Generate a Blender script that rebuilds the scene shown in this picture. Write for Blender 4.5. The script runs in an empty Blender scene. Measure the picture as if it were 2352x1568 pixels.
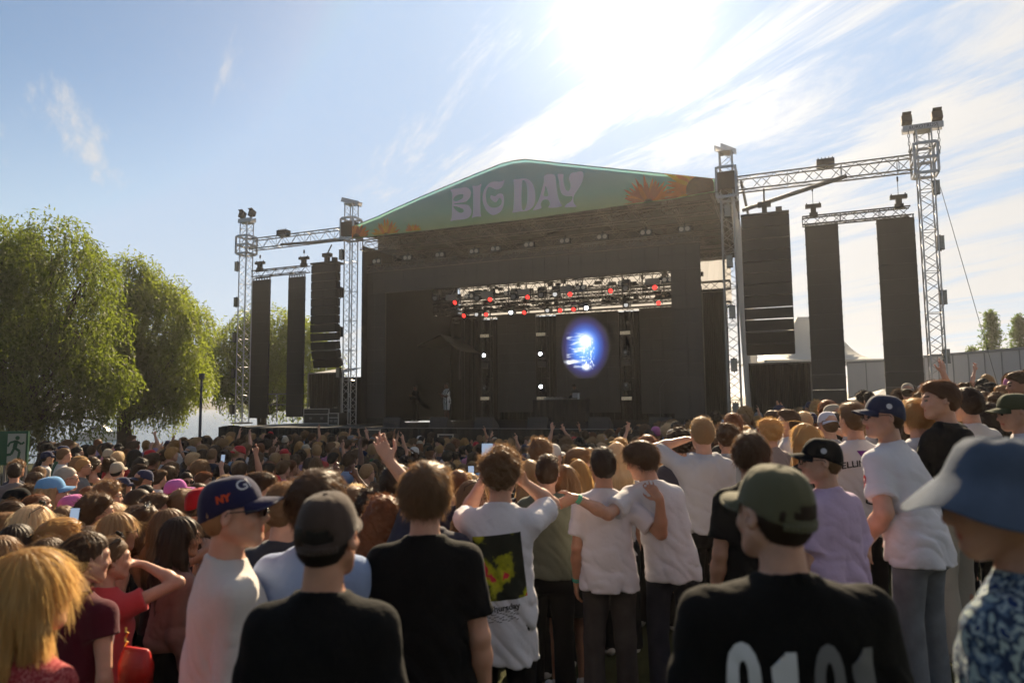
import bpy, math, random, bmesh
import numpy as np
from mathutils import Vector, Matrix
R = math.radians
rng = np.random.RandomState(7)
random.seed(7)
scene = bpy.context.scene
COL = scene.collection
# ------------------------------------------------------------------ camera
F = 1568.0            # focal length in units of a 2352 px wide frame (24 mm on full frame)
CAM_Z = 2.9
PITCH, ROLL = R(5.1), R(0.54)
cam_d = bpy.data.cameras.new('camera'); cam = bpy.data.objects.new('camera', cam_d); COL.objects.link(cam)
cam_d.sensor_width = 36; cam_d.lens = 24.0; cam_d.clip_start = 0.05; cam_d.clip_end = 4000
CAM_M = Matrix.Translation((0, 0, CAM_Z)) @ Matrix.Rotation(R(90) + PITCH, 4, 'X') @ Matrix.Rotation(-ROLL, 4, 'Z')
cam.matrix_world = CAM_M
cam_d.dof.use_dof = True; cam_d.dof.focus_distance = 10.5; cam_d.dof.aperture_fstop = 2.0
scene.camera = cam
_R3 = np.array(CAM_M.to_3x3())
def ray(x, y):
    """direction of the sight line through a point of the 2352 x 1568 frame"""
    return _R3 @ np.array([(x - 1176) / F, -(y - 784) / F, -1.0])
def at(x, y, Y):
    d = ray(x, y); t = Y / d[1]
    return np.array([d[0] * t, Y, CAM_Z + d[2] * t])
# ------------------------------------------------------------------ world and sun
SUN_DIR = ray(1452, 20); SUN_DIR = SUN_DIR / np.linalg.norm(SUN_DIR)
SUN_EL = math.asin(SUN_DIR[2]); SUN_AZ = math.atan2(SUN_DIR[0], SUN_DIR[1])
world = bpy.data.worlds.new('World'); scene.world = world; world.use_nodes = True
SKYM = (1.02, 1.02, .98)
def build_world():
    nt = world.node_tree; nd = nt.nodes; lk = nt.links; nd.clear()
    out = nd.new('ShaderNodeOutputWorld'); bg = nd.new('ShaderNodeBackground'); bg.inputs[1].default_value = 0.050
    sky = nd.new('ShaderNodeTexSky'); sky.sky_type = 'NISHITA'; sky.sun_disc = False
    sky.sun_elevation = SUN_EL; sky.sun_rotation = SUN_AZ; sky.air_density = 1.0; sky.dust_density = 0.7; sky.ozone_density = 1.6
    tc = nd.new('ShaderNodeTexCoord')
    def vm(op, a, b=None, c=None):
        n = nd.new('ShaderNodeVectorMath'); n.operation = op
        for i, v in enumerate((a, b, c)):
            if v is None: continue
            if isinstance(v, (tuple, list, float, int)): n.inputs[i].default_value = v
            else: lk.new(v, n.inputs[i])
        return n
    def m(op, a, b=None, c=None, clamp=False):
        n = nd.new('ShaderNodeMath'); n.operation = op; n.use_clamp = clamp
        for i, v in enumerate((a, b, c)):
            if v is None: continue
            if isinstance(v, (float, int)): n.inputs[i].default_value = v
            else: lk.new(v, n.inputs[i])
        return n.outputs[0]
    nrm = vm('NORMALIZE', tc.outputs['Generated']).outputs[0]
    sep = nd.new('ShaderNodeSeparateXYZ'); lk.new(nrm, sep.inputs[0])
    # direction projected on a cloud deck: clouds get perspective
    zz = m('ADD', m('MAXIMUM', sep.outputs[2], 0.0), 0.09)
    cx = m('DIVIDE', sep.outputs[0], zz); cy = m('DIVIDE', sep.outputs[1], zz)
    comb = nd.new('ShaderNodeCombineXYZ'); lk.new(cx, comb.inputs[0]); lk.new(cy, comb.inputs[1])
    al = vm('DOT_PRODUCT', comb.outputs[0], (-0.53, 0.85, 0)).outputs['Value']; ac = vm('DOT_PRODUCT', comb.outputs[0], (0.85, 0.53, 0)).outputs['Value']
    mp = nd.new('ShaderNodeCombineXYZ'); lk.new(m('MULTIPLY', al, 0.30), mp.inputs[0]); lk.new(m('MULTIPLY', ac, 1.25), mp.inputs[1])
    n1 = nd.new('ShaderNodeTexNoise'); n1.noise_dimensions = '3D'; lk.new(mp.outputs[0], n1.inputs['Vector'])
    n1.inputs['Scale'].default_value = 2.2; n1.inputs['Detail'].default_value = 11; n1.inputs['Roughness'].default_value = 0.66; n1.inputs['Distortion'].default_value = 0.6
    mp2 = nd.new('ShaderNodeMapping'); lk.new(comb.outputs[0], mp2.inputs[0])
    mp2.inputs['Location'].default_value = (3.1, 1.7, 0); mp2.inputs['Scale'].default_value = (0.3, 0.5, 1)
    n2 = nd.new('ShaderNodeTexNoise'); lk.new(mp2.outputs[0], n2.inputs['Vector']); n2.inputs['Scale'].default_value = 1.0; n2.inputs['Detail'].default_value = 4
    # more cloud to the right (azimuth), little on the left
    az = m('ARCTAN2', sep.outputs[0], sep.outputs[1])
    side = nd.new('ShaderNodeMapRange'); lk.new(az, side.inputs[0]); side.interpolation_type = 'SMOOTHSTEP'
    side.inputs[1].default_value = -0.50; side.inputs[2].default_value = 0.35; side.inputs[3].default_value = 0.0; side.inputs[4].default_value = 1.0
    low = nd.new('ShaderNodeMapRange'); lk.new(sep.outputs[2], low.inputs[0])
    low.inputs[1].default_value = 0.03; low.inputs[2].default_value = 0.26; low.inputs[3].default_value = 0.16; low.inputs[4].default_value = 0.0
    dens = m('ADD', m('MULTIPLY', n1.outputs[0], 1.9), m('MULTIPLY', n2.outputs[0], 0.55))
    dens = m('ADD', dens, m('MULTIPLY', side.outputs[0], m('ADD', low.outputs[0], 0.335)))
    dens = m('SUBTRACT', dens, 1.375)
    mask = nd.new('ShaderNodeMapRange'); lk.new(dens, mask.inputs[0]); mask.interpolation_type = 'SMOOTHSTEP'
    mask.inputs[1].default_value = 0.0; mask.inputs[2].default_value = 0.36; mask.inputs[3].default_value = 0; mask.inputs[4].default_value = 0.92
    sd = vm('DOT_PRODUCT', nrm, tuple(SUN_DIR)).outputs['Value']
    sdc = m('MAXIMUM', sd, 0.0)
    # thin cirrus scatters forward: brightest near the sun
    g1 = m('POWER', sdc, 14.0); g2 = m('POWER', sdc, 110.0); g3 = m('POWER', sdc, 700.0)
    cl = nd.new('ShaderNodeMix'); cl.data_type = 'RGBA'
    bright = m('ADD', m('ADD', m('MULTIPLY', g1, 2.4), 6.4), m('MULTIPLY', g2, 3.0))
    ccol = vm('SCALE', (1.0, 0.965, 0.92)); lk.new(bright, ccol.inputs['Scale'])
    lk.new(mask.outputs[0], cl.inputs['Factor'])
    hz = nd.new('ShaderNodeMapRange'); lk.new(sep.outputs[2], hz.inputs[0]); hz.interpolation_type = 'SMOOTHSTEP'
    hz.inputs[1].default_value = 0.0; hz.inputs[2].default_value = 0.42; hz.inputs[3].default_value = 0.85; hz.inputs[4].default_value = 0.0
    hm = nd.new('ShaderNodeMix'); hm.data_type = 'RGBA'; lk.new(hz.outputs[0], hm.inputs['Factor']); lk.new(vm('MINIMUM', vm('MULTIPLY', sky.outputs[0], SKYM).outputs[0], (3.9, 5.1, 6.9)).outputs[0], hm.inputs[6]); hm.inputs[7].default_value = (5.6, 6.3, 6.9, 1)
    skm = hm.outputs[2]
    lk.new(skm, cl.inputs[6]); lk.new(ccol.outputs[0], cl.inputs[7])
    glow = m('ADD', m('ADD', m('ADD', m('MULTIPLY', g1, 0.15), m('MULTIPLY', m('POWER', sdc, 45.0), 1.0)), m('MULTIPLY', g2, 2.8)), m('MULTIPLY', g3, 16.0))
    gc = vm('SCALE', (1.0, 0.95, 0.86)); lk.new(glow, gc.inputs['Scale'])
    add = vm('ADD', cl.outputs[2], gc.outputs[0])
    # added dimming of the sky away from the sun, to weaken fill light
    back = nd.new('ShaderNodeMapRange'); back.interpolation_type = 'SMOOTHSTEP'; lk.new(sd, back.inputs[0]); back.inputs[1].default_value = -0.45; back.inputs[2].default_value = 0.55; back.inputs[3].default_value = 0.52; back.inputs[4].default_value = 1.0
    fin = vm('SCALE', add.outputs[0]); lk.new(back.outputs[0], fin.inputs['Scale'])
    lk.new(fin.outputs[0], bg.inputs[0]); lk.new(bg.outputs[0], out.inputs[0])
build_world()
world.cycles.sampling_method = 'MANUAL'; world.cycles.sample_map_resolution = 512
sun_d = bpy.data.lights.new('sun', 'SUN'); sun = bpy.data.objects.new('sun', sun_d); COL.objects.link(sun)
sun_d.energy = 5.0; sun_d.angle = R(0.5); sun_d.color = (1.0, 0.80, 0.54)
sun.rotation_euler = Vector(SUN_DIR).to_track_quat('Z', 'Y').to_euler()
scene.view_settings.view_transform = 'Standard'; scene.view_settings.look = 'None'
scene.view_settings.exposure = 1.30; scene.view_settings.gamma = 1
scene.cycles.use_denoising = True; scene.cycles.max_bounces = 6; scene.cycles.transparent_max_bounces = 12
scene.cycles.use_adaptive_sampling = True; scene.cycles.adaptive_threshold = 0.02; scene.cycles.caustics_reflective = False; scene.cycles.caustics_refractive = False
# ------------------------------------------------------------------ ground heights
def gz(X, Y):
    X = np.asarray(X, float); Y = np.asarray(Y, float)
    base = np.interp(Y, [-10, 2, 4, 6, 8, 14, 23, 60], [1.2, .87, .68, .44, .27, .13, .02, 0.0])
    fade = np.clip((26 - Y) / 14, 0.0, 1)
    right = 0.15 * np.clip(X + 1, 0, 15) * fade * np.clip((Y - .5) / 3.5, .3, 1)
    left = np.where(X < 0, -0.24 * (1 - np.exp(X / 1.2)) * np.clip((11 - Y) / 6, 0, 1), 0)
    lake = 0.20 * np.clip(-X / 6, 0, 1) * np.clip((Y - 8) / 5, 0, 1)
    return base + right + left + lake
# ------------------------------------------------------------------ objects
def tag(o, label=None, cat=None, group=None, kind=None):
    if label: o['label'] = label
    if cat: o['category'] = cat
    if group: o['group'] = group
    if kind: o['kind'] = kind
    return o
def empty(name, loc, rz=0.0, label=None, cat=None, group=None, sc=1.0):
    o = bpy.data.objects.new(name, None); COL.objects.link(o)
    o.location = loc; o.rotation_euler = (0, 0, rz); o.scale = (sc, sc, sc); o.empty_display_size = 0.2
    return tag(o, label, cat, group)
def obj(name, V, Fc, mat, parent=None, smooth=False, fmat=None, link=True):
    """one mesh object from arrays / lists of vertices and faces; mat may be a list, fmat the per-face slot"""
    me = bpy.data.meshes.new(name)
    V = np.asarray(V, dtype=np.float32).reshape(-1, 3)
    if isinstance(Fc, np.ndarray) and Fc.ndim == 2:
        n, k = Fc.shape
        me.vertices.add(len(V)); me.vertices.foreach_set('co', V.ravel())
        me.loops.add(n * k); me.loops.foreach_set('vertex_index', Fc.astype(np.int32).ravel())
        me.polygons.add(n); me.polygons.foreach_set('loop_start', np.arange(0, n * k, k, dtype=np.int32))
        me.update(calc_edges=True)
    else:
        me.from_pydata(V.tolist(), [], [list(map(int, f)) for f in Fc])
    mats = mat if isinstance(mat, (list, tuple)) else [mat]
    for m_ in mats: me.materials.append(m_)
    if fmat is not None: me.polygons.foreach_set('material_index', np.asarray(fmat, dtype=np.int32))
    if smooth is not False:
        if smooth is True: me.shade_smooth()
        else: me.polygons.foreach_set('use_smooth', np.asarray(smooth, dtype=bool))
    me.validate(); me.update()
    if not link: return me
    o = bpy.data.objects.new(name, me); COL.objects.link(o)
    if parent is not None: o.parent = parent
    return o
class MB:
    """collects simple solids into one mesh"""
    def __init__(s): s.v = []; s.f = []; s.m = []; s.n = 0; s.cur = 0
    def add(s, V, Fc):
        V = np.asarray(V, float).reshape(-1, 3)
        s.v.append(V); s.f += [[int(i) + s.n for i in f] for f in Fc]; s.m += [s.cur] * len(Fc); s.n += len(V)
    def box(s, c, d, M=None):
        x, y, z = d[0] / 2, d[1] / 2, d[2] / 2
        V = np.array([[i * x, j * y, k * z] for k in (-1, 1) for j in (-1, 1) for i in (-1, 1)])
        if M is not None: V = V @ np.array(M).T
        s.add(V + np.asarray(c), [[0, 2, 3, 1], [4, 5, 7, 6], [0, 1, 5, 4], [2, 6, 7, 3], [0, 4, 6, 2], [1, 3, 7, 5]])
    def tube(s, a, b, r, r2=None, n=6, cap=True):
        a = np.asarray(a, float); b = np.asarray(b, float); d = b - a; L = np.linalg.norm(d)
        if L < 1e-9: return
        d /= L; u = np.cross(d, [0, 0, 1.0]) if abs(d[2]) < .95 else np.cross(d, [1.0, 0, 0]); u /= np.linalg.norm(u); w = np.cross(d, u)
        r2 = r if r2 is None else r2; an = np.arange(n) * 2 * math.pi / n
        ring = np.cos(an)[:, None] * u + np.sin(an)[:, None] * w
        V = np.vstack([a + ring * r, b + ring * r2])
        Fc = [[i, (i + 1) % n, n + (i + 1) % n, n + i] for i in range(n)]
        if cap: Fc += [list(range(n))[::-1], list(range(n, 2 * n))]
        s.add(V, Fc)
    def path(s, pts, r, n=6):
        rs = r if isinstance(r, (list, tuple)) else [r] * len(pts)
        for i in range(len(pts) - 1): s.tube(pts[i], pts[i + 1], rs[i], rs[i + 1], n)
    def build(s, name, mat, parent=None, smooth=False):
        V = np.vstack(s.v) if s.v else np.zeros((0, 3))
        return obj(name, V, s.f, mat, parent, smooth, s.m if isinstance(mat, (list, tuple)) else None)
# ------------------------------------------------------------------ materials
MATS = {}
def mat(name, col, rough=0.6, metal=0.0, spec=0.5, emit=None, es=0.0, noise=0.0, nscale=8.0, bump=0.0, bscale=60.0, trans=0.0, sss=0.0, sheen=0.0, island=0.0, tint=None):
    if name in MATS: return MATS[name]
    m_ = bpy.data.materials.new(name); m_.use_nodes = True; nt = m_.node_tree; nd = nt.nodes; lk = nt.links
    p = nd['Principled BSDF']; out = nd['Material Output']
    c = (col[0], col[1], col[2], 1)
    p.inputs['Base Color'].default_value = c; p.inputs['Roughness'].default_value = rough; p.inputs['Metallic'].default_value = metal
    p.inputs['Specular IOR Level'].default_value = spec
    src = None
    tc = nd.new('ShaderNodeTexCoord')
    if noise > 0 or island > 0:
        hsv = nd.new('ShaderNodeHueSaturation'); hsv.inputs['Color'].default_value = c
        if noise > 0:
            n = nd.new('ShaderNodeTexNoise'); n.inputs['Scale'].default_value = nscale; n.inputs['Detail'].default_value = 5; lk.new(tc.outputs['Object'], n.inputs['Vector'])
            f = n.outputs[0]
        else:
            g = nd.new('ShaderNodeNewGeometry'); f = g.outputs['Random Per Island']
        mr = nd.new('ShaderNodeMapRange'); lk.new(f, mr.inputs[0]); a = noise or island
        mr.inputs[1].default_value = 0.25 if noise > 0 else 0.0; mr.inputs[2].default_value = 0.75 if noise > 0 else 1.0
        mr.inputs[3].default_value = 1 - a; mr.inputs[4].default_value = 1 + a
        lk.new(mr.outputs[0], hsv.inputs['Value']); src = hsv.outputs[0]; lk.new(src, p.inputs['Base Color'])
    nrm = None
    if bump > 0:
        n = nd.new('ShaderNodeTexNoise'); n.inputs['Scale'].default_value = bscale; n.inputs['Detail'].default_value = 4; lk.new(tc.outputs['Object'], n.inputs['Vector'])
        b = nd.new('ShaderNodeBump'); b.inputs['Strength'].default_value = bump; b.inputs['Distance'].default_value = 0.01
        lk.new(n.outputs[0], b.inputs['Height']); lk.new(b.outputs[0], p.inputs['Normal']); nrm = b.outputs[0]
    if emit: p.inputs['Emission Color'].default_value = (*emit, 1); p.inputs['Emission Strength'].default_value = es
    if sheen > 0: p.inputs['Sheen Weight'].default_value = sheen; p.inputs['Sheen Roughness'].default_value = 0.4
    if sss > 0:
        p.inputs['Subsurface Weight'].default_value = sss; p.inputs['Subsurface Radius'].default_value = (1.0, 0.22, 0.08); p.inputs['Subsurface Scale'].default_value = 0.02
    if trans > 0:
        t = nd.new('ShaderNodeBsdfTranslucent'); mx = nd.new('ShaderNodeMixShader'); mx.inputs[0].default_value = trans
        t.inputs[0].default_value = (*(tint or col), 1)
        if src is not None and tint is None: lk.new(src, t.inputs[0])
        if nrm is not None: lk.new(nrm, t.inputs['Normal'])
        lk.new(p.outputs[0], mx.inputs[1]); lk.new(t.outputs[0], mx.inputs[2]); lk.new(mx.outputs[0], out.inputs[0])
    MATS[name] = m_
    return m_
# ------------------------------------------------------------------ signed distance modelling (bodies, clothes, hair)
def smin(a, b, k):
    h = np.maximum(k - np.abs(a - b), 0.0) / k
    return np.minimum(a, b) - h * h * k * 0.25
class Fld:
    def __init__(s): s.ops = []; s.post = None; s.fr = None
    def rc(s, a, b, ra, rb=None, k=0.02, sub=False, cut=None):
        a = np.array(a, float); b = np.array(b, float); rb = ra if rb is None else rb
        if s.fr is not None: a = s.fr[0] @ a + s.fr[1]; b = s.fr[0] @ b + s.fr[1]
        lo = np.minimum(a - ra, b - rb); hi = np.maximum(a + ra, b + rb); ba = b - a; L = max(ba @ ba, 1e-9)
        def fn(P):
            pa = P - a; h = np.clip(pa @ ba / L, 0, 1)
            d = np.sqrt(((pa - h[:, None] * ba) ** 2).sum(1)) - (ra + (rb - ra) * h)
            if cut is not None: d = np.maximum(d, (P - cut[0]) @ cut[1])
            return d
        s.ops.append((fn, lo, hi, k, sub)); return s
    def el(s, c, r, k=0.02, sub=False, rot=None):
        c = np.array(c, float); r = np.array(r, float); M = np.eye(3) if rot is None else np.array(rot)
        if s.fr is not None: c = s.fr[0] @ c + s.fr[1]; M = s.fr[0] @ M
        e = np.sqrt(((M * r) ** 2).sum(1))
        def fn(P):
            q = (P - c) @ M
            k0 = np.sqrt(((q / r) ** 2).sum(1)); k1 = np.sqrt(((q / r ** 2) ** 2).sum(1)) + 1e-6
            return k0 * (k0 - 1) / k1
        s.ops.append((fn, c - e, c + e, k, sub)); return s
    def loft(s, st, k=0.03, p=2.3, sub=False):
        st = sorted(st); z = np.array([t[0] for t in st]); A = np.array([t[1:5] for t in st])   # z, rx, ry, cx, cy
        # smooth the profile
        zf = np.linspace(z[0], z[-1], 40); B = np.stack([np.interp(zf, z, A[:, i]) for i in range(4)], 1)
        for _ in range(3): B[1:-1] = (B[:-2] + 2 * B[1:-1] + B[2:]) / 4
        def fn(P):
            rx, ry, cx, cy = [np.interp(P[:, 2], zf, B[:, i]) for i in range(4)]
            q = ((np.abs(P[:, 0] - cx) / rx) ** p + (np.abs(P[:, 1] - cy) / ry) ** p) ** (1 / p)
            d = (q - 1) * np.minimum(rx, ry)
            return np.maximum(d, np.maximum(P[:, 2] - zf[-1], zf[0] - P[:, 2]))
        m = A[:, 0].max(); my = A[:, 1].max()
        s.ops.append((fn, np.array([A[:, 2].min() - m, A[:, 3].min() - my, zf[0]]), np.array([A[:, 2].max() + m, A[:, 3].max() + my, zf[-1]]), k, sub)); return s
    def __call__(s, P, pad):
        d = np.full(len(P), 0.25)
        for fn, lo, hi, k, sub in s.ops:
            i = np.nonzero(((P > lo - (pad + k)) & (P < hi + (pad + k))).all(1))[0]
            if len(i) == 0: continue
            v = fn(P[i])
            d[i] = -smin(-d[i], v, k) if sub else smin(d[i], v, k)
        if s.post is not None: d = s.post(P, d)
        return d
    def bounds(s):
        return np.min([o[1] for o in s.ops if not o[4]], 0) - 0.03, np.max([o[2] for o in s.ops if not o[4]], 0) + 0.03
def polygonize(f, h):
    """sparse surface nets"""
    lo, hi = f.bounds(); B = 8; bs = B * h
    n = np.ceil((hi - lo) / bs).astype(int) + 1
    bi = np.stack(np.meshgrid(*[np.arange(k) for k in n], indexing='ij'), -1).reshape(-1, 3)
    rad = bs * 0.87
    dc = f(lo + (bi + 0.5) * bs, rad * 1.7)
    bi = bi[np.abs(dc) < rad * 1.6 + 0.006]
    o9 = np.stack(np.meshgrid(*[np.arange(B + 1)] * 3, indexing='ij'), -1).reshape(-1, 3)
    g = (bi[:, None, :] * B + o9[None]).reshape(-1, 3)
    d = f(lo + g * h, h * 3).reshape(-1, B + 1, B + 1, B + 1)
    ins = d < 0
    cs = [(i, j, k) for i in (0, 1) for j in (0, 1) for k in (0, 1)]
    cnt = sum(ins[:, i:i + B, j:j + B, k:k + B].astype(np.int8) for i, j, k in cs)
    b, x, y, z = np.nonzero((cnt > 0) & (cnt < 8))
    cell = bi[b] * B + np.stack([x, y, z], 1)
    val = np.stack([d[b, x + i, y + j, z + k] for i, j, k in cs], 1)
    C = np.array(cs, float); acc = np.zeros((len(b), 3)); num = np.zeros(len(b))
    for p in range(8):
        for q in range(p + 1, 8):
            if abs(C[p] - C[q]).sum() != 1: continue
            cr = (val[:, p] < 0) != (val[:, q] < 0)
            t = np.where(cr, val[:, p] / np.where(cr, val[:, p] - val[:, q], 1), 0)
            acc += np.where(cr[:, None], C[p] + t[:, None] * (C[q] - C[p]), 0); num += cr
    V = lo + (cell + acc / num[:, None]) * h
    N = (n * B + 4).astype(np.int64)
    key = ((cell[:, 0] + 1) * N[1] + cell[:, 1] + 1) * N[2] + cell[:, 2] + 1
    order = np.argsort(key); ks = key[order]
    step = {0: N[1] * N[2], 1: N[2], 2: 1}
    quads = []
    for ax in range(3):
        c1 = [1 << (2 - ax)][0]
        cr = (val[:, 0] < 0) != (val[:, c1] < 0); i0 = np.nonzero(cr)[0]
        u, w = (ax + 1) % 3, (ax + 2) % 3
        ids = [i0]
        ok = np.ones(len(i0), bool)
        for off in (step[u], step[u] + step[w], step[w]):
            kk = key[i0] - off; pos = np.searchsorted(ks, kk); pos = np.minimum(pos, len(ks) - 1)
            ok &= ks[pos] == kk; ids.append(order[pos])
        q = np.stack(ids, 1)[ok]; flip = (val[i0, 0] < 0)[ok]
        q[flip] = q[flip][:, ::1]; q[~flip] = q[~flip][:, ::-1]
        quads.append(q)
    return V, np.vstack(quads)
def nz(v): v = np.array(v, float); return v / (np.linalg.norm(v) + 1e-12)
def rot_xyz(ax, ay, az): return np.array(Matrix.Rotation(az, 3, 'Z') @ Matrix.Rotation(ay, 3, 'Y') @ Matrix.Rotation(ax, 3, 'X'))
def ripple(P, f, seed):
    a = seed * 1.7
    q = P * f; q = q + 0.9 * np.sin(q[:, [1, 2, 0]] * 0.6 + a) + 0.5 * np.sin(q[:, [2, 0, 1]] * 1.3 + 2 * a)
    return np.sin(q[:, 0] * 0.8 + q[:, 2] * 0.55 + a) * 0.5 + np.sin(q[:, 1] * 0.9 - q[:, 2] * 0.8 + 1.3 * a) * 0.3 + np.sin(q[:, 2] * 1.6 + q[:, 0] * 0.4 + 2.1 * a) * 0.2
HEAD0 = np.array([0, 0.02, 1.635]); NECK = np.array([0, -0.012, 1.49])
def head_prims(f, female=False, ears=True):
    w = 0.94 if female else 1.0
    f.el((0, -0.012, 0.028), (0.076 * w, 0.097, 0.088), 0.02)
    f.el((0, 0.022, -0.022), (0.064 * w, 0.070, 0.082), 0.03)
    f.el((0, 0.040, -0.058), (0.049 * w, 0.050, 0.052), 0.025)
    f.rc((-0.016, 0.072, -0.098), (0.016, 0.072, -0.098), 0.017 if not female else 0.013, None, 0.025)
    for sx in (-1, 1):
        f.rc((sx * 0.056 * w, -0.004, -0.050), (sx * 0.022, 0.060, -0.098), 0.020, 0.018, 0.03)      # jaw line
        f.rc((sx * 0.010, 0.088, 0.022), (sx * 0.044, 0.074, 0.020), 0.011, 0.010, 0.018)            # brow
        f.el((sx * 0.032, 0.096, 0.001), (0.016, 0.013, 0.011), 0.012, True)                         # socket
        f.el((sx * 0.031, 0.079, -0.001), (0.0135, 0.0125, 0.0115), 0.004)                           # eyeball lid
        f.el((sx * 0.040, 0.066, -0.030), (0.022, 0.020, 0.018), 0.02)                               # cheek
        f.el((sx * 0.011, 0.098, -0.036), (0.009, 0.010, 0.008), 0.006)                              # nostril wing
        if ears:
            M = rot_xyz(R(-8), R(sx * -14), R(sx * -20))
            f.el((sx * 0.084 * w, -0.012, -0.004), (0.008, 0.020, 0.033), 0.006, rot=M)
            f.el((sx * 0.094 * w, -0.005, 0.000), (0.007, 0.010, 0.017), 0.005, True, rot=M)
    f.rc((0, 0.088, 0.010), (0, 0.108, -0.030), 0.009, 0.0115, 0.014)                                  # nose
    f.rc((-0.017, 0.087, -0.060), (0.017, 0.087, -0.060), 0.0075, None, 0.008)                         # lips
    f.rc((-0.013, 0.086, -0.070), (0.013, 0.086, -0.070), 0.0080, None, 0.006)
    f.rc((-0.024, 0.096, -0.0645), (0.024, 0.096, -0.0645), 0.0022, None, 0.003, True)
    return f
def hand_prims(f, w, d, n, side, curl=0.35, spread=1.0):
    """five fingers on a palm: w wrist point, d finger direction, n palm normal, side +1 right hand"""
    d = nz(d); n = nz(np.array(n) - d * np.dot(n, d)); x = np.cross(d, n) * side        # x points to the thumb side
    kn = []
    for i, (ox, L) in enumerate(((0.028, 0.070), (0.009, 0.079), (-0.010, 0.073), (-0.028, 0.057))):
        kp = w + d * (0.088 - 0.006 * abs(i - 1)) + x * ox
        f.rc(w + x * ox * 0.5 + d * 0.01, kp, 0.0150, 0.0120, 0.012)
        dd = nz(d + x * (1.5 - i) * 0.07 * spread + n * curl * (0.6 + 0.1 * i)); m1 = kp + dd * L * 0.5
        f.rc(kp, m1, 0.0098, 0.0086, 0.004)
        d2 = nz(dd + n * curl * 1.5); m2 = m1 + d2 * L * 0.30; f.rc(m1, m2, 0.0086, 0.0078, 0.003)
        d3 = nz(d2 + n * curl * 0.9); f.rc(m2, m2 + d3 * L * 0.22, 0.0078, 0.0066, 0.003)
    tb = w + d * 0.020 + x * 0.022; t1 = tb + nz(d * 0.6 + x * 0.75 * spread ** .5 + n * 0.35) * 0.045
    f.rc(tb, t1, 0.0165, 0.0115, 0.014)
    t2 = t1 + nz(d + x * 0.35 * spread + n * (0.25 + curl * .4)) * 0.032; f.rc(t1, t2, 0.0112, 0.0095, 0.004)
    f.rc(t2, t2 + nz(d + n * 0.35) * 0.022, 0.0095, 0.0075, 0.003)
SH = np.array([0.154, -0.008, 1.380]); UA, FA = 0.29, 0.255
# wrist target relative to the shoulder (right arm), elbow hint, finger direction, palm normal, curl
ARMS = {
    'down': ((0.045, 0.055, -0.530), (0.25, -1, 0), (0.02, 0.12, -1), (-1, 0.2, 0), 0.45),
    'down2': ((0.075, 0.02, -0.53), (0.3, -1, 0), (0.05, 0.12, -1), (-0.9, -0.5, 0), 0.5),
    'pocket': ((0.025, 0.07, -0.455), (0.6, -1, 0), (-0.15, 0.2, -1), (-1, 0, 0), 0.3),
    'brow': ((-0.055, 0.20, 0.205), (1, 0.15, 0.0), (-0.95, -0.1, 0.12), (0.1, -0.2, -1), 0.12),
    'up': ((0.03, 0.10, 0.50), (1, 0.4, 0), (0.05, 0.12, 1), (-0.2, 1, 0), 0.25),
    'uphigh': ((-0.06, 0.18, 0.47), (1, 0.2, 0), (-0.25, 0.15, 1), (-0.2, 1, 0), 0.1),
    'phone': ((-0.06, 0.34, 0.24), (0.5, 0, -1), (-0.05, 0.25, 1), (-0.3, 1, -0.1), 0.7),
    'front': ((-0.14, 0.30, -0.16), (0.6, -0.1, -1), (-0.8, 0.5, 0.2), (0, -0.3, 1), 0.5),
    'ear': ((-0.025, 0.03, 0.24), (1, 0.1, -0.1), (-0.75, 0.05, 0.6), (-0.3, -0.9, -0.3), 0.6),
    'hips': ((0.03, 0.03, -0.36), (1, -0.5, 0), (-0.6, 0.6, -0.6), (-1, 0, 0), 0.4),
}
def solve_arm(side, pose, wid=1.0, shl=(0, 0, 0)):
    S = SH * np.array([side * wid, 1, 1]) + np.array(shl)
    t, hint, fd, pn, curl = ARMS[pose] if isinstance(pose, str) else pose
    m = np.array([side, 1, 1]); T = S + np.array(t) * m; hint = np.array(hint) * m
    v = T - S; L = min(np.linalg.norm(v), (UA + FA) * 0.999); v = nz(v); T = S + v * L
    a = (UA ** 2 - FA ** 2 + L * L) / (2 * L); hh = math.sqrt(max(UA ** 2 - a * a, 0))
    pr = nz(hint - v * np.dot(hint, v))
    return S, S + v * a + pr * hh, T, np.array(fd) * m, np.array(pn) * m, curl
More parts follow.
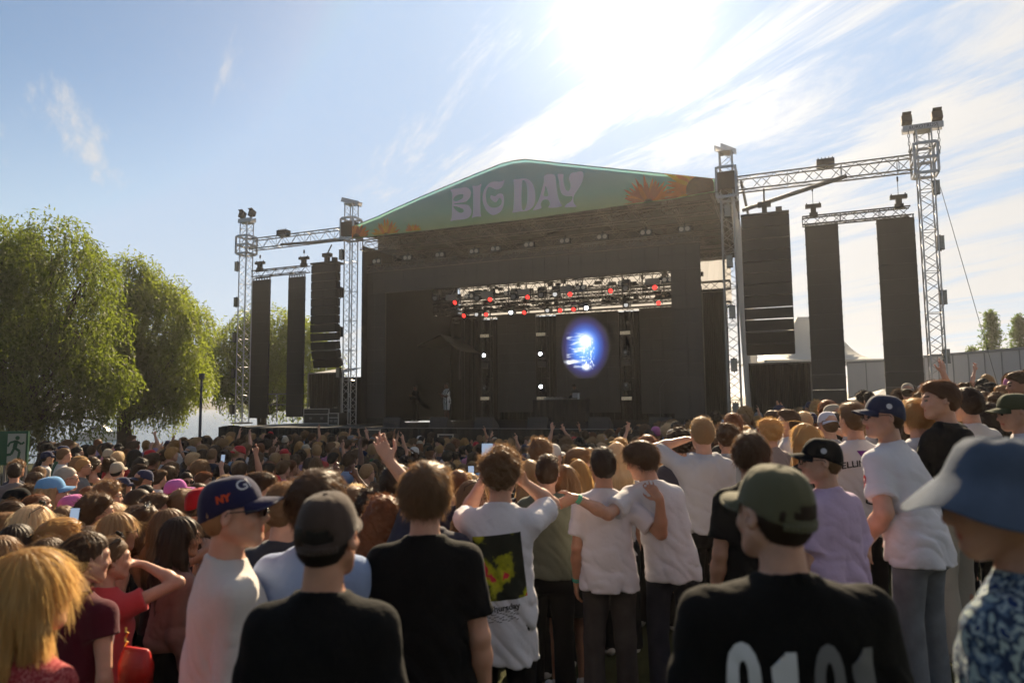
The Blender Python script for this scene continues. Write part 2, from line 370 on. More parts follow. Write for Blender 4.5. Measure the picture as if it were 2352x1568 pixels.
def build_body(sp):
    """arrays of the body and its garments in body space (1.75 m tall, facing +y)"""
    fem = sp.get('female', False); wd = 0.88 if fem else 1.0; wd *= sp.get('wide', 1.0); h = sp['h']
    lx, ly = sp.get('lean', (0, 0)); det = sp.get('detail', True)
    bulk = sp.get('bulk', 1.0)
    def bend(z): t = np.clip((np.asarray(z) - 0.95) / 0.55, 0, 1.3); return lx * t, ly * t
    def st(rows):
        o = []
        for z, rx, ry, cy in rows:
            bx, by = bend(z); o.append((z, rx, ry, bx, cy + by))
        return o
    off = np.array([lx, ly, 0.0]); hr = rot_xyz(R(sp.get('hp', 0)), R(sp.get('ht', 0)), R(sp.get('hy', 0)))
    hc = NECK + off + hr @ (HEAD0 - NECK)
    arms = [solve_arm(s, sp.get(k, 'down'), wd, off) for s, k in ((1, 'ra'), (-1, 'la'))]
    if sp.get('arm_targets'):
        for i, v in sp['arm_targets'].items(): arms[i] = v(arms[i])
    f = Fld(); bw = wd * bulk * .93
    f.loft(st([(0.84, 0.13 * bw, 0.085, 0), (0.92, 0.165 * bw, 0.11, 0), (1.06, 0.135 * bw, 0.095, 0), (1.25, 0.150 * bw, 0.105, 0), (1.37, 0.15 * wd, 0.095, -.005), (1.43, 0.11 * wd, 0.07, -.01), (1.47, 0.06, 0.055, -.015)]), 0.04)
    nb = np.array([0, -0.022, 1.42]) + off
    ne = hc + hr @ np.array([0, -0.022, -0.055])
    nr = 0.050 if fem else 0.058
    f.rc(nb, ne, nr + 0.006, nr - 0.004, 0.035)
    for s in (1, -1):
        f.rc(nb + np.array([0, 0, -0.01]), SH * np.array([s * wd * .9, 1, 1]) + off + np.array([0, 0, 0.0]), 0.048, 0.045, 0.05)
        f.rc((s * 0.088, 0, 0.86), (s * 0.098, 0.012, 0.49), 0.074, 0.050, 0.05)
        f.rc((s * 0.098, 0.012, 0.49), (s * 0.105, -0.02, 0.09), 0.049, 0.034, 0.02)
        f.el((s * 0.100, -0.018, 0.36), (0.042, 0.046, 0.10), 0.02)
        f.rc((s * 0.105, -0.03, 0.05), (s * 0.125, 0.12, 0.03), 0.036, 0.028, 0.02)
    for (S, E, W, fd, pn, curl), s in zip(arms, (1, -1)):
        ar = 0.84 if fem else 1.0; ar *= sp.get('armr', 1.0)
        f.rc(S, E, 0.050 * ar, 0.040 * ar, 0.04); f.rc(E, E + (W - E) * 0.35, 0.039 * ar, 0.042 * ar, 0.02); f.rc(E + (W - E) * 0.3, W, 0.042 * ar, 0.027 * ar, 0.02)
        if det: hand_prims(f, W, fd, pn, s, curl)
        else:
            d = nz(fd); f.rc(W, W + d * 0.07, 0.028, 0.03, 0.02); f.rc(W + d * 0.07, W + d * 0.15, 0.022, 0.014, 0.02)
    f.fr = (hr, hc); head_prims(f, fem, sp.get('ears', True)); f.fr = None
    res = {}
    V, Q = polygonize(f, h)
    # lips and brows get their own slots
    loc = (V - hc) @ hr; c = loc[Q].mean(1)
    fm = np.zeros(len(Q), int)
    if det:
        lip = (np.abs(c[:, 0]) < 0.025) & (c[:, 1] > 0.078) & (np.abs(c[:, 2] + 0.065) < 0.0125 - np.abs(c[:, 0]) * 0.22)
        brow = (np.abs(np.abs(c[:, 0]) - 0.030) < 0.019) & (c[:, 1] > 0.06) & (np.abs(c[:, 2] - 0.0265 + (np.abs(c[:, 0]) - .03) * .12) < 0.0045)
        eye = (np.abs(np.abs(c[:, 0]) - 0.031) < 0.0125) & (c[:, 1] > 0.078) & (np.abs(c[:, 2] + 0.0005) < 0.0058 - ((np.abs(c[:, 0]) - 0.031) / 0.0125) ** 2 * 0.004)
        fm[lip] = 1; fm[brow] = 2; fm[eye] = 3
    res['body'] = (V, Q, fm)
    # ---- top
    top = sp.get('top', 'tee'); sd = sp.get('seed', 1)
    g = Fld(); lo_ = {'tee': 0.02, 'long': 0.02, 'shirt': 0.03, 'hoodie': 0.038, 'tank': 0.008, 'polo': 0.018, 'dress': 0.008, 'ruffle': 0.012}[top]
    hem = sp.get('hem', 0.83 if top in ('tee', 'polo') else 0.86 if top in ('long', 'shirt') else 0.92)
    if fem and top != 'tee': hem = sp.get('hem', 0.97)
    q = lo_; zt = 1.36 if top in ('tank', 'dress') else 1.475
    wst = 0.148 if fem else 0.172
    rows = [(hem, (wst + .012 + q) * bw, 0.138 + q, -0.012), (1.00, (wst + q) * bw, 0.122 + q, -0.008), (1.22, (0.155 + q) * bw, 0.112 + q, 0.0), (1.33, (0.160 + q * .8) * wd, 0.106 + q, -.004)]
    if zt > 1.4: rows += [(1.40, (0.128 + q) * wd, 0.088 + q * .8, -.01), (1.445, (0.085 + q * .6) * wd, 0.068 + q * .5, -.015), (1.475, 0.062 + q * .4, 0.060 + q * .4, -.016)]
    else: rows += [(1.36, (0.150) * wd, 0.098 + q, -.005)]
    g.loft(st(rows), 0.05)
    if fem: g.el((0.06 * wd + lx * .5, 0.085 + ly * .5, 1.24), (0.055, 0.05, 0.055), 0.05); g.el((-0.06 * wd + lx * .5, 0.085 + ly * .5, 1.24), (0.055, 0.05, 0.055), 0.05)
    cuffs = []
    for (S, E, W, fd, pn, curl), s in zip(arms, (1, -1)):
        if top in ('tank', 'dress'):
            a = np.array([s * 0.055, 0.03, 1.46]) + off; 
            g.rc(np.array([s * 0.075, 0.085, 1.33]) + off, a, 0.012, 0.010, 0.01); g.rc(a, np.array([s * 0.085, -0.085, 1.33]) + off, 0.010, 0.012, 0.01)
            continue
        g.rc(nb + np.array([s * .03, 0.003, 0.006]), S + np.array([0, 0, 0.006]), 0.040 + q * .5, 0.046 + q * .6, 0.06)
        dn = nz(E - S)
        if top in ('tee', 'polo', 'ruffle'):
            ln = 0.72 if top == 'tee' else 0.6
            if top == 'ruffle': ln = 0.35
            L = UA * sp.get('sleeve', ln); e = S + dn * (L + 0.1)
            g.rc(S, e, 0.054 + q * .6, (0.060 + q) if top != 'ruffle' else 0.080, 0.035, cut=(S + dn * L, dn)); cuffs.append((S + dn * L, dn))
        else:
            w = 0.0 if top == 'long' else 0.012
            if sp.get('push') == s: g.rc(S, E + dn * .1, 0.055 + w, 0.052 + w, 0.035, cut=(E - dn * .02, dn)); continue
            g.rc(S, E, 0.055 + w, 0.050 + w, 0.035); dn2 = nz(W - E); e2 = W - dn2 * 0.005
            g.rc(E, W + dn2 * 0.05, 0.053 + w, 0.040 + w, 0.03, cut=(e2, dn2))
    if top == 'hoodie':
        for t in np.linspace(0, 1, 9):
            an = math.pi * (t * 1.3 - 0.15); p0 = np.array([0.098 * math.cos(an), -0.035 - 0.065 * math.sin(an), 1.455 - 0.035 * math.sin(an)]) + off
            if t > 0: g.rc(pp, p0, 0.030, 0.030, 0.02)
            pp = p0
        g.el(np.array([0, -0.125, 1.375]) + off, (0.085, 0.035, 0.075), 0.03)
    if top in ('shirt', 'polo'):
        for s in (1, -1): g.rc(np.array([0, -0.075, 1.487]) + off, np.array([s * 0.06, -0.01, 1.480]) + off, 0.014, 0.014, 0.01); g.rc(np.array([s * .06, -0.01, 1.480]) + off, np.array([s * 0.03, 0.07, 1.445]) + off, 0.014, 0.012, 0.01)
    for t in range(14):
        if top in ('tank', 'dress', 'hoodie'): break
        an = 2 * math.pi * t / 14; an2 = an + 2 * math.pi / 14; c0 = nb + np.array([0, 0.004, 0.050])
        g.rc(c0 + np.array([0.060 * math.cos(an), 0.058 * math.sin(an), -0.020 * math.sin(an)]), c0 + np.array([0.060 * math.cos(an2), 0.058 * math.sin(an2), -0.020 * math.sin(an2)]), 0.0095, None, 0.012)
    amp = {'tee': 0.021, 'long': 0.018, 'shirt': 0.024, 'hoodie': 0.024, 'polo': 0.016}.get(top, 0.005) * sp.get('wr', 1.0)
    def post(P, d):
        m_ = np.abs(d) < 0.08
        w = np.clip((1.5 - P[m_, 2]) / 0.45, 0.25, 1.0); Q_ = P[m_] * np.array([1.0, 1.0, 0.55])
        pp_ = P[m_]; dg = pp_ @ np.array([[1, .25, .35], [0, 1, 0], [.55 * math.sin(sd), .3, .8]]).T; rr = (0.45 - np.sqrt(np.abs(ripple(pp_ * np.array([1, 1, 0.6]), 19, sd + 3.0)) + .01)) * 0.9 + (0.42 - np.sqrt(np.abs(ripple(dg, 34, sd + 7.0)) + .004)) * 0.75 + ripple(dg, 70, sd) * .14
        d[m_] += amp * rr * w
        return d
    g.post = post
    if top != 'none': res['top'] = polygonize(g, max(h, 0.008))
    # ---- bottoms
    bt = sp.get('bottom', 'trousers'); q = Fld()
    if bt in ('trousers', 'jeans', 'shorts'):
        q.loft([(0.82, 0.165 * bw, 0.118, 0, -0.005), (0.9, 0.172 * bw, 0.122, 0, -0.01), (0.99, 0.155 * bw, 0.112, 0, 0)], 0.04)
        for s in (1, -1):
            ky = np.array([s * 0.105, 0.015, 0.49])
            if bt == 'shorts': q.rc((s * 0.09, 0, 0.84), ky, 0.095, 0.085, 0.03, cut=(np.array([0, 0, 0.55]), np.array([0, 0, -1.0])))
            else:
                q.rc((s * 0.09, 0, 0.84), ky, 0.095, 0.073, 0.03)
                q.rc(ky, (s * 0.112, -0.02, -0.05), 0.073, 0.072, 0.02, cut=(np.array([0, 0, 0.05]), np.array([0, 0, -1.0])))
        q.el((0.07, -0.07, 0.88), (0.085, 0.065, 0.085), 0.05); q.el((-0.07, -0.07, 0.88), (0.085, 0.065, 0.085), 0.05)
    else:
        z0 = 0.62 if bt == 'skirt' else 0.45
        q.loft([(z0, 0.22, 0.18, 0, 0), (0.85, 0.175, 0.13, 0, 0), (1.0, 0.145 * bw, 0.105, 0, 0)], 0.03)
    def post2(P, d):
        m_ = np.abs(d) < 0.08; d[m_] += 0.006 * ripple(P[m_] * np.array([1, 1, 0.6]), 24, sd + 5); return d
    q.post = post2
    res['bottom'] = polygonize(q, max(h, 0.011))
    # ---- shoes
    for s in (1, -1):
        u = Fld(); u.rc((s * 0.105, -0.045, 0.045), (s * 0.132, 0.15, 0.030), 0.046, 0.036, 0.02); u.rc((s * 0.105, -0.03, 0.06), (s * 0.107, -0.025, 0.11), 0.045, 0.042, 0.02)
        u.post = lambda P, d: np.maximum(d, -P[:, 2])
        res['shoe%d' % s] = polygonize(u, max(h, 0.009))
    return res, hr, hc, arms
# ------------------------------------------------------------------ hair and headwear, modelled in head space
HAIRC = {}
def hair_field(style, seed):
    f = Fld(); L = 0.0
    th = {'short': 0.012, 'crop': 0.006, 'buzz': 0.002, 'mop': 0.016, 'curly': 0.019, 'long': 0.011, 'longcurly': 0.023, 'pony': 0.006, 'bob': 0.016, 'undercap': 0.001, 'longcap': 0.003, 'bun': 0.006}[style]
    t2 = th * 0.45 if style in ('short', 'crop') else th
    f.el((0, -0.014, 0.036), (0.0760 + t2, 0.100 + th, 0.0885 + th), 0.02)
    f.el((0, -0.040, -0.004), (0.0735 + t2, 0.072 + t2, 0.080), 0.03)
    if style in ('short', 'mop'):
        f.el((0.012, 0.040, 0.088), (0.062 + th * .5, 0.058, 0.030 + th * .6), 0.03)
    if style == 'mop': f.el((0, -0.03, 0.03), (0.090, 0.093, 0.07), 0.04)
    if style in ('curly', 'longcurly'):
        r_ = np.random.RandomState(seed + 5)
        for _ in range(34):
            d = nz(r_.normal(size=3)); d[2] = abs(d[2]) * 1.0 - 0.25; d = nz(d)
            if d[1] > 0.6 and d[2] < 0.45: continue
            f.el(np.array([0, -0.016, 0.035]) + d * np.array([0.088, 0.106, 0.098]), (0.026, 0.026, 0.024), 0.02)
    if style in ('long', 'longcurly', 'bob', 'longcap'):
        L = {'long': 0.36, 'longcurly': 0.30, 'bob': 0.13, 'longcap': 0.30}[style]; w = 1.35 if style == 'longcurly' else 1.0
        f.el((0, -0.052, -0.04), (0.086 * w, 0.068 * w, 0.10), 0.04)
        for sx in (-1, 0, 1):
            f.rc((sx * 0.052, -0.055, -0.03), (sx * 0.068 * w, -0.105, -0.17), 0.050 * w, 0.042 * w, 0.04)
            if L > .2: f.rc((sx * 0.068 * w, -0.105, -0.17), (sx * 0.060 * w, -0.118, -L), 0.042 * w, 0.022, 0.04)
        for sx in (-1, 1):
            f.rc((sx * 0.072, 0.0, 0.03), (sx * 0.086, -0.005, -0.11), 0.024, 0.030 * w, 0.03)
            if L > .2 : f.rc((sx * 0.086, -0.005, -0.11), (sx * 0.105, 0.035 if seed % 2 else -0.05, -L * 0.85), 0.030 * w, 0.018, 0.03)
    if style == 'pony':
        f.rc((0, -0.105, 0.055), (0, -0.145, 0.03), 0.024, 0.030, 0.02); f.rc((0, -0.145, 0.03), (0.0, -0.150, -0.09), 0.034, 0.034, 0.02); f.rc((0, -0.150, -0.09), (0.01, -0.13, -0.22), 0.034, 0.014, 0.02)
    if style == 'bun': f.el((0, -0.10, 0.10), (0.042, 0.040, 0.038), 0.015)
    fr = {'mop': 0.125, 'short': 0.112, 'curly': 0.125}.get(style, 0.105)
    def post(P, d):
        m_ = np.nonzero(np.abs(d) < 0.06)[0]
        if len(m_) == 0: return d
        x, y, z = P[m_].T; v = d[m_]
        if style in ('long', 'longcurly', 'bob', 'longcap'):
            k0 = np.sqrt((x / 0.060) ** 2 + ((y - 0.10) / 0.105) ** 2 + ((z + 0.035) / 0.098) ** 2); v = -smin(-v, (k0 - 1) * 0.06, 0.012)
        else:
            yl = np.interp(z, [-0.10, -0.055, -0.02, 0.015, 0.045, 0.062, 0.08], [-0.045, -0.038, -0.022, 0.022, 0.052, 0.085, fr])
            if style == 'mop': yl = np.interp(z, [-0.10, -0.06, -0.01, 0.015, 0.035, 0.05], [-0.045, -0.03, 0.0, 0.06, 0.10, fr])
            v = np.maximum(v, y - yl)
            if style not in ('pony',): v = np.maximum(v, np.where(y > -0.13, -0.088 - z, -1))
            else: v = np.where(y > -0.112, np.maximum(v, -0.085 - z), v)
        if style in ('undercap', 'longcap'): v = np.maximum(v, z - 0.045)
        u = np.arctan2(x, y + 0.03)
        if style in ('long', 'bob', 'pony', 'longcap'): v += 0.0028 * np.sin(u * 17 + z * 7 + seed) + 0.0016 * np.sin(u * 37 + z * 16 + seed * 2) + 0.003 * np.sin(x * 50 + z * 24 + seed)
        elif style in ('short', 'mop', 'crop'): v += 0.0032 * ripple(np.stack([x, y * 0.6, z], 1), 120, seed) + 0.002 * ripple(np.stack([x, y, z], 1), 210, seed + 2)
        elif style in ('curly', 'longcurly'): v += 0.0055 * ripple(np.stack([x, y, z], 1), 130, seed) + 0.003 * ripple(np.stack([x, y, z], 1), 240, seed + 2)
        d[m_] = v; return d
    f.post = post
    return f
def strands(V, Q, style, n, seed, width=0.0011):
    """thin ribbons that grow out of the hair surface"""
    r_ = np.random.RandomState(seed)
    A = V[Q]; c = A.mean(1); nm = np.cross(A[:, 2] - A[:, 0], A[:, 3] - A[:, 1]); ar = np.linalg.norm(nm, axis=1) + 1e-12; nm = nm / ar[:, None]
    skull = np.sqrt((((c - [0, -0.012, 0.028]) / [0.076, 0.097, 0.088]) ** 2).sum(1)) > 1.0
    pr = ar * skull * (c[:, 2] < (-0.028 if 'cap' in style else 9)); pr /= pr.sum(); i = r_.choice(len(Q), n, p=pr)
    w4 = r_.dirichlet((1, 1, 1, 1), n); P = (A[i] * w4[:, :, None]).sum(1); N = nm[i]
    down = np.array([0, 0, -1.0]); crown = np.array([0.01, -0.045, 0.10])
    def tang(v): t = v - N * (v * N).sum(1)[:, None]; return t / (np.linalg.norm(t, axis=1)[:, None] + 1e-9)
    fl = P - crown
    if style in ('long', 'bob', 'pony', 'longcap', 'bun'):
        D = tang(fl * 4 + down * np.clip(0.6 - P[:, 2:3] * 3, 0.1, 2)); lift, jit, seg, S, grav = 0.05, 0.06, 0.020, 6, 0.16
        if style in ('pony', 'bun'): 
            D = np.where((P[:, 1] > -0.11)[:, None], tang(np.array([0, -0.12, 0.055]) - P), tang(np.tile(down, (n, 1)))); lift, seg = 0.06, 0.016
    elif style in ('curly', 'longcurly'): D = tang(r_.normal(size=(n, 3))); lift, jit, seg, S, grav = 0.55, 0.55, 0.0065, 6, -0.02
    elif style == 'mop': D = tang(fl + np.array([0.0, 0.05, 0])); lift, jit, seg, S, grav = 0.30, 0.22, 0.0085, 5, 0.16
    elif style == 'short': D = tang(fl * 0.7 + np.array([0.03, 0.07, 0.02])); lift, jit, seg, S, grav = 0.42, 0.30, 0.0065, 4, 0.08
    else: D = tang(fl); lift, jit, seg, S, grav = 0.30, 0.25, 0.0035, 3, 0.05
    D = D + N * lift + r_.normal(size=(n, 3)) * jit; D /= np.linalg.norm(D, axis=1)[:, None]
    if style in ('short', 'crop'): sc = np.where(P[:, 2] > 0.06, 1.0, np.clip(0.35 + (P[:, 2] + 0.08) * 3.5, 0.2, 1.0))[:, None]
    else: sc = 1.0
    ln = (seg * r_.uniform(0.5, 1.25, (n, 1))) * sc
    pts = [P - N * 0.002]; ph = r_.uniform(0, 6.28, (n, 1)); side0 = np.cross(D, N); curl = 0.65 if 'curly' in style else 0.05 if style in ('long', 'bob', 'pony', 'longcap') else 0.12
    for k in range(S):
        D = D + down * grav + side0 * np.sin(ph + k * 1.9) * curl + N * np.cos(ph + k * 1.9) * curl * 0.6; D /= np.linalg.norm(D, axis=1)[:, None]
        pts.append(pts[-1] + D * ln)
    X = np.stack(pts, 1); W = np.cross(D, r_.normal(size=(n, 3))); W /= np.linalg.norm(W, axis=1)[:, None]
    tw = width * np.array([1.0] * (S - 1) + [0.75, 0.2])[:S + 1] * 0.5
    VV = np.stack([X + W[:, None] * tw[None, :, None], X - W[:, None] * tw[None, :, None]], 2).reshape(-1, 3)
    b = (np.arange(n) * (S + 1) * 2)[:, None] + (np.arange(S) * 2)[None]
    b = b.reshape(-1, 1); FF = np.hstack([b, b + 1, b + 3, b + 2])
    return VV, FF
def hair_arrays(style, seed, h, n):
    key = (style, seed, h, n)
    if key not in HAIRC:
        V, Q = polygonize(hair_field(style, seed), h)
        if n:
            sv, sf = strands(V, Q, style, n, seed, 0.0009 if h < .006 else 0.0012 if h < .008 else 0.0022)
            V, Q = np.vstack([V, sv]), np.vstack([Q, sf + len(V)])
        HAIRC[key] = (V, Q)
    return HAIRC[key]
def cap_arrays(brim=0.075, strap=False, seed=0, flat=False):
    """baseball cap in head space facing +y: crown, brim"""
    n, m_ = 40, 12; V = []; Fq = []
    cx, cy, cz = 0, -0.012, 0.034
    for j in range(m_ + 1):
        t = j / m_; el_ = (math.pi / 2) * t ** 0.9
        for i in range(n):
            a = 2 * math.pi * i / n; rr = math.cos(el_) ** 0.62
            x = cx + 0.0865 * rr * math.cos(a); y = cy + (0.113 if math.sin(a) > 0 else 0.109) * rr * math.sin(a); z = cz - 0.012 + 0.108 * math.sin(el_) + (0.010 * math.cos(el_) * 0) - 0.026 * max(0, -math.sin(a)) ** .8 * (1 - t) ** 2
            seam = abs(math.sin(a * 3 + math.pi / 2)) ; z += -0.0018 * (1 - seam) ** 6; x *= 1 - 0.01 * (1 - seam) ** 8
            V.append((x + 0.0016 * math.sin(i * 2.3 + seed) * (1 - t), y + .0016 * math.sin(i * 1.7 + seed), z))
    for j in range(m_):
        for i in range(n):
            if strap and 0 < j < 3 and abs(i - 30) <= 3 - (j == 2): continue
            Fq.append([j * n + i, j * n + (i + 1) % n, (j + 1) * n + (i + 1) % n, (j + 1) * n + i])
    k = len(V); V2 = [(x * 0.965, cy + (y - cy) * 0.965, z - 0.003) for x, y, z in V]; V += V2
    Fq += [[a + k for a in f][::-1] for f in list(Fq)]
    cnt = {}
    for f in Fq[:len(Fq) // 2]:
        for a, b in zip(f, f[1:] + f[:1]): cnt[(a, b)] = 1
    for (a, b) in list(cnt):
        if (b, a) not in cnt: Fq.append([b, a, a + k, b + k])
    B = MB(); B.add(V, Fq)
    B.tube((0, cy, cz + .094), (0, cy, cz + .0995), 0.008, 0.005, 10)
    if strap:
        pts = [(0.087 * math.cos(a), cy + 0.1115 * math.sin(a), cz - 0.036) for a in np.linspace(R(228), R(312), 12)]
        for p, q in zip(pts, pts[1:]):
            c = (np.array(p) + q) / 2; d = np.array(q) - p; an = math.atan2(d[1], d[0])
            B.box(c, (np.linalg.norm(d) + .001, 0.003, 0.019), Matrix.Rotation(an, 3, 'Z'))
    crown = B
    b = MB(); nx, ny = 18, 8; V = []; 
    for s_ in (0, 1):
        for j in range(ny + 1):
            for i in range(nx + 1):
                u = -1 + 2 * i / nx; t = j / ny; a = math.pi / 2 - u * R(56)
                x0 = 0.0865 * math.cos(a); y0 = cy + 0.113 * math.sin(a)
                ext = brim * (1 - abs(u) ** 2.6) ** .6 * t
                x = x0 + ext * math.cos(a) * 0.25; y = y0 + ext
                z = cz - 0.002 - 0.020 * t * (brim / .075) - (0.022 * (x / 0.08) ** 2 * (0.35 + 0.65 * t)) * (0.3 if flat else 1) - s_ * 0.0035
                V.append((x, y - .002, z))
    M_ = (nx + 1) * (ny + 1); Fq = []
    for j in range(ny):
        for i in range(nx):
            a_ = j * (nx + 1) + i; q = [a_, a_ + 1, a_ + nx + 2, a_ + nx + 1]; Fq.append(q[::-1]); Fq.append([v + M_ for v in q])
    for i in range(nx): a_ = ny * (nx + 1) + i; Fq.append([a_, a_ + 1, a_ + 1 + M_, a_ + M_])
    b.add(V, Fq)
    return crown, b
def bucket_mb():
    B = MB(); n = 56; prof = [(0.0, 0.132), (0.045, 0.131), (0.070, 0.122), (0.086, 0.104), (0.097, 0.076), (0.107, 0.050), (0.112, 0.040), (0.132, 0.016), (0.156, -0.012), (0.178, -0.038), (0.181, -0.042), (0.176, -0.040), (0.153, -0.014), (0.130, 0.011), (0.106, 0.036), (0.099, 0.046), (0.090, 0.076), (0.045, 0.124), (0, 0.126)]
    V = []; Fq = []
    for j, (r_, z) in enumerate(prof):
        for i in range(n):
            a = 2 * math.pi * i / n; wob = (0.010 * math.sin(3 * a + .6) + 0.006 * math.sin(5 * a + 2)) * max(0, (r_ - .09) / .09) + 0.0025 * math.sin(a * 7 + z * 40)
            V.append((r_ * math.cos(a) * 0.98, -0.012 + r_ * math.sin(a) * 1.13, z + 0.012 + wob))
    for j in range(len(prof) - 1):
        for i in range(n): Fq.append([j * n + i, (j + 1) * n + i, (j + 1) * n + (i + 1) % n, j * n + (i + 1) % n][::-1])
    B.add(V, Fq); return B
def glasses_mb(dark=True):
    fr = MB(); le = MB()
    for sx in (-1, 1):
        c = np.array([sx * 0.034, 0.108, 0.002]); ring = []
        for i in range(16):
            a = 2 * math.pi * i / 16; x = 0.026 * abs(math.cos(a)) ** .75 * np.sign(math.cos(a)); z = 0.0185 * abs(math.sin(a)) ** .75 * np.sign(math.sin(a))
            ring.append(c + [x, -0.007 * (x * sx > 0) * abs(x) / .026, z])
        fr.path(ring + [ring[0]], 0.0022, 5)
        V = ring + [p - np.array([0, 0.0018, 0]) for p in ring]; le.add(V, [list(range(16)), list(range(16, 32))[::-1]] + [[i, i + 16, (i + 1) % 16 + 16, (i + 1) % 16] for i in range(16)])
        fr.path([c + [sx * 0.026, -0.007, 0.006], (sx * 0.079, 0.080, 0.010), (sx * 0.087, -0.005, 0.012), (sx * 0.086, -0.022, -0.012)], 0.0022, 5)
    fr.path([(-0.009, 0.110, 0.006), (0, 0.113, 0.008), (0.009, 0.110, 0.006)], 0.002, 5)
    return fr, le
# ------------------------------------------------------------------ materials of people
def skinm(k):
    c = {'fair': (0.52, 0.28, 0.19), 'mid': (0.44, 0.22, 0.135), 'tan': (0.36, 0.17, 0.10), 'dark': (0.10, 0.045, 0.028)}[k]
    return [mat('skin_' + k, c, 0.50, sss=0.14, noise=0.13, nscale=16, bump=0.22, bscale=150),
            mat('lips_' + k, (c[0] * 0.9, c[1] * 0.5, c[2] * 0.5), 0.4, spec=.6), None, mat('eye_dark', (0.03, 0.02, 0.018), 0.15)]
HC = {'blond': (0.36, 0.235, 0.115), 'platinum': (0.62, 0.48, 0.30), 'golden': (0.42, 0.255, 0.095), 'brown': (0.085, 0.045, 0.022), 'darkbrown': (0.035, 0.019, 0.011), 'black': (0.012, 0.009, 0.008), 'auburn': (0.16, 0.06, 0.022), 'lightbrown': (0.20, 0.115, 0.055), 'grey': (0.36, 0.33, 0.29), 'chestnut': (0.12, 0.055, 0.026), 'honey': (0.56, 0.37, 0.14)}
def hairm(k):
    c = HC[k]; t = tuple(min(1, v * 1.6 + .02) for v in c)
    return mat('hair_' + k, c, 0.52, spec=0.35, island=0.45, trans=0.42, tint=t)
def cloth(col, kind=''):
    l = max(col); key = 'cloth%s_%02d%02d%02d' % (kind, *[int(v * 99) for v in col])
    if l < .03: col = tuple(v * .5 for v in col)
    return mat(key, col, 0.92, spec=0.15 if l < .03 else .25, noise=0.08, nscale=5, bump=0.30, bscale=(42 if l > .04 else 60), sheen=0.15 if l > .03 else 0.02, trans=0.16 if l > 0.4 else 0.05)
def denim(col):
    return mat('denim_%02d%02d%02d' % tuple(int(v * 99) for v in col), col, 0.9, spec=0.2, noise=0.28, nscale=11, bump=0.35, bscale=380)
def xf(V, Rm, t): return np.asarray(V) @ np.asarray(Rm).T + t
def mbx(name, mb, Rm, t, m_, par, smooth=True):
    return obj(name, xf(np.vstack(mb.v), Rm, t), mb.f, m_, par, smooth, mb.m if isinstance(m_, (list, tuple)) else None)
PEOPLE = []
def person(px, py, Y, label, yaw=0, ht_m=None, group=None, **sp):
    """a person whose top of head (or cap) is seen at px,py of the photograph, Y metres ahead"""
    top = at(px, py, Y); g = float(gz(top[0], Y)); hc_ = sp.get('cap') or sp.get('bucket')
    hgt = (top[2] - g); full = 1.75 + (0.018 if hc_ else 0.022 if sp.get('hair', 'short') in ('short', 'mop', 'curly', 'longcurly') else 0.008)
    s = hgt / full
    s = min(max(s, 0.84), 1.16)
    sp.setdefault('h', 0.0075 if Y < 2.4 else 0.0095 if Y < 4.5 else 0.013)
    seed = sp.setdefault('seed', len(PEOPLE) + 1)
    e = empty('person', (0, 0, 0), R(yaw), label, 'person', group, s)
    fz = top[2] - full * s
    make_person(e, sp, Y)
    # keep the head, not the feet, on the sight line when the body leans
    hx, hy = sp.get('lean', (0, 0)); c, sn = math.cos(R(yaw)), math.sin(R(yaw))
    e.location = (top[0] - s * (hx * 1.1 * c - hy * 1.1 * sn), Y - s * (hx * 1.1 * sn + hy * 1.1 * c), max(fz, g - 0.02) if abs(fz - g) > .02 else g)
    PEOPLE.append((top[0], Y)); e['_s'] = s
    del e['_s']
    return e
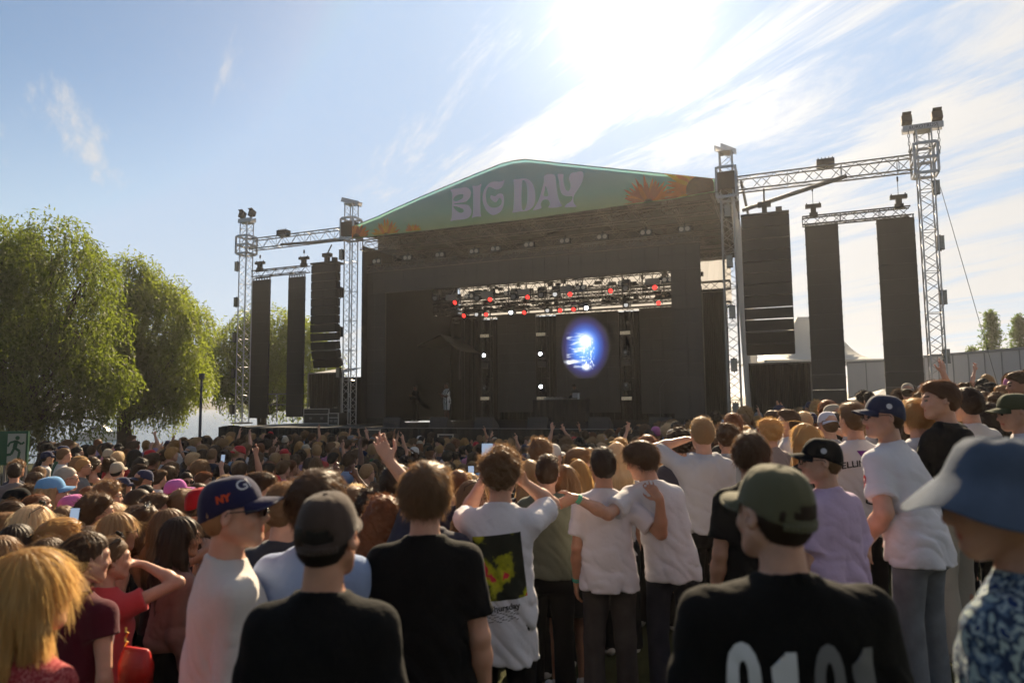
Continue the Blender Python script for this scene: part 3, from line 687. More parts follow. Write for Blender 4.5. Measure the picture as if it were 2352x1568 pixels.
def make_person(e, sp, Y=3.0):
    res, hr, hc, arms = build_body(sp); sk = skinm(sp.get('skin', 'fair')); hcol = sp.get('haircol', 'brown'); sk[2] = hairm(hcol)
    V, Q, fm = res['body']; obj('body', V, Q, sk, e, True, fm)
    top = sp.get('top', 'tee'); tc = sp.get('topcol', (0.012, 0.012, 0.013)); tm = sp.get('topmat') or cloth(tc)
    tn = {'tee': 't_shirt', 'long': 'sweater', 'shirt': 'shirt', 'hoodie': 'hoodie', 'tank': 'tank_top', 'polo': 'polo_shirt', 'dress': 'dress', 'ruffle': 'blouse'}[top]
    V, Q = res['top']; to = obj(tn, V, Q, tm, e, True)
    V, Q = res['bottom']; bt = sp.get('bottom', 'trousers'); bc = sp.get('botcol', (0.012, 0.012, 0.014))
    obj('skirt' if 'skirt' in bt else bt, V, Q, denim(bc) if bt == 'jeans' else cloth(bc), e, True)
    sm = cloth(sp.get('shoecol', (0.55, 0.53, 0.50)), 'shoe')
    for s in (1, -1): V, Q = res['shoe%d' % s]; obj('shoe', V, Q, sm, e, True)
    st = sp.get('hair', 'short')
    if st:
        hh = 0.0045 if Y < 2.6 else 0.006 if Y < 5 else 0.010
        n = sp.get('nstr', 5200 if Y < 3 else 3200 if Y < 5 else 1300)
        if st in ('undercap', 'buzz'): n = n // 2
        V, Q = hair_arrays(st, sp['seed'] % 4, hh, n)
        me_ = obj('hair', xf(V, hr, hc), Q, hairm(hcol), e, True)
    c = sp.get('cap')
    if c:
        # c: (crown colour, brim colour, yaw relative to the face, strap opening)
        cr, br = cap_arrays(c.get('brim', 0.075), c.get('strap', False), sp['seed'], c.get('flat', False))
        M = hr @ np.array(Matrix.Rotation(R(c.get('yaw', 0)), 3, 'Z') @ Matrix.Rotation(R(c.get('tilt', 9)), 3, 'X'))
        co = mbx('cap', cr, M, hc, cloth(c['col'], 'cap'), e); mbx('brim', br, M, hc, cloth(c.get('bcol', c['col']), 'cap'), co)
        sp['_capM'] = M
        e2 = co
    else: e2 = None
    if sp.get('bucket'):
        M = hr @ np.array(Matrix.Rotation(R(12), 3, 'X')); e2 = mbx('bucket_hat', bucket_mb(), M, hc, sp['bucket'], e)
    gl = sp.get('glasses')
    if gl:
        fr, le = glasses_mb(); up = np.array([0, -0.045, 0.085]) if gl == 'head' else np.zeros(3)
        Mg = hr @ np.array(Matrix.Rotation(R(28 if gl == 'head' else 0), 3, 'X')); o_ = mbx('sunglasses' if gl != 'clear' else 'glasses', fr, Mg, hc + hr @ up, mat('frame_dark', (0.01, 0.01, 0.01), 0.25), e)
        if gl != 'clear': mbx('lenses', le, Mg, hc + hr @ up, mat('lens_dark', (0.006, 0.006, 0.008), 0.06, spec=0.8), o_, False)
    sp['_f'] = (hr, hc, arms)
    return to, e2
# ------------------------------------------------------------------ the setting: ground, lake, far shore
def build_setting():
    nx, ny = 150, 170
    xs = np.concatenate([[-900, -300, -120, -70], np.linspace(-45, 45, nx), [70, 120, 300, 900]])
    ys = np.concatenate([[-60, -25], np.linspace(-10, 75, ny), [90, 130, 300]])
    XX, YY = np.meshgrid(xs, ys); Z = gz(XX, YY)
    # shore: the land drops to the lake behind the crowd on the left
    sd = (YY - 40) * 0.75 + (-XX - 14) * 0.55
    Z = Z - np.where(XX < 4, np.clip(sd / 10, 0, 1) * 2.2, 0)
    Z += 0.02 * np.sin(XX * 1.7) * np.cos(YY * 1.3)
    V = np.stack([XX, YY, Z], -1).reshape(-1, 3); c = len(xs)
    i = np.arange(c - 1); j = np.arange(len(ys) - 1); b = (j[:, None] * c + i[None]).reshape(-1, 1)
    g = obj('ground', V, np.hstack([b, b + 1, b + c + 1, b + c]), mat('ground_grass', (0.040, 0.042, 0.018), 1.0, spec=0.05, noise=0.45, nscale=1.4, bump=0.8, bscale=30), None, True); tag(g, kind='structure')
    w = obj('lake_water', [(-890, 25, -0.95), (400, 25, -0.95), (400, 780, -0.95), (-890, 780, -0.95)], [[0, 1, 2, 3]], mat('water', (0.03, 0.06, 0.08), 0.16, spec=0.5)); tag(w, kind='structure')
    m_ = w.data.materials[0]; nt = m_.node_tree; nd = nt.nodes; p = nd['Principled BSDF']
    tc = nd.new('ShaderNodeTexCoord'); mp = nd.new('ShaderNodeMapping'); mp.inputs['Scale'].default_value = (0.35, 1.0, 1); n = nd.new('ShaderNodeTexNoise'); n.inputs['Scale'].default_value = 1.6; n.inputs['Detail'].default_value = 6
    b_ = nd.new('ShaderNodeBump'); b_.inputs['Strength'].default_value = 0.9; b_.inputs['Distance'].default_value = 0.4
    nt.links.new(tc.outputs['Object'], mp.inputs[0]); nt.links.new(mp.outputs[0], n.inputs['Vector']); nt.links.new(n.outputs[0], b_.inputs['Height']); nt.links.new(b_.outputs[0], p.inputs['Normal'])
    # far shore, low wooded hills
    V = []; Fq = []; r_ = np.random.RandomState(3); k = 220; hh = 7 + 3 * np.sin(np.linspace(0, 9, k)) + r_.rand(k) * 1.5
    for i in range(k):
        x = -860 + i * 7.8; 
        for (dy, z) in ((0, -1), (8, hh[i] * .55), (20, hh[i]), (60, hh[i] * 1.1), (120, -1)): V.append((x, 640 + dy + 20 * math.sin(i * .13), z))
    for i in range(k - 1):
        for q in range(4): a = i * 5 + q; Fq.append([a, a + 5, a + 6, a + 1])
    tag(obj('far_shore_hills', V, Fq, mat('far_wood', (0.05, 0.075, 0.05), 0.95, noise=0.4, nscale=0.05), None, True), kind='structure')
build_setting()
# ------------------------------------------------------------------ stage space: t along the front (to the right), b back, z up
AL = math.atan(F / 3850.0); DST = 27.0
SX = np.array([math.cos(AL), -math.sin(AL), 0]); SB = np.array([math.sin(AL), math.cos(AL), 0]); S0 = np.array([0, DST, 0.0])
SM = np.stack([SX, SB, [0, 0, 1.0]], 1)          # stage space to world space
def W(t, b, z): return S0 + SX * t + SB * b + np.array([0, 0, z])
def pt(x, y, b=0.0):
    """where the sight line through x,y of the photograph meets the stage plane b: (t, z)"""
    d = ray(x, y); o = np.array([0, 0, CAM_Z]); n = SB; k = ((S0 - o) @ n + b) / (d @ n); P = o + d * k
    return float((P - S0) @ SX), float(P[2])
DECK = CAM_Z - 0.87
SRZ = -AL
def semp(name, t, b, z, *a, **k):
    w_ = W(t, b, z); return empty(name, tuple(w_), SRZ, *a, **k)
# children of a stage thing are built in stage space around the thing's own origin: subtract it
def sobj(name, mb, m_, par, org=(0, 0, 0), smooth=False):
    V = np.vstack(mb.v) - np.array(org); return obj(name, V, mb.f, m_, par, smooth, mb.m if isinstance(m_, (list, tuple)) else None)
def thing_mb(name, mb, m_, org, label, cat, group=None, smooth=False):
    o = sobj(name, mb, m_, None, org, smooth); o.location = tuple(W(*org)); o.rotation_euler = (0, 0, SRZ); return tag(o, label, cat, group)
ALU = mat('aluminium', (0.42, 0.42, 0.43), 0.38, metal=0.9, noise=0.12, nscale=5)
STEELB = mat('black_truss', (0.02, 0.02, 0.022), 0.45, metal=0.4)
BLK = mat('black_paint', (0.014, 0.014, 0.015), 0.55)
LEDM = mat('led_tiles', (0.042, 0.037, 0.035), 0.62, noise=0.08, nscale=1.2)
CLOTHB = mat('black_drape', (0.011, 0.011, 0.012), 0.95, sheen=0.15, noise=0.25, nscale=1.2, bump=0.5, bscale=7)
GREYM = mat('grey_metal', (0.16, 0.16, 0.165), 0.5, metal=0.5)
def truss(mb, a, b, w=0.4, h=0.4, r=0.024, rd=0.011, bay=0.5, up=(0, 0, 1), tri=False):
    """box truss between a and b"""
    a = np.array(a, float); b = np.array(b, float); d = b - a; L = np.linalg.norm(d); d = d / L; up = np.array(up, float); s_ = nz(np.cross(d, up)); u = np.cross(s_, d)
    cor = [s_ * i * w / 2 + u * j * h / 2 for i, j in ((-1, -1), (1, -1), (1, 1), (-1, 1))]
    for c in cor: mb.tube(a + c, b + c, r, None, 6)
    n = max(1, int(round(L / bay)))
    for k in range(4):
        c1, c2 = cor[k], cor[(k + 1) % 4]
        for i in range(n):
            p = a + d * (L * i / n); q = a + d * (L * (i + 1) / n)
            if i % 2 == 0: mb.tube(p + c1, q + c2, rd, None, 4, False)
            else: mb.tube(p + c2, q + c1, rd, None, 4, False)
        for i in range(0, n + 1, 4): p = a + d * (L * i / n); mb.tube(p + c1, p + c2, rd, None, 4, False)
# ---- decks
def deck():
    tl, _ = pt(503, 985, -3.5); tw, _ = pt(800, 985, -3.5)
    T0, T1 = tl, 12.2
    m_ = MB(); m_.box(((tw + T1) / 2, 3.2, DECK - 0.09), (T1 - tw, 13.4 + 1, 0.18))
    e = semp('stage_deck', 0, 0, 0, 'black main stage floor behind the audience, under the big led frame', 'stage')
    sobj('deck_floor', m_, mat('deck_floor', (0.012, 0.012, 0.013), 0.95, spec=.05, noise=.2, nscale=2), e)
    k = MB(); n = 240
    V = []; Fq = []
    for i in range(n + 1):
        t = tw + (T1 - tw) * i / n; y = -4.03 + 0.05 * math.sin(i * 0.9) * (1 + .4 * math.sin(i * .31))
        V += [(t, y, DECK - 0.01), (t, y + 0.01, -0.05)]
    Fq = [[2 * i, 2 * i + 1, 2 * i + 3, 2 * i + 2] for i in range(n)]
    k.add(V, Fq); k.box(((tw + T1) / 2, -3.98, DECK / 2), (T1 - tw, 0.06, DECK - .1)); sobj('front_skirt', k, CLOTHB, e)
    l = MB(); l.box(((tw + T1) / 2, -4.05, DECK + 0.012), (T1 - tw, 0.05, 0.03)); sobj('edge_rail', l, GREYM, e)
    e = semp('side_deck', 0, 0, 0, 'low black draped platform carrying the far left truss tower', 'platform')
    z = DECK - 0.02
    k = MB(); V = []; n = 110
    for i in range(n + 1):
        t = tl + (tw - .1 - tl) * i / n; y = -3.53 + 0.05 * math.sin(i * 1.1) * (1 + .4 * math.sin(i * .31))
        V += [(t, y, z + 0.08 * math.sin(i * .12) * (i < 50)), (t, y + 0.02, -0.05)]
    k.add(V, [[2 * i, 2 * i + 1, 2 * i + 3, 2 * i + 2] for i in range(n)]); k.box(((tl + tw) / 2, -3.48, z / 2), (tw - tl - .12, .05, z - .05)); k.box((tl + .03, 0, z / 2), (.05, 7, z)); sobj('skirt', k, CLOTHB, e)
    k = MB(); k.box(((tl + tw) / 2 - .05, 0.2, z - .06), (tw - tl - .12, 7.2, 0.1)); sobj('platform_floor', k, BLK, e)
deck()
# ---- towers and cantilever trusses
def strobe(org, label, ry=0, grp='strip blinders clamped up the truss towers'):
    """tall lamp box with a 4 x 9 grid of cells, on a clamp"""
    e = semp('blinder_lamp', *org, label, 'stage light', grp)
    b = MB(); b.box((0, 0, 0), (0.20, 0.15, 0.44)); b.box((0, -.082, .215), (.21, .02, .012)); b.box((0, -.082, -.215), (.21, .02, .012)); b.tube((0, 0, .22), (0, 0, .27), .02); b.tube((0, 0, -.22), (0, 0, -.27), .02)
    sobj('housing', b, BLK, e)
    c = MB()
    for i in range(4):
        for j in range(9): c.box((-0.0675 + i * 0.045, -0.078, -0.184 + j * 0.046), (0.036, 0.012, 0.038))
    sobj('lamp_grid', c, mat('lamp_cells', (0.40, 0.38, 0.33), 0.25, metal=.5), e)
    return e
def floodlight(par, c, s=1.0):
    b = MB(); b.box(c, (0.30 * s, 0.2, 0.26 * s), rot_xyz(R(-18), 0, 0)); b.box(np.array(c) + (0, -.06, .17 * s), (.26 * s, .22, .012), rot_xyz(R(-35), 0, 0)); b.tube(np.array(c) + (0, 0, -.22), c, .02)
    sobj('floodlight', b, BLK, par)
def tower(t, b, ztop, zbot, label, head=None, w=0.42, beam=None, sleeve=None):
    e = semp('truss_tower', t, b, zbot, label, 'truss tower', 'aluminium truss towers of the stage')
    m_ = MB(); truss(m_, (0, 0, 0), (0, 0, ztop - zbot), w, w, 0.026, 0.011, 0.33, up=(0, 1, 0)); sobj('mast', m_, ALU, e)
    if sleeve:
        for z0, z1 in sleeve:
            k = MB(); z0 -= zbot; z1 -= zbot; W2 = w + .24
            for sx in (-1, 1):
                for sy in (-1, 1):
                    k.box((sx * W2 / 2, sy * W2 / 2, (z0 + z1) / 2), (.07, .07, z1 - z0))
            for z in (z0, z1, (z0 + z1) / 2):
                for s_ in (-1, 1): k.box((s_ * W2 / 2, 0, z), (.05, W2 - .075, .09)); k.box((0, s_ * W2 / 2, z), (W2 - .075, .05, .09))
            for s_ in (-1, 1): k.tube((-W2 / 2, s_ * W2 / 2, z0), (W2 / 2, s_ * W2 / 2, z1), .014, None, 5)
            sobj('sleeve_block', k, ALU, e)
    b_ = MB(); b_.box((0, 0, 0.03), (w + .25, w + .25, .06)); sobj('base_plate', b_, GREYM, e)
    return e
TRX = [pt(x, 600, 0)[0] for x in (565, 806, 1676, 2138)]      # tower centres along the front
def towers():
    zt = {0: pt(569, 512, 0)[1], 1: pt(806, 470, 0)[1], 2: pt(1662, 352, 0)[1], 3: pt(2128, 300, 0)[1]}
    trL = pt(690, 549, 0)[1]; trR = pt(1900, 400, 0)[1]
    e0 = tower(TRX[0], 0, zt[0], DECK, 'far left aluminium truss tower standing on the side platform by the lake', sleeve=[(trL - .42, trL + .42)])
    e1 = tower(TRX[1], 0, zt[1], 0.0, 'aluminium truss tower at the left end of the banner roof', sleeve=[(trL - .3, trL + .62)])
    e2 = tower(TRX[2], 0, zt[2], 0.3, 'aluminium truss tower at the right end of the banner, beside the big loudspeaker stack', sleeve=[(trR - .45, trR + .62)])
    e3 = tower(TRX[3], 0, zt[3], 0.3, 'far right aluminium truss tower, the tallest one, with writing on its top beam', sleeve=[(trR - .42, trR + .55)])
    # top beams
    for e, z, zb, ln, an in ((e0, zt[0], DECK, .85, 0), (e1, zt[1], 0.0, .95, -18), (e2, zt[2], .3, .9, 60), (e3, zt[3], .3, 1.15, 0)):
        k = MB(); M = rot_xyz(0, R(-an if an < 0 else 0), R(an if an > 0 else 0))
        for s_ in (-1, 1): k.box(M @ np.array([0, s_ * .13, 0]) + [0, 0, z - zb + .11], (ln, .035, .20), M)
        k.box((0, 0, z - zb), (.5, .5, .03)); sobj('top_beam', k, ALU, e)
    for e, z, zb, ln in ((e0, zt[0], DECK, .30), (e3, zt[3], .3, .43)):
        for s_ in (-1, 1): floodlight(e, (s_ * ln, 0, z - zb + .43), 1.0)
    for s_ in (-1, 1):
        c = MB()
        for i in range(7):
            a = i * .13; cx, cz = s_ * .42, zt[3] - .3 - .02 - a
            for q in range(8): an = q * math.pi / 4; an2 = an + math.pi / 4; f = .03
            c.path([(cx + .028 * math.cos(q * math.pi / 4) * (i % 2), -.15 + .028 * math.cos(q * math.pi / 4) * (1 - i % 2), cz + .075 * math.sin(q * math.pi / 4)) for q in range(9)], .011, 4)
        sobj('chain', c, GREYM, e3)
    text_on('TRUSS LINE', (TRX[3] + .02, -.155, zt[3] + .11), .15, e3, 'beam_lettering', mat('ink', (.03, .03, .04), .6), (TRX[3], 0, .3), word='EUROTRUSS')
    for i, x in ((2, 0), (1, 0)):
        k = MB(); z = (trR if i == 2 else trL) + .12; k.box((TRX[i] - (.0), -.02, z), (.66, .68, .62)); 
        thing_mb('tarp_wrap', k, mat('dark_tarp', (.035, .02, .02), .8, bump=.6, bscale=6), (TRX[i], 0, 0), 'dark cloth wrapped around the %s tower where the banner ends' % ('right' if i == 2 else 'left'), 'cloth wrap')
    # cantilever trusses
    tt = []
    for (i, j, z, lab, zo) in ((0, 1, trL, 'left horizontal truss bridging the two towers by the lake', 0), (2, 3, trR, 'right horizontal truss bridging to the tallest tower', 0)):
        k = MB(); truss(k, (TRX[i] + .33, 0, z), (TRX[j] - .33, 0, z), .4, .48, .027, .013, .42)
        org = ((TRX[i] + TRX[j]) / 2, 0, z); e = semp('cross_truss', *org, lab, 'truss'); sobj('lattice', k, ALU, e, org)
        k = MB(); a, b_ = (TRX[j] - .2, TRX[i] + 2.3) if i == 0 else (TRX[i] + .5, TRX[j] - 2.3)
        if i == 0: k.tube((a, -.25, z - .36), (b_, -.25, z - .22), .06, None, 8)
        else: k.tube((a, -.25, z - 1.0), (b_, -.25, z - .22), .075, None, 8)
        sobj('brace_pole', k, GREYM, e, org)
        bx, _ = pt(652 if i == 0 else 1902, 500, 0); k = MB(); k.box((bx, 0, z + .38), (.55, .34, .24))
        for q in range(5): k.tube((bx - .22 + q * .11, -.1, z + .5), (bx - .22 + q * .11, -.1, z + .56), .018)
        sobj('junction_box', k, BLK, e, org)
    # lamps up the towers: (x, y) of the photograph
    L = [(545, 612, 'top'), (543, 694, 'second from the top'), (540, 775, 'third from the top'), (537, 857, 'fourth from the top'), (533, 940, 'lowest')]
    for x, y, w_ in L: t, z = pt(x, y, -.1); strobe((t, -.1, z), 'black lamp box clamped outside the far left tower, %s of five' % w_)
    L = [(785, 585, 'topmost'), (783, 672, 'second highest'), (781, 762, 'third highest'), (778, 855, 'fourth highest'), (773, 945, 'lowest')]
    for x, y, w_ in L: t, z = pt(x, y, -.3); strobe((t, -.3, z), 'lamp box clamped to the tower left of the banner, %s of five' % w_)
    L = [(1671, 485, 'topmost'), (1676, 600, 'second highest'), (1682, 716, 'third highest'), (1686, 838, 'fourth highest'), (1690, 940, 'lowest')]
    for x, y, w_ in L: t, z = pt(x, y, -.38); strobe((t, -.38, z), 'silver-celled lamp box on the tower right of the banner, %s of five' % w_)
    L = [(2150, 431, 'highest'), (2160, 558, 'second highest'), (2166, 683, 'third highest'), (2173, 818, 'lowest')]
    for x, y, w_ in L: t, z = pt(x, y, -.1); strobe((t, -.1, z), 'lamp box on the outer side of the tallest right tower, %s of four' % w_)
    # guy wire
    a = W(*[pt(2160, 430, 0)[0], 0, pt(2160, 430, 0)[1]]); b_ = at(2292, 885, 24.0); k = MB(); k.tube(a, b_, .010, None, 4)
    tag(obj('guy_wire', np.vstack(k.v), k.f, GREYM), 'thin steel guy wire running down from the tallest tower to the right', 'wire')
FONT = None
def text_curve(word, size, shear=0.0, bold=0.0):
    c = bpy.data.curves.new('t', 'FONT'); c.body = word; c.size = size; c.align_x = 'CENTER'; c.align_y = 'CENTER'; c.offset = bold; c.resolution_u = 4
    o = bpy.data.objects.new('t', c); COL.objects.link(o); dg = bpy.context.evaluated_depsgraph_get(); me = bpy.data.meshes.new_from_object(o.evaluated_get(dg))
    V = [tuple(v.co) for v in me.vertices]; Fq = [list(p.vertices) for p in me.polygons]
    bpy.data.objects.remove(o); bpy.data.curves.remove(c); bpy.data.meshes.remove(me)
    return np.array(V), Fq
def text_on(_, pos, size, par, name, m_, org, word='', wrap=None, sx=1.0, bold=0.0):
    V, Fq = text_curve(word, size, bold=bold); V = V * [sx, 1, 1]
    P = np.stack([V[:, 0] + pos[0], np.full(len(V), pos[1]), V[:, 1] + pos[2]], 1) - np.array(org)
    return obj(name, P, Fq, m_, par)
towers()
# ---- led strips and line arrays
def led_strip(x0, x1, y0, y1, label, b=0.0):
    t0, z1 = pt(x0, y0, b); t1, _ = pt(x1, y0, b); _, z0 = pt((x0 + x1) / 2, y1, b); z0 = max(z0, .6) if y1 < 960 else z0
    e = semp('led_strip', (t0 + t1) / 2, b, z1, label, 'led screen', 'hanging tall led strips')
    w = t1 - t0; H = z1 - z0; n = int(round(H / .5)); k = MB(); hh = H / n
    for i in range(n): k.box((0, 0, -hh * (i + .5)), (w - .004, .09, hh - .004))
    sobj('screen', k, LEDM, e)
    k = MB()
    for i in range(n): k.box((w / 2 + .008, .03, -hh * (i + .2)), (.014, .05, .03)); k.box((-w / 2 - .008, .03, -hh * (i + .2)), (.014, .05, .03))
    sobj('side_latches', k, BLK, e)
    k = MB(); k.box((0, 0, .10), (w, .05, .025))
    for i in range(7): k.box((-w / 2 + .03 + i * (w - .06) / 6, 0, .05), (.035, .05, .08))
    sobj('hanging_bar', k, BLK, e)
def hoist(t, b, z, ztop, label):
    e = semp('chain_hoist', t, b, z, label, 'hoist', 'chain hoists on the side trusses')
    k = MB(); k.box((0, 0, .26), (.50, .16, .12)); k.box((0, 0, .12), (.17, .18, .3)); k.box((0, 0, -.06), (.26, .2, .16)); k.tube((-.2, 0, .3), (-.2, 0, .38), .02); k.tube((.2, 0, .3), (.2, 0, .38), .02)
    sobj('motor', k, BLK, e); k = MB(); k.tube((0, 0, .3), (0, 0, ztop - z), .009, None, 4); k.box((0, 0, ztop - z - .08), (.05, .05, .16)); sobj('chain', k, STEELB, e)
led_strip(582, 621, 645, 960, 'outer hanging led strip left of the stage, next to the far left tower')
led_strip(664, 701, 638, 957, 'inner hanging led strip left of the stage, next to the loudspeaker stack')
led_strip(1848, 1925, 522, 930, 'inner hanging led strip right of the stage, nearer the loudspeaker stack')
led_strip(2012, 2100, 507, 925, 'outer hanging led strip right of the stage, next to the tallest tower')
for xs, ys, lab, hx in (((583, 708), (631, 616), 'small black truss holding the two left led strips', ((597, 614), (698, 605))), ((1843, 2090), (508, 487), None, ((1868, 482), (2064, 462)))):
    (ta, za), (tb, zb) = pt(xs[0], ys[0], 0), pt(xs[1], ys[1], 0); z = (za + zb) / 2; k = MB(); truss(k, (ta, 0, z), (tb, 0, z), .29, .29, .026, .011, .3)
    thing_mb('spreader_truss', k, STEELB, ((ta + tb) / 2, 0, z), lab or 'small black truss holding the two right led strips', 'truss')
    for q, (x, y) in enumerate(hx):
        th, zh = pt(x, y, 0); zt_ = pt(690, 575, 0)[1] if xs[0] < 900 else pt(1900, 425, 0)[1]
        hoist(th, 0, z + .25, zt_, 'black chain hoist over the %s end of the %s spreader truss' % ('inner' if (q == 1) == (xs[0] < 900) else 'outer', 'left' if xs[0] < 900 else 'right'))
def line_array(xl, xr, yt, yb, label, b=-.6):
    t0, z1 = pt(xl, yt, b); t1, _ = pt(xr, yt, b); _, z0 = pt((xl + xr) / 2, yb, b); n = 12; w = t1 - t0; H = z1 - z0; tc = (t0 + t1) / 2
    e = semp('line_array', tc, b, z1, label, 'loudspeaker', 'line array loudspeaker stacks')
    z = 0.0; y = 0.0; ang = 0.0; hh = H / n
    for i in range(n):
        if i > 6: ang += R(1.5 + .9 * (i - 6))
        M = rot_xyz(ang, 0, 0); c = np.array([0, y, z - hh / 2]); k = MB()
        k.box(c + M @ np.array([0, -.08, 0]), (w - .02, .34, hh - .034), M); k.box(c + M @ np.array([0, -.252, 0]), (.05, .02, hh - .03), M)
        k.box(c + M @ np.array([-w / 2 - .002, -.1, 0]), (.02, .06, hh - .006), M); k.box(c + M @ np.array([w / 2 + .002, -.1, 0]), (.02, .06, hh - .006), M)
        for s_ in (-1, 1): k.box(c + M @ np.array([s_ * w * .28, -.253, hh * .2]), (.05, .012, .014), M)
        sobj('cabinet', k, mat('speaker_black', (.016, .016, .017), .6, bump=.3, bscale=90), e)
        d = M @ np.array([0, 0, -hh]); z += d[2]; y += d[1]
    k = MB(); k.box((0, 0, .06), (w + .02, .6, .08)); k.box((0, 0, .26), (.16, .2, .34)); k.box((0, 0, .45), (.42, .2, .16)); k.box((w * .3, 0, .2), (.2, .16, .22)); sobj('flying_frame', k, BLK, e)
    zt_ = pt(690, 575, 0)[1] if xl < 900 else pt(1750, 440, 0)[1]; k = MB(); k.tube((0, 0, .5), (0, .3, zt_ - z1), .03, None, 6); sobj('chain', k, STEELB, e)
    return tc, z1 - H
line_array(723, 780, 612, 842, 'tall curved stack of black loudspeakers hanging left of the banner')
tc_, zb_ = line_array(1703, 1812, 505, 812, 'tall curved stack of black loudspeakers hanging right of the banner')
# ------------------------------------------------------------------ banner roof
def shade_map(Pt): return Pt
def banner():
    top = [(809, 520), (867, 497), (914, 475), (975, 448), (1038, 422), (1100, 396), (1154, 375), (1180, 369), (1205, 366), (1245, 370), (1287, 375), (1407, 387), (1505, 397), (1575, 404), (1641, 411)]
    bot = [(810, 548), (980, 529), (1110, 514), (1210, 503), (1310, 489), (1407, 475), (1480, 466), (1552, 457), (1600, 448), (1649, 440)]
    B0 = -.42
    T = np.array([pt(x, y, B0) for x, y in top]); Bt = np.array([pt(x, y, B0) for x, y in bot])
    ts = np.linspace(T[0, 0], min(T[-1, 0], Bt[-1, 0]), 90); V = []; nz_ = 14
    zt = np.interp(ts, T[:, 0], T[:, 1]); zb = np.interp(ts, Bt[:, 0], Bt[:, 1])
    def bulge(t, v): return 0.03 * math.sin(t * 2.1) * math.sin(v * 3.14) + .015 * math.sin(t * 5.3 + v * 5)
    for i, t in enumerate(ts):
        for j in range(nz_ + 1): v = j / nz_; V.append((t, B0 + bulge(t, v), zb[i] + (zt[i] - zb[i]) * v))
    Fq = [[i * (nz_ + 1) + j, (i + 1) * (nz_ + 1) + j, (i + 1) * (nz_ + 1) + j + 1, i * (nz_ + 1) + j + 1] for i in range(89) for j in range(nz_)]
    m_ = bpy.data.materials.new('banner_print'); m_.use_nodes = True; nt = m_.node_tree; nd = nt.nodes; lk = nt.links; p = nd['Principled BSDF']; p.inputs['Roughness'].default_value = .6
    tc = nd.new('ShaderNodeTexCoord'); sp = nd.new('ShaderNodeSeparateXYZ'); lk.new(tc.outputs['Object'], sp.inputs[0])
    mr = nd.new('ShaderNodeMapRange'); lk.new(sp.outputs[2], mr.inputs[0]); mr.inputs[1].default_value = -1.1; mr.inputs[2].default_value = .55
    cr = nd.new('ShaderNodeValToRGB'); lk.new(mr.outputs[0], cr.inputs[0]); el = cr.color_ramp.elements
    el[0].color = (.46, .60, .28, 1); el[1].color = (.24, .54, .64, 1); e_ = el.new(.45); e_.color = (.30, .60, .50, 1)
    lk.new(cr.outputs[0], p.inputs['Base Color'])
    t_ = nd.new('ShaderNodeBsdfTranslucent'); lk.new(cr.outputs[0], t_.inputs[0]); mx = nd.new('ShaderNodeMixShader'); mx.inputs[0].default_value = .35; lk.new(p.outputs[0], mx.inputs[1]); lk.new(t_.outputs[0], mx.inputs[2]); lk.new(mx.outputs[0], nd['Material Output'].inputs[0])
    org = (pt(1230, 440, B0)[0], B0, pt(1230, 440, B0)[1])
    e = semp('banner', *org, 'green and teal gable banner reading BIG DAY in lilac, orange sunflowers in its corners', 'banner')
    obj('banner_cloth', np.array(V) - org, Fq, m_, e, True)
    k = MB()
    for i in range(len(T) - 1): k.tube((T[i, 0], B0 + .02, T[i, 1]), (T[i + 1, 0], B0 + .02, T[i + 1, 1]), .022, None, 5)
    for i in range(len(Bt) - 1): k.tube((Bt[i, 0], B0 + .03, Bt[i, 1]), (Bt[i + 1, 0], B0 + .03, Bt[i + 1, 1]), .016, None, 5)
    sobj('edge_hem', k, mat('banner_hem', (.09, .13, .10), .8), e, org)
    def poly(name, px, d, m_, parent=e, holes=()):
        P = [pt(x, y, B0) for x, y in px]; Hs = [[pt(x, y, B0) for x, y in h] for h in holes]
        c = bpy.data.curves.new('c', 'CURVE'); c.dimensions = '2D'; c.fill_mode = 'FRONT'; c.resolution_u = 1
        for ring in [P] + Hs:
            s_ = c.splines.new('POLY'); s_.points.add(len(ring) - 1); s_.use_cyclic_u = True
            for q, (a, b) in enumerate(ring): s_.points[q].co = (a, b, 0, 1)
        o = bpy.data.objects.new('c', c); COL.objects.link(o); me = bpy.data.meshes.new_from_object(o.evaluated_get(bpy.context.evaluated_depsgraph_get()))
        Vv = np.array([tuple(v.co) for v in me.vertices]); Ff = [list(p_.vertices) for p_ in me.polygons]; bpy.data.objects.remove(o); bpy.data.curves.remove(c); bpy.data.meshes.remove(me)
        R_ = np.stack([Vv[:, 0], np.full(len(Vv), B0 - .05 - d), Vv[:, 1]], 1) - np.array(org)
        return R_, Ff
    def Z6(x, y): return ((930 + x / 4.126) * .84, (400 + y / 4.126) * .84)
    def Z7(x, y): return ((1500 + x / 3.92) * .84, (400 + y / 3.92) * .84)
    def smooth(pts, n=4):
        P = np.array(pts, float); N = len(P); o = []
        for i in range(N):
            p0, p1, p2, p3 = P[i - 1], P[i], P[(i + 1) % N], P[(i + 2) % N]
            a1 = np.linalg.norm(p1 - p0); a2 = np.linalg.norm(p3 - p2)
            for t in np.linspace(0, 1, n, endpoint=False):
                o.append(tuple(.5 * ((2 * p1) + (-p0 + p2) * t + (2 * p0 - 5 * p1 + 4 * p2 - p3) * t * t + (-p0 + 3 * p1 - 3 * p2 + p3) * t ** 3)))
        return o
    G = {}
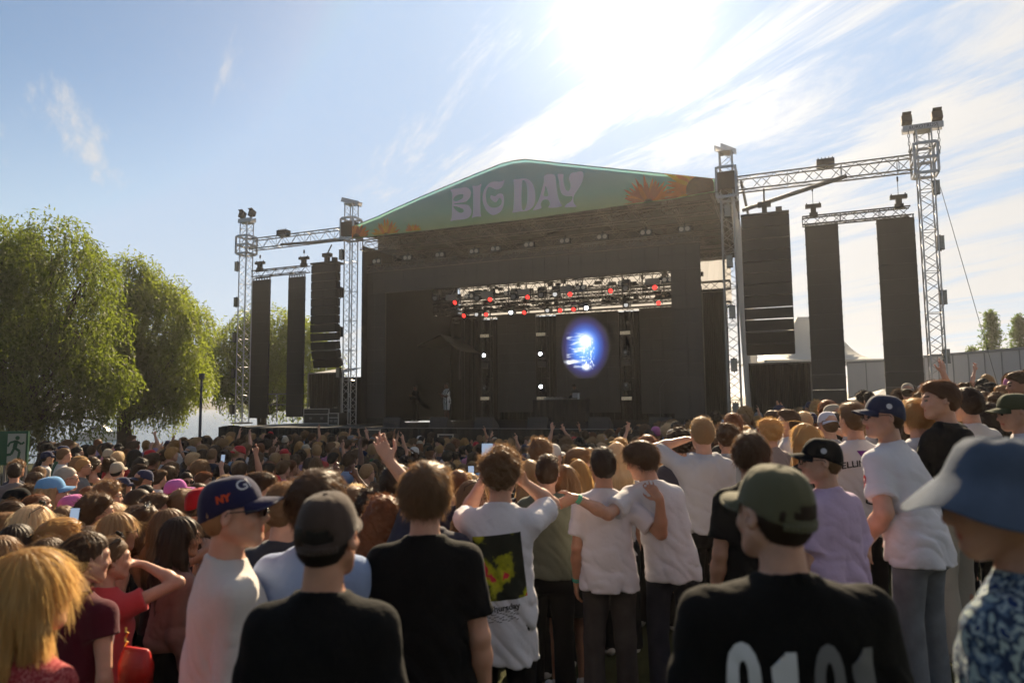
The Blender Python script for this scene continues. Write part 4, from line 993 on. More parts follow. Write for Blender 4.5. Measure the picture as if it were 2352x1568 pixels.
    G['B'] = ([Z6(*p) for p in [(1255, 493), (1350, 478), (1400, 468), (1440, 470), (1475, 500), (1482, 535), (1470, 580), (1445, 612), (1405, 636), (1300, 648), (1296, 652), (1300, 657), (1420, 660), (1465, 680), (1488, 730), (1480, 780), (1450, 812), (1400, 828), (1300, 838), (1252, 846), (1266, 800), (1270, 660), (1270, 540)]],
              [[Z6(*p) for p in [(1285, 615), (1286, 590), (1310, 565), (1350, 548), (1385, 545), (1398, 556), (1390, 585), (1365, 605), (1320, 622)]], [Z6(*p) for p in [(1283, 682), (1310, 682), (1350, 694), (1390, 712), (1400, 735), (1385, 752), (1355, 752), (1325, 735), (1298, 710)]]])
    G['I'] = ([Z6(*p) for p in [(1497, 452), (1530, 452), (1570, 445), (1600, 432), (1590, 490), (1588, 640), (1592, 760), (1596, 796), (1560, 797), (1520, 803), (1492, 810), (1503, 760), (1506, 640), (1505, 500)]], [])
    G['G'] = ([Z6(*p) for p in [(1857, 388), (1850, 430), (1830, 465), (1795, 488), (1755, 490), (1715, 470), (1690, 462), (1668, 480), (1652, 530), (1650, 580), (1662, 640), (1690, 680), (1730, 696), (1780, 690), (1815, 665), (1828, 635), (1825, 610), (1812, 590), (1798, 590), (1785, 612), (1765, 634), (1740, 630), (1710, 605), (1700, 580), (1704, 560), (1720, 558), (1745, 568), (1765, 562), (1785, 542), (1815, 536), (1842, 548), (1855, 590), (1852, 660), (1835, 715), (1800, 755), (1745, 779), (1700, 770), (1650, 720), (1620, 650), (1612, 590), (1625, 510), (1660, 450), (1700, 415), (1750, 402), (1800, 403), (1835, 398)]], [])
    G['D'] = ([Z6(*p) for p in [(1962, 382), (2010, 376), (2060, 368), (2120, 375), (2165, 410), (2195, 470), (2207, 540), (2205, 620), (2185, 680), (2150, 715), (2100, 735), (2030, 742), (1950, 752), (1958, 715), (1966, 600), (1968, 450)]], [[Z6(*p) for p in [(2065, 388), (2100, 410), (2115, 480), (2118, 560), (2112, 650), (2095, 705), (2075, 728), (2058, 700), (2052, 600), (2056, 460)]]])
    def Z3(x, y): return ((930 + x / 1.96) * .84, (400 + y / 1.96) * .84)
    G['A'] = ([Z3(*p) for p in [(1099, 157), (1150, 155), (1160, 200), (1168, 260), (1180, 300), (1188, 325), (1120, 332), (1126, 312), (1118, 290), (1090, 290), (1078, 312), (1082, 332), (1062, 340), (1036, 345), (1050, 320), (1066, 290), (1082, 240), (1094, 195)]], [[Z3(*p) for p in [(1104, 215), (1118, 265), (1094, 267), (1100, 235)]]])
    G['Y'] = ([Z3(*p) for p in [(1168, 152), (1195, 152), (1200, 158), (1199, 180), (1205, 215), (1214, 237), (1228, 240), (1236, 225), (1236, 200), (1228, 175), (1238, 148), (1262, 142), (1300, 138), (1306, 165), (1296, 200), (1278, 232), (1258, 262), (1252, 290), (1258, 310), (1268, 326), (1230, 328), (1206, 328), (1215, 312), (1240, 296), (1247, 270), (1225, 270), (1195, 262), (1180, 230), (1174, 185)]], [])
    lil = mat('lilac_print', (.84, .80, 1.0), .6, trans=.35)
    for ch, (out, hol) in G.items():
        Vv, Ff = poly(ch, smooth(out, 3), 0, lil, holes=[smooth(h, 3) for h in hol]); obj('letter', Vv, Ff, lil, e)
    # sunflowers: pointed petals around dark hearts that the banner's bottom edge cuts
    pet = [mat('petal_yellow', (.80, .42, .03), .6, trans=.35, noise=.25, nscale=3), mat('petal_orange', (.78, .24, .03), .6, trans=.35, noise=.25, nscale=3), mat('petal_deep', (.55, .12, .03), .6, trans=.35, noise=.25, nscale=3)]
    heart = mat('flower_heart', (.10, .045, .02), .8, noise=.4, nscale=9)
    def clipf(P):   # keep the print on the cloth
        o = []
        for t, z in P:
            t = min(max(t, ts[0] + .02), ts[-1] - .02); a = np.interp(t, ts, zb) + .02; b = np.interp(t, ts, zt) - .02; o.append((t, min(max(z, a), b)))
        return o
    def flower(cx, cy, r0, r1, a0, a1, n, mats, seed, d, sq=1.0):
        r_ = np.random.RandomState(seed); c = np.array(pt(cx, cy, B0)); V = []; Ff = []; fm = []
        r0, r1 = r0 * .0175, r1 * .0175
        for layer in range(2):
            for q in range(n):
                a = R(a0 + (a1 - a0) * (q + .5 * layer) / (n - 1)) + r_.normal() * .05; L = (r1 - r0) * r_.uniform(.8, 1.08) * (1 - .12 * layer); w = (a1 - a0) / n * math.pi / 180 * r1 * .62
                dd = np.array([math.cos(a), math.sin(a) * sq]); pp = np.array([-dd[1], dd[0]]); ring = []
                for s_ in (1, -1):
                    for f in (np.linspace(0, 1, 9) if s_ > 0 else np.linspace(1, 0, 9)[1:-1]):
                        wd = w * .5 * (math.sin(math.pi * min(f, .999) ** .75) ** .7 * (1 - .25 * f) + .12 * (1 - f)); ring.append(c + dd * (r0 + L * f) + pp * wd * s_)
                ring = clipf(ring); b = len(V); V += [(t - org[0], B0 - .052 - d - .004 * layer - .0006 * (q % 4) - org[1], z - org[2]) for t, z in ring]; Ff.append(list(range(b, b + len(ring)))); fm.append(int(r_.randint(len(mats))))
        o = obj('sunflower_print', V, Ff, mats, e, False, fm)
        ring = clipf([c + np.array([math.cos(q * .1963), math.sin(q * .1963) * sq]) * r0 * 1.12 for q in range(32)])
        obj('flower_heart', [(t - org[0], B0 - .064 - d - org[1], z - org[2]) for t, z in ring], [list(range(32))], heart, o)
    flower(820, 546, 9, 40, 0, 175, 9, [pet[1], pet[2]], 1, .0)
    flower(888, 545, 9, 46, 5, 178, 12, [pet[0], pet[0], pet[1]], 2, .012)
    flower(950, 536, 5, 26, 0, 180, 9, [pet[1], pet[0]], 3, .024)
    flower(1490, 470, 10, 62, 8, 172, 12, [pet[1], pet[2]], 4, .0)
    flower(1610, 436, 26, 82, 40, 215, 17, [pet[1], pet[0]], 5, .012)
    # ---- the roof behind the banner
    e2 = semp('stage_roof', 0, 0, 7, 'dark stage roof with its lattice beams behind the banner', 'roof'); o2 = (0, 0, 7)
    V = []; step = 4; idx = list(range(0, 90, step)) + [89]
    for i in idx:
        for b in (-.30, 9.6): V.append((ts[i], b, zt[i] - .03 - (0 if b < 0 else .3)))
    N = len(idx); Fq = [[2 * i, 2 * i + 1, 2 * i + 3, 2 * i + 2] for i in range(N - 1)]
    k = MB(); k.add(V, Fq); V2 = [(x, y, z - .05) for x, y, z in V]; k.add(V2, [f[::-1] for f in Fq]); sobj('roof_skin', k, mat('roof_tarp', (.018, .015, .014), .85, bump=.6, bscale=2), e2, o2)
    k = MB(); z0 = Bt[0, 1] - .30
    zl, zr = np.interp(0, [0], [0]), 0
    t0, t1 = ts[0] + .3, ts[-1] - .1
    zf = pt(1230, 520, -.1)[1]
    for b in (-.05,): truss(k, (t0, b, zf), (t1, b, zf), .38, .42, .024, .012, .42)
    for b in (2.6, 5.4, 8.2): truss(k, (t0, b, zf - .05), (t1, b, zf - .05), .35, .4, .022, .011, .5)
    for q in range(9):
        t = t0 + (t1 - t0) * q / 8; zz = np.interp(t, ts, zt) - .25
        truss(k, (t, 0.2, zz), (t, 9.3, zz - .2), .22, .26, .02, .009, .5)
        k.tube((t, -.05, zf), (t, -.05, zz), .025, None, 5)
    for q in range(16):
        t = t0 + (t1 - t0) * (q + .5) / 16; k.tube((t - .5, .3, zf + .1), (t + .5, 2.5, zf + 1.0), .016, None, 4)
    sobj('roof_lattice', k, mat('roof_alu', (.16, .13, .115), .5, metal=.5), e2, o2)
    k = MB(); sx = ts[-1] - .02; n = 16; V = []
    for i in range(n + 1):
        b = -.2 + 9.6 * i / n; x = sx + .55 + .10 * math.sin(i * 2.2); V += [(x, b, zt[-1] - .6 + .04 * math.sin(i)), (x + .25, b, DECK + .2)]
    k.add(V, [[2 * i, 2 * i + 1, 2 * i + 3, 2 * i + 2] for i in range(n)]); sobj('side_curtain', k, mat('scrim_white', (.60, .58, .55), .8, trans=.45, bump=.8, bscale=3), e2, o2, True)
    k = MB(); k.tube((sx + .52, -.2, zt[-1] - .6), (sx + .52, 9.4, zt[-1] - .6), .05); k.tube((sx + .9, -.2, zt[-1] - .15), (sx + .9, 9.4, zt[-1] - .5), .05); sobj('side_rail', k, GREYM, e2, o2)
    k = MB(); sx = ts[0] + .02
    V = [(sx + .15, .1, Bt[0, 1] - .2), (sx + .15, 9.5, Bt[0, 1] - .2), (sx + .15, 9.5, DECK), (sx + .15, .1, DECK)]; k.add(V, [[0, 1, 2, 3]]); sobj('left_curtain', k, CLOTHB, e2, o2)
banner()
# ------------------------------------------------------------------ led arch and what hangs over it
LB = .55
def led_arch():
    # outer and inner outline in stage space: upright columns and a level header
    c = lambda x, y: pt(x, y, LB)
    tl, ztl = c(837, 617); tr, ztr = c(1606, 543); til, zil = c(885, 671); tir, zir = c(1540, 621); zb = pt(860, 960, LB)[1]
    zt_ = (ztl + ztr) / 2; zi = (zil + zir) / 2
    e = semp('led_arch', (tl + tr) / 2, LB, DECK, 'big dark grey led frame around the stage opening, a header on two columns', 'led screen'); o = ((tl + tr) / 2, LB, DECK)
    def panel(name, t0, t1, z0, z1):
        k = MB(); n = max(1, round((t1 - t0) / .5)); m_ = max(1, round((z1 - z0) / .5)); a = (t1 - t0) / n; b = (z1 - z0) / m_
        for i in range(n):
            for j in range(m_): k.box((t0 + a * (i + .5), LB + .05 + .0015 * ((i * 7 + j * 3) % 3), z0 + b * (j + .5)), (a - .003, .1, b - .003))
        sobj(name, k, LEDM, e, o)
    panel('led_header', tl, tr, zi, zt_); panel('led_column', tl, til, zb, zi - .004); panel('led_column', tir, tr, zb, zi - .004)
    for q in range(9):
        k = MB(); t = tl + (tr - tl) * (q + .5) / 9; w = (tr - tl) / 9 * .62; k.box((t, LB + .05, zt_ + .13), (w, .06, .03))
        for j in range(7): k.box((t - w / 2 + w * j / 6, LB + .05, zt_ + .06), (.03, .05, .12))
        sobj('hanging_bar', k, GREYM, e, o)
    for a_, b_ in ((tl, til), (tir, tr)): k = MB(); k.box(((a_ + b_) / 2, LB + .3, (DECK + zb) / 2), (b_ - a_, .5, zb - DECK)); sobj('column_foot', k, BLK, e, o)
    # lattice beam above it with pairs of round lamps
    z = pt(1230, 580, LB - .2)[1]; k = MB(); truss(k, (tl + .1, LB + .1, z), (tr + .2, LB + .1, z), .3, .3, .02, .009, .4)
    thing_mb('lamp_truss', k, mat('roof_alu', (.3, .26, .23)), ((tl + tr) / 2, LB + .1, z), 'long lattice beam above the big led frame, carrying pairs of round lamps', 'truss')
    P = [(865, 600), (936, 592), (1010, 585), (1089, 577), (1138, 571), (1215, 562), (1297, 553), (1383, 544), (1483, 534), (1572, 526)]
    nm = ['first', 'second', 'third', 'fourth', 'fifth', 'sixth', 'seventh', 'eighth', 'ninth', 'last']
    for q, (x, y) in enumerate(P): t, zz = pt(x, y, LB - .15); twin_lamp(t, LB - .15, zz, '%s pair of round lamps from the left, above the big led frame' % nm[q], 'paired round lamps on the beam over the led frame')
def twin_lamp(t, b, z, label, grp, r=.085, em=None):
    e = semp('twin_blinder', t, b, z, label, 'stage light', grp); k = MB(); k.box((0, .07, 0), (.44, .10, .22)); k.box((0, .07, .16), (.05, .04, .14)); sobj('housing', k, BLK, e)
    for s_ in (-1, 1):
        k = MB(); k.tube((s_ * .11, -.03, 0), (s_ * .11, .03, 0), r, r * .8, 14); sobj('lamp', k, mat('lamp_glass', (.55, .48, .38), .2, metal=.4), e)
        
def led_back():
    # tall screens at the back of the stage and the lamp ladders between them
    B2 = 6.2
    def scr(x0, x1, y0, y1, label):
        t0, z1 = pt(x0, y0, B2); t1, _ = pt(x1, y0, B2); z0 = pt((x0 + x1) / 2, y1, B2)[1]; n = max(1, round((t1 - t0) / .5)); m_ = max(1, round((z1 - z0) / .5)); a = (t1 - t0) / n; b = (z1 - z0) / m_; o = ((t0 + t1) / 2, B2, z0); k = MB()
        for i in range(n):
            for j in range(m_): k.box((t0 + a * (i + .5), B2 + .05, z0 + b * (j + .5)), (a - .004, .08, b - .004))
        e = semp('back_screen', *o, label, 'led screen', 'tall led screens at the back of the stage'); sobj('screen_tiles', k, LEDM, e, o); return e, o, t0, t1, z0, z1
    X = lambda x: 781 + x * .4286
    Y_ = lambda y: 336 + y * .4286
    scr(X(842), X(1046), Y_(905), Y_(1424), 'left dark back screen, between the left and middle lamp ladders')
    e, o, t0, t1, z0, z1 = scr(X(1155), X(1490), Y_(900), Y_(1426), 'middle back screen lit with a bright blue oval picture, behind the DJ')
    # the picture it shows: a blue oval with white streaks
    c0 = pt(X(1312), Y_(1075), B2); rx = pt(X(1445), Y_(1075), B2)[0] - c0[0]; rz = pt(X(1312), Y_(905), B2)[1] - c0[1]; rx = abs(rx); n = 48
    V = [(c0[0] - o[0], -.012, c0[1] - o[2])]; rings = 14
    for j in range(1, rings + 1):
        for i in range(n): a = 2 * math.pi * i / n; V.append((c0[0] - o[0] + rx * math.cos(a) * j / rings, -.012, c0[1] - o[2] + min(rz, z1 - c0[1]) * math.sin(a) * j / rings))
    Fq = [[0, 1 + i, 1 + (i + 1) % n] for i in range(n)] + [[1 + j * n + i, 1 + (j + 1) * n + i, 1 + (j + 1) * n + (i + 1) % n, 1 + j * n + (i + 1) % n] for j in range(rings - 1) for i in range(n)]
    m_ = bpy.data.materials.new('screen_picture'); m_.use_nodes = True; nt = m_.node_tree; nd = nt.nodes; lk = nt.links; p = nd['Principled BSDF']; p.inputs['Base Color'].default_value = (.02, .02, .02, 1)
    def M(op, a, b=None, clamp=False):
        q = nd.new('ShaderNodeMath'); q.operation = op; q.use_clamp = clamp
        for i, v in enumerate((a, b)):
            if v is None: continue
            if isinstance(v, (int, float)): q.inputs[i].default_value = v
            else: lk.new(v, q.inputs[i])
        return q.outputs[0]
    tc = nd.new('ShaderNodeTexCoord'); mp = nd.new('ShaderNodeMapping'); mp.vector_type = 'POINT'; lk.new(tc.outputs['Object'], mp.inputs[0])
    mp.inputs['Location'].default_value = (-(c0[0] - o[0]) / rx, 0, -(c0[1] - o[2]) / rz); mp.inputs['Scale'].default_value = (1 / rx, 1, 1 / rz)
    s_ = nd.new('ShaderNodeSeparateXYZ'); lk.new(mp.outputs[0], s_.inputs[0]); x, z = s_.outputs[0], s_.outputs[2]
    r2 = M('SQRT', M('ADD', M('MULTIPLY', x, x), M('MULTIPLY', z, z)))
    cr = nd.new('ShaderNodeValToRGB'); lk.new(r2, cr.inputs[0]); el = cr.color_ramp.elements
    el[0].position = .0; el[0].color = (.25, .50, 1.0, 1); el[1].position = 1.0; el[1].color = (.012, .011, .012, 1)
    for ps, cc in ((.36, (.08, .24, .72, 1)), (.60, (.025, .07, .32, 1)), (.80, (.022, .018, .08, 1))): q = el.new(ps); q.color = cc
    mp2 = nd.new('ShaderNodeMapping'); mp2.inputs['Scale'].default_value = (1.3, 1, 9); lk.new(mp.outputs[0], mp2.inputs[0]); n1 = nd.new('ShaderNodeTexNoise'); n1.inputs['Scale'].default_value = 1.5; n1.inputs['Detail'].default_value = 4; lk.new(mp2.outputs[0], n1.inputs['Vector'])
    mp3 = nd.new('ShaderNodeMapping'); mp3.inputs['Scale'].default_value = (9, 1, 6); lk.new(mp.outputs[0], mp3.inputs[0]); n2 = nd.new('ShaderNodeTexNoise'); n2.inputs['Scale'].default_value = 1.6; n2.inputs['Detail'].default_value = 3; lk.new(mp3.outputs[0], n2.inputs['Vector'])
    def box(lo, hi, v, soft=.12): return M('MULTIPLY', M('DIVIDE', M('SUBTRACT', v, lo), soft, True), M('DIVIDE', M('SUBTRACT', hi, v), soft, True), True)
    def G_(cx, cz, sx_, sz_): 
        a = M('DIVIDE', M('SUBTRACT', x, cx), sx_); b = M('DIVIDE', M('SUBTRACT', z, cz), sz_); return M('EXPONENT', M('MULTIPLY', M('ADD', M('MULTIPLY', a, a), M('MULTIPLY', b, b)), -1.0))
    st1 = M('MULTIPLY', M('MULTIPLY', M('SUBTRACT', n1.outputs[0], .52), 9.0, True), M('MULTIPLY', box(-.78, .12, x), box(-.68, .50, z)))
    st2 = M('MULTIPLY', M('MULTIPLY', M('SUBTRACT', n2.outputs[0], .53), 10.0, True), M('MULTIPLY', box(-.15, .42, x), box(-.72, .30, z)))
    wh = M('ADD', M('ADD', M('MULTIPLY', st1, .7), st2), M('ADD', M('MULTIPLY', G_(0.02, .2, .22, .16), 1.6), M('MULTIPLY', G_(0.05, -.62, .12, .08), 1.6)))
    wh = M('ADD', wh, M('MULTIPLY', G_(-.5, -.45, .26, .04), 1.3))
    line = M('ADD', M('MULTIPLY', M('SINE', M('MULTIPLY', z, 190.0)), .16), .84)
    mx = nd.new('ShaderNodeMix'); mx.data_type = 'RGBA'; lk.new(M('MULTIPLY', wh, .8, True), mx.inputs['Factor']); lk.new(cr.outputs[0], mx.inputs[6]); mx.inputs[7].default_value = (.9, .95, 1, 1)
    lk.new(mx.outputs[2], p.inputs['Emission Color']); lk.new(M('MULTIPLY', line, .85), p.inputs['Emission Strength'])
    obj('lit_picture', V, Fq, m_, e)
    scr(X(1602), X(1782), Y_(868), Y_(1432), 'right dark back screen, partly behind the right led column')
    # black wall behind
    zt_ = pt(X(1200), Y_(905), 7.4)[1]; tL = pt(X(640), 700, 7.4)[0]; tR = pt(X(2075), 700, 7.4)[0]
    k = MB(); n = 200; V = []
    for i in range(n + 1): t = tL + (tR - tL) * i / n; bb = 7.4 + .06 * math.sin(i * .8) + .03 * math.sin(i * 2.1); V += [(t, bb, DECK), (t, bb, zt_)]
    k.add(V, [[2 * i, 2 * i + 1, 2 * i + 3, 2 * i + 2] for i in range(n)]); k.box(((tL + tR) / 2, 7.6, zt_ - 1), (tR - tL, .1, .1)); thing_mb('back_curtain', k, CLOTHB, ((tL + tR) / 2, 7.4, DECK), 'black back curtain closing the stage behind the screens', 'curtain')
    # left wing: dark side drape, gable frame of a tent seen through the opening
    k = MB(); V = []; n = 60; t0 = pt(884, 700, 5)[0] - 3.0; t1 = pt(1040, 700, 5.0)[0]
    for i in range(n + 1): t = t0 + (t1 - t0) * i / n; bb = 8.6 + .12 * math.sin(i * 1.1); V += [(t, bb, DECK), (t, bb, zt_ + 1.0 - .01 * i)]
    k.add(V, [[2 * i, 2 * i + 1, 2 * i + 3, 2 * i + 2] for i in range(n)]); k.box(((t0 + t1) / 2, 9.0, DECK + 1.2), (t1 - t0, .1, 2.6)); thing_mb('wing_curtain', k, mat('wing_drape', (.009, .009, .009), .95, noise=.4, nscale=1.5), ((t0 + t1) / 2, 8.6, DECK), 'dark drape filling the left wing behind the man in stripes', 'curtain')
    k = MB(); B5 = 5.0; g = lambda x, y: (pt(X(x), Y_(y), B5)[0], B5, pt(X(x), Y_(y), B5)[1]); k.path([g(200, 1175), g(540, 1010), g(642, 1095), g(642, 1250)], .05, 6); k.tube(g(540, 1010), tuple(np.array(g(540, 1010)) + [0, 2.5, -.1]), .04)
    a = np.array(g(200, 1175)); b = np.array(g(540, 1010)); c = np.array(g(642, 1095)); k.add([a, b, b + [0, 2.4, 0], a + [0, 2.4, 0], c, c + [0, 2.4, 0]], [[0, 1, 2, 3], [1, 4, 5, 2]])
    thing_mb('gable_tent_frame', k, mat('tent_dark', (.06, .055, .05), .7), tuple(g(540, 1010)), 'gable frame of a small dark tent inside the left wing of the stage', 'tent frame')
    # lamp ladders
    YW = [(985, 1120, 1195, 1285, 1350)]
    for q, (x, lab) in enumerate(((787, 'left'), (1085, 'middle'), (1533, 'right'))):
        B3 = 5.8; t, z1 = pt(X(x), Y_(905), B3); z0 = DECK; e = semp('lamp_ladder', t, B3, z0, '%s upright truss of lamps between the back screens' % lab, 'truss', 'lamp ladders between the back screens')
        k = MB(); truss(k, (0, 0, 0), (0, 0, z1 - z0), .5, .3, .02, .01, .5, up=(0, 1, 0)); sobj('mast', k, STEELB, e)
        rows = ((1000, 'bar'), (1105, 'beam'), (1160, 'box'), (1280, 'beam'), (1350, 'bar'))
        for y, kind in rows:
            tt, zz = pt(X(x), Y_(y + (15 - 8 * q if y < 1300 else 0)), B3 - .25); zz -= z0; k = MB()
            lit = (kind == 'beam' and ((y == 1105 and q < 2) or (y == 1280 and q == 1)))
            if kind == 'bar':
                k.box((0, -.25, zz), (.50, .1, .17)); o_ = sobj('lamp_bar', k, BLK, e); k = MB()
                for i in range(10):
                    for j in range(3): k.box((-.21 + i * .0467, -.305, zz - .05 + j * .05), (.034, .01, .036))
                sobj('lamp_cells', k, mat('cells_warm', (.5, .44, .32), .3, emit=(1, .85, .6), es=.12), o_)
            elif kind == 'box': k.box((0, -.22, zz), (.34, .25, .26)); sobj('lamp_box', k, mat('box_dark', (.03, .03, .03), .6), e)
            else:
                k.box((0, -.10, zz - .18), (.30, .24, .12)); k.tube((0, -.12, zz), (0, -.38, zz), .12, .13, 14); k.box((-.15, -.15, zz - .05), (.03, .08, .25)); k.box((.15, -.15, zz - .05), (.03, .08, .25)); o_ = sobj('moving_head', k, BLK, e)
                k = MB(); k.tube((0, -.382, zz), (0, -.395, zz), .08 if lit else .055, None, 14); sobj('lens', k, mat('lens_lit', (.9, .9, 1), .2, emit=(.9, .93, 1), es=6) if lit else mat('lens_off', (.35, .35, .36), .1, metal=.7), o_)
    # trusses with red moving heads
    def zz(x, y, b): return pt(x, y, b)
    tr_ = []
    for b, y0, lab in ((1.4, 655, 'front overhead truss, crowded with lamps just under the led header'), (3.2, 690, 'rear overhead truss with red lamps, above the back screens'), (5.0, 697, 'lowest overhead truss just in front of the back screens')):
        ta, _ = pt(1000, y0, b); tb, _ = pt(1610, y0, b); z = pt(1290, y0, b)[1]; k = MB(); truss(k, (ta, b, z), (tb, b, z), .4, .4, .024, .012, .33)
        for i in range(14): k.tube((ta + (tb - ta) * (i + .3) / 14, b, z), (ta + (tb - ta) * (i + .3) / 14, b, z + 1.5), .02, None, 4)
        rr = np.random.RandomState(int(b * 10))
        for i in range(44): k.box((ta + rr.rand() * (tb - ta), b + rr.uniform(-.1, .1), z + rr.uniform(-.20, .25)), (rr.uniform(.08, .3), .14, rr.uniform(.06, .16)))
        thing_mb('overhead_truss', k, STEELB, ((ta + tb) / 2, b, z), lab, 'truss', 'overhead trusses in the stage roof')
    reds = [(623, 833), (806, 817), (1012, 804), (1233, 789), (1456, 770), (1686, 752), (670, 904), (785, 898), (993, 887), (1180, 876), (1257, 870), (1706, 837)]
    mr = mat('red_lamp', (.5, .02, .02), .3, emit=(1, .025, .02), es=1.6)
    for q, (x, y) in enumerate(reds):
        b = 1.2 if q < 6 else 4.8; r_ = .085 if q < 6 else .09; t, z = pt(X(x), Y_(y), b - .3)
        e = semp('red_stage_lamp', t, b - .3, z, 'red glowing round lamp, number %s from the left in the %s row' % (['one', 'two', 'three', 'four', 'five', 'six'][q % 6], 'upper' if q < 6 else 'lower'), 'stage light', 'red stage lamps')
        k = MB(); d = nz((.25 if q % 2 else -.2, -1, -.45)); k.tube(d * .1, -d * .14, r_ * 1.08, r_ * .6, 14); k.box((0, .1, .26), (.28, .2, .14)); k.box((-.16, .06, .1), (.03, .08, .3)); k.box((.16, .06, .1), (.03, .08, .3)); sobj('housing', k, BLK, e)
        k = MB(); k.tube(d * .101, d * .118, r_, None, 14); 
        sobj('red_lens', k, mr, e)
    oth = [(515, 815, 1.2, 0), (740, 815, 1.2, 0), (935, 808, 1.2, 0), (1083, 798, 1.2, 0), (1157, 795, 1.2, 1), (1533, 762, 1.2, 0), (921, 891, 4.8, 2), (737, 902, 4.8, 1), (1116, 881, 4.8, 1), (1324, 867, 4.8, 2), (1536, 852, 4.8, 1)]
    for q, (x, y, b, lit) in enumerate(oth):
        t, z = pt(X(x), Y_(y), b - .3); near = ['left', 'centre left', 'middle', 'centre right', 'right'][min(4, int((x - 500) / 215))]
        e = semp('moving_head_lamp', t, b - .3, z, '%s moving head lamp, %s of the %s lamp row' % (('unlit black', 'pale lensed', 'white glowing')[lit], near, 'upper' if b < 3 else 'lower') + (' beside a red lamp' if q in (3, 4) else ''), 'stage light', 'moving head lamps')
        k = MB(); k.tube((0, -.12, 0), (0, .14, .06), .15, .12, 12); k.box((0, .05, .27), (.3, .22, .16)); k.box((-.17, .03, .1), (.03, .1, .3)); k.box((.17, .03, .1), (.03, .1, .3)); sobj('housing', k, BLK, e)
        k = MB(); k.tube((0, -.122, 0), (0, -.135, 0), .09 if lit else .1, None, 12); sobj('lens', k, (mat('lens_off', (.35, .35, .36), .1), mat('lens_pale', (.6, .6, .6), .2, emit=(.9, .9, .9), es=.25), mat('lens_lit', (.9, .9, 1), .2))[lit] if lit else mat('lens_dim', (.12, .12, .12), .2), e)
    tw = [(692, 803), (903, 788), (1290, 757), (1518, 735), (1755, 715), (715, 880), (868, 868), (1090, 853), (1305, 836), (1520, 825), (1745, 805)]
    nm = ['first', 'second', 'third', 'fourth', 'fifth', 'sixth']
    for q, (x, y) in enumerate(tw):
        b = 1.3 if q < 5 else 4.9; t, z = pt(X(x), Y_(y), b - .3); twin_lamp(t, b - .3, z, '%s dim lamp pair from the left, %s row of red lamps' % (nm[q if q < 5 else q - 5], 'upper' if q < 5 else 'lower'), 'dim lamp pairs among the red lamps', .08)
    for q, (x, y) in enumerate([(598, 810), (790, 795), (988, 782), (1213, 765), (1672, 725), (966, 865), (1432, 833)]):
        b = 1.2 if q < 5 else 4.8; t, z = pt(X(x), Y_(y), b - .3); k = MB(); k.box((t, b - .3, z), (.50, .14, .24)); k.tube((t, b - .3, z + .12), (t, b, z + .4), .02)
        for i in range(3): k.box((t, b - .375, z - .07 + i * .07), (.46, .01, .05))
        thing_mb('strobe_panel', k, mat('strobe_grey', (.20, .19, .17), .4), (t, b - .3, z), '%s flat grey strobe panel from the left in the %s lamp row' % (nm[q] if q < 5 else ('left' if q == 5 else 'right'), 'upper' if q < 5 else 'lower'), 'stage light', 'flat strobe panels')
    # upper rear opening: pale scrim that lets the sky through, rear lattice
    k = MB(); za, zb_ = zt_ + .25, zt_ + 2.6; V = []; n = 60; tL2 = pt(X(640), 700, 8.8)[0]; tR2 = pt(X(2100), 700, 8.8)[0]
    for i in range(n + 1): t = tL2 + (tR2 - tL2) * i / n; V += [(t, 8.9 + .03 * math.sin(i * 1.7), za), (t, 8.9 + .03 * math.sin(i * 2.1), zb_)]
    k.add(V, [[2 * i, 2 * i + 1, 2 * i + 3, 2 * i + 2] for i in range(n)]); thing_mb('rear_scrim', k, mat('rear_scrim', (.30, .30, .31), .8, trans=.8), ((tL2 + tR2) / 2, 8.9, za), 'pale see-through strip of tarpaulin high at the back of the stage', 'tarpaulin')
    k = MB(); V = []
    for i in range(n + 1): t = tL2 - 5.5 + (tR2 - tL2 + 6.0) * i / n; V += [(t, 9.0 + .03 * math.sin(i * 1.7), zt_ + 2.5), (t, 9.0 + .03 * math.sin(i * 2.1), zt_ + 6.5)]
    k.add(V, [[2 * i, 2 * i + 1, 2 * i + 3, 2 * i + 2] for i in range(n)]); thing_mb('rear_gable_drape', k, mat('gable_drape', (.022, .019, .018), .9, noise=.3, nscale=1), ((tL2 + tR2) / 2, 9.0, zt_ + 2.5), 'dark drape closing the rear gable of the roof above the pale strip', 'drape')
    k = MB(); zz_ = zt_ + 1.1; truss(k, (tL2, 8.3, zz_), (tR2, 8.3, zz_), .35, .4, .03, .014, .45); truss(k, (tL2, 8.1, zz_ - .95), (tR2, 8.1, zz_ - .95), .3, .25, .03, .014, .4)
    thing_mb('rear_truss', k, STEELB, ((tL2 + tR2) / 2, 8.3, zz_), 'double lattice beam at the back of the stage, dark against the pale tarpaulin', 'truss')
led_arch(); led_back()
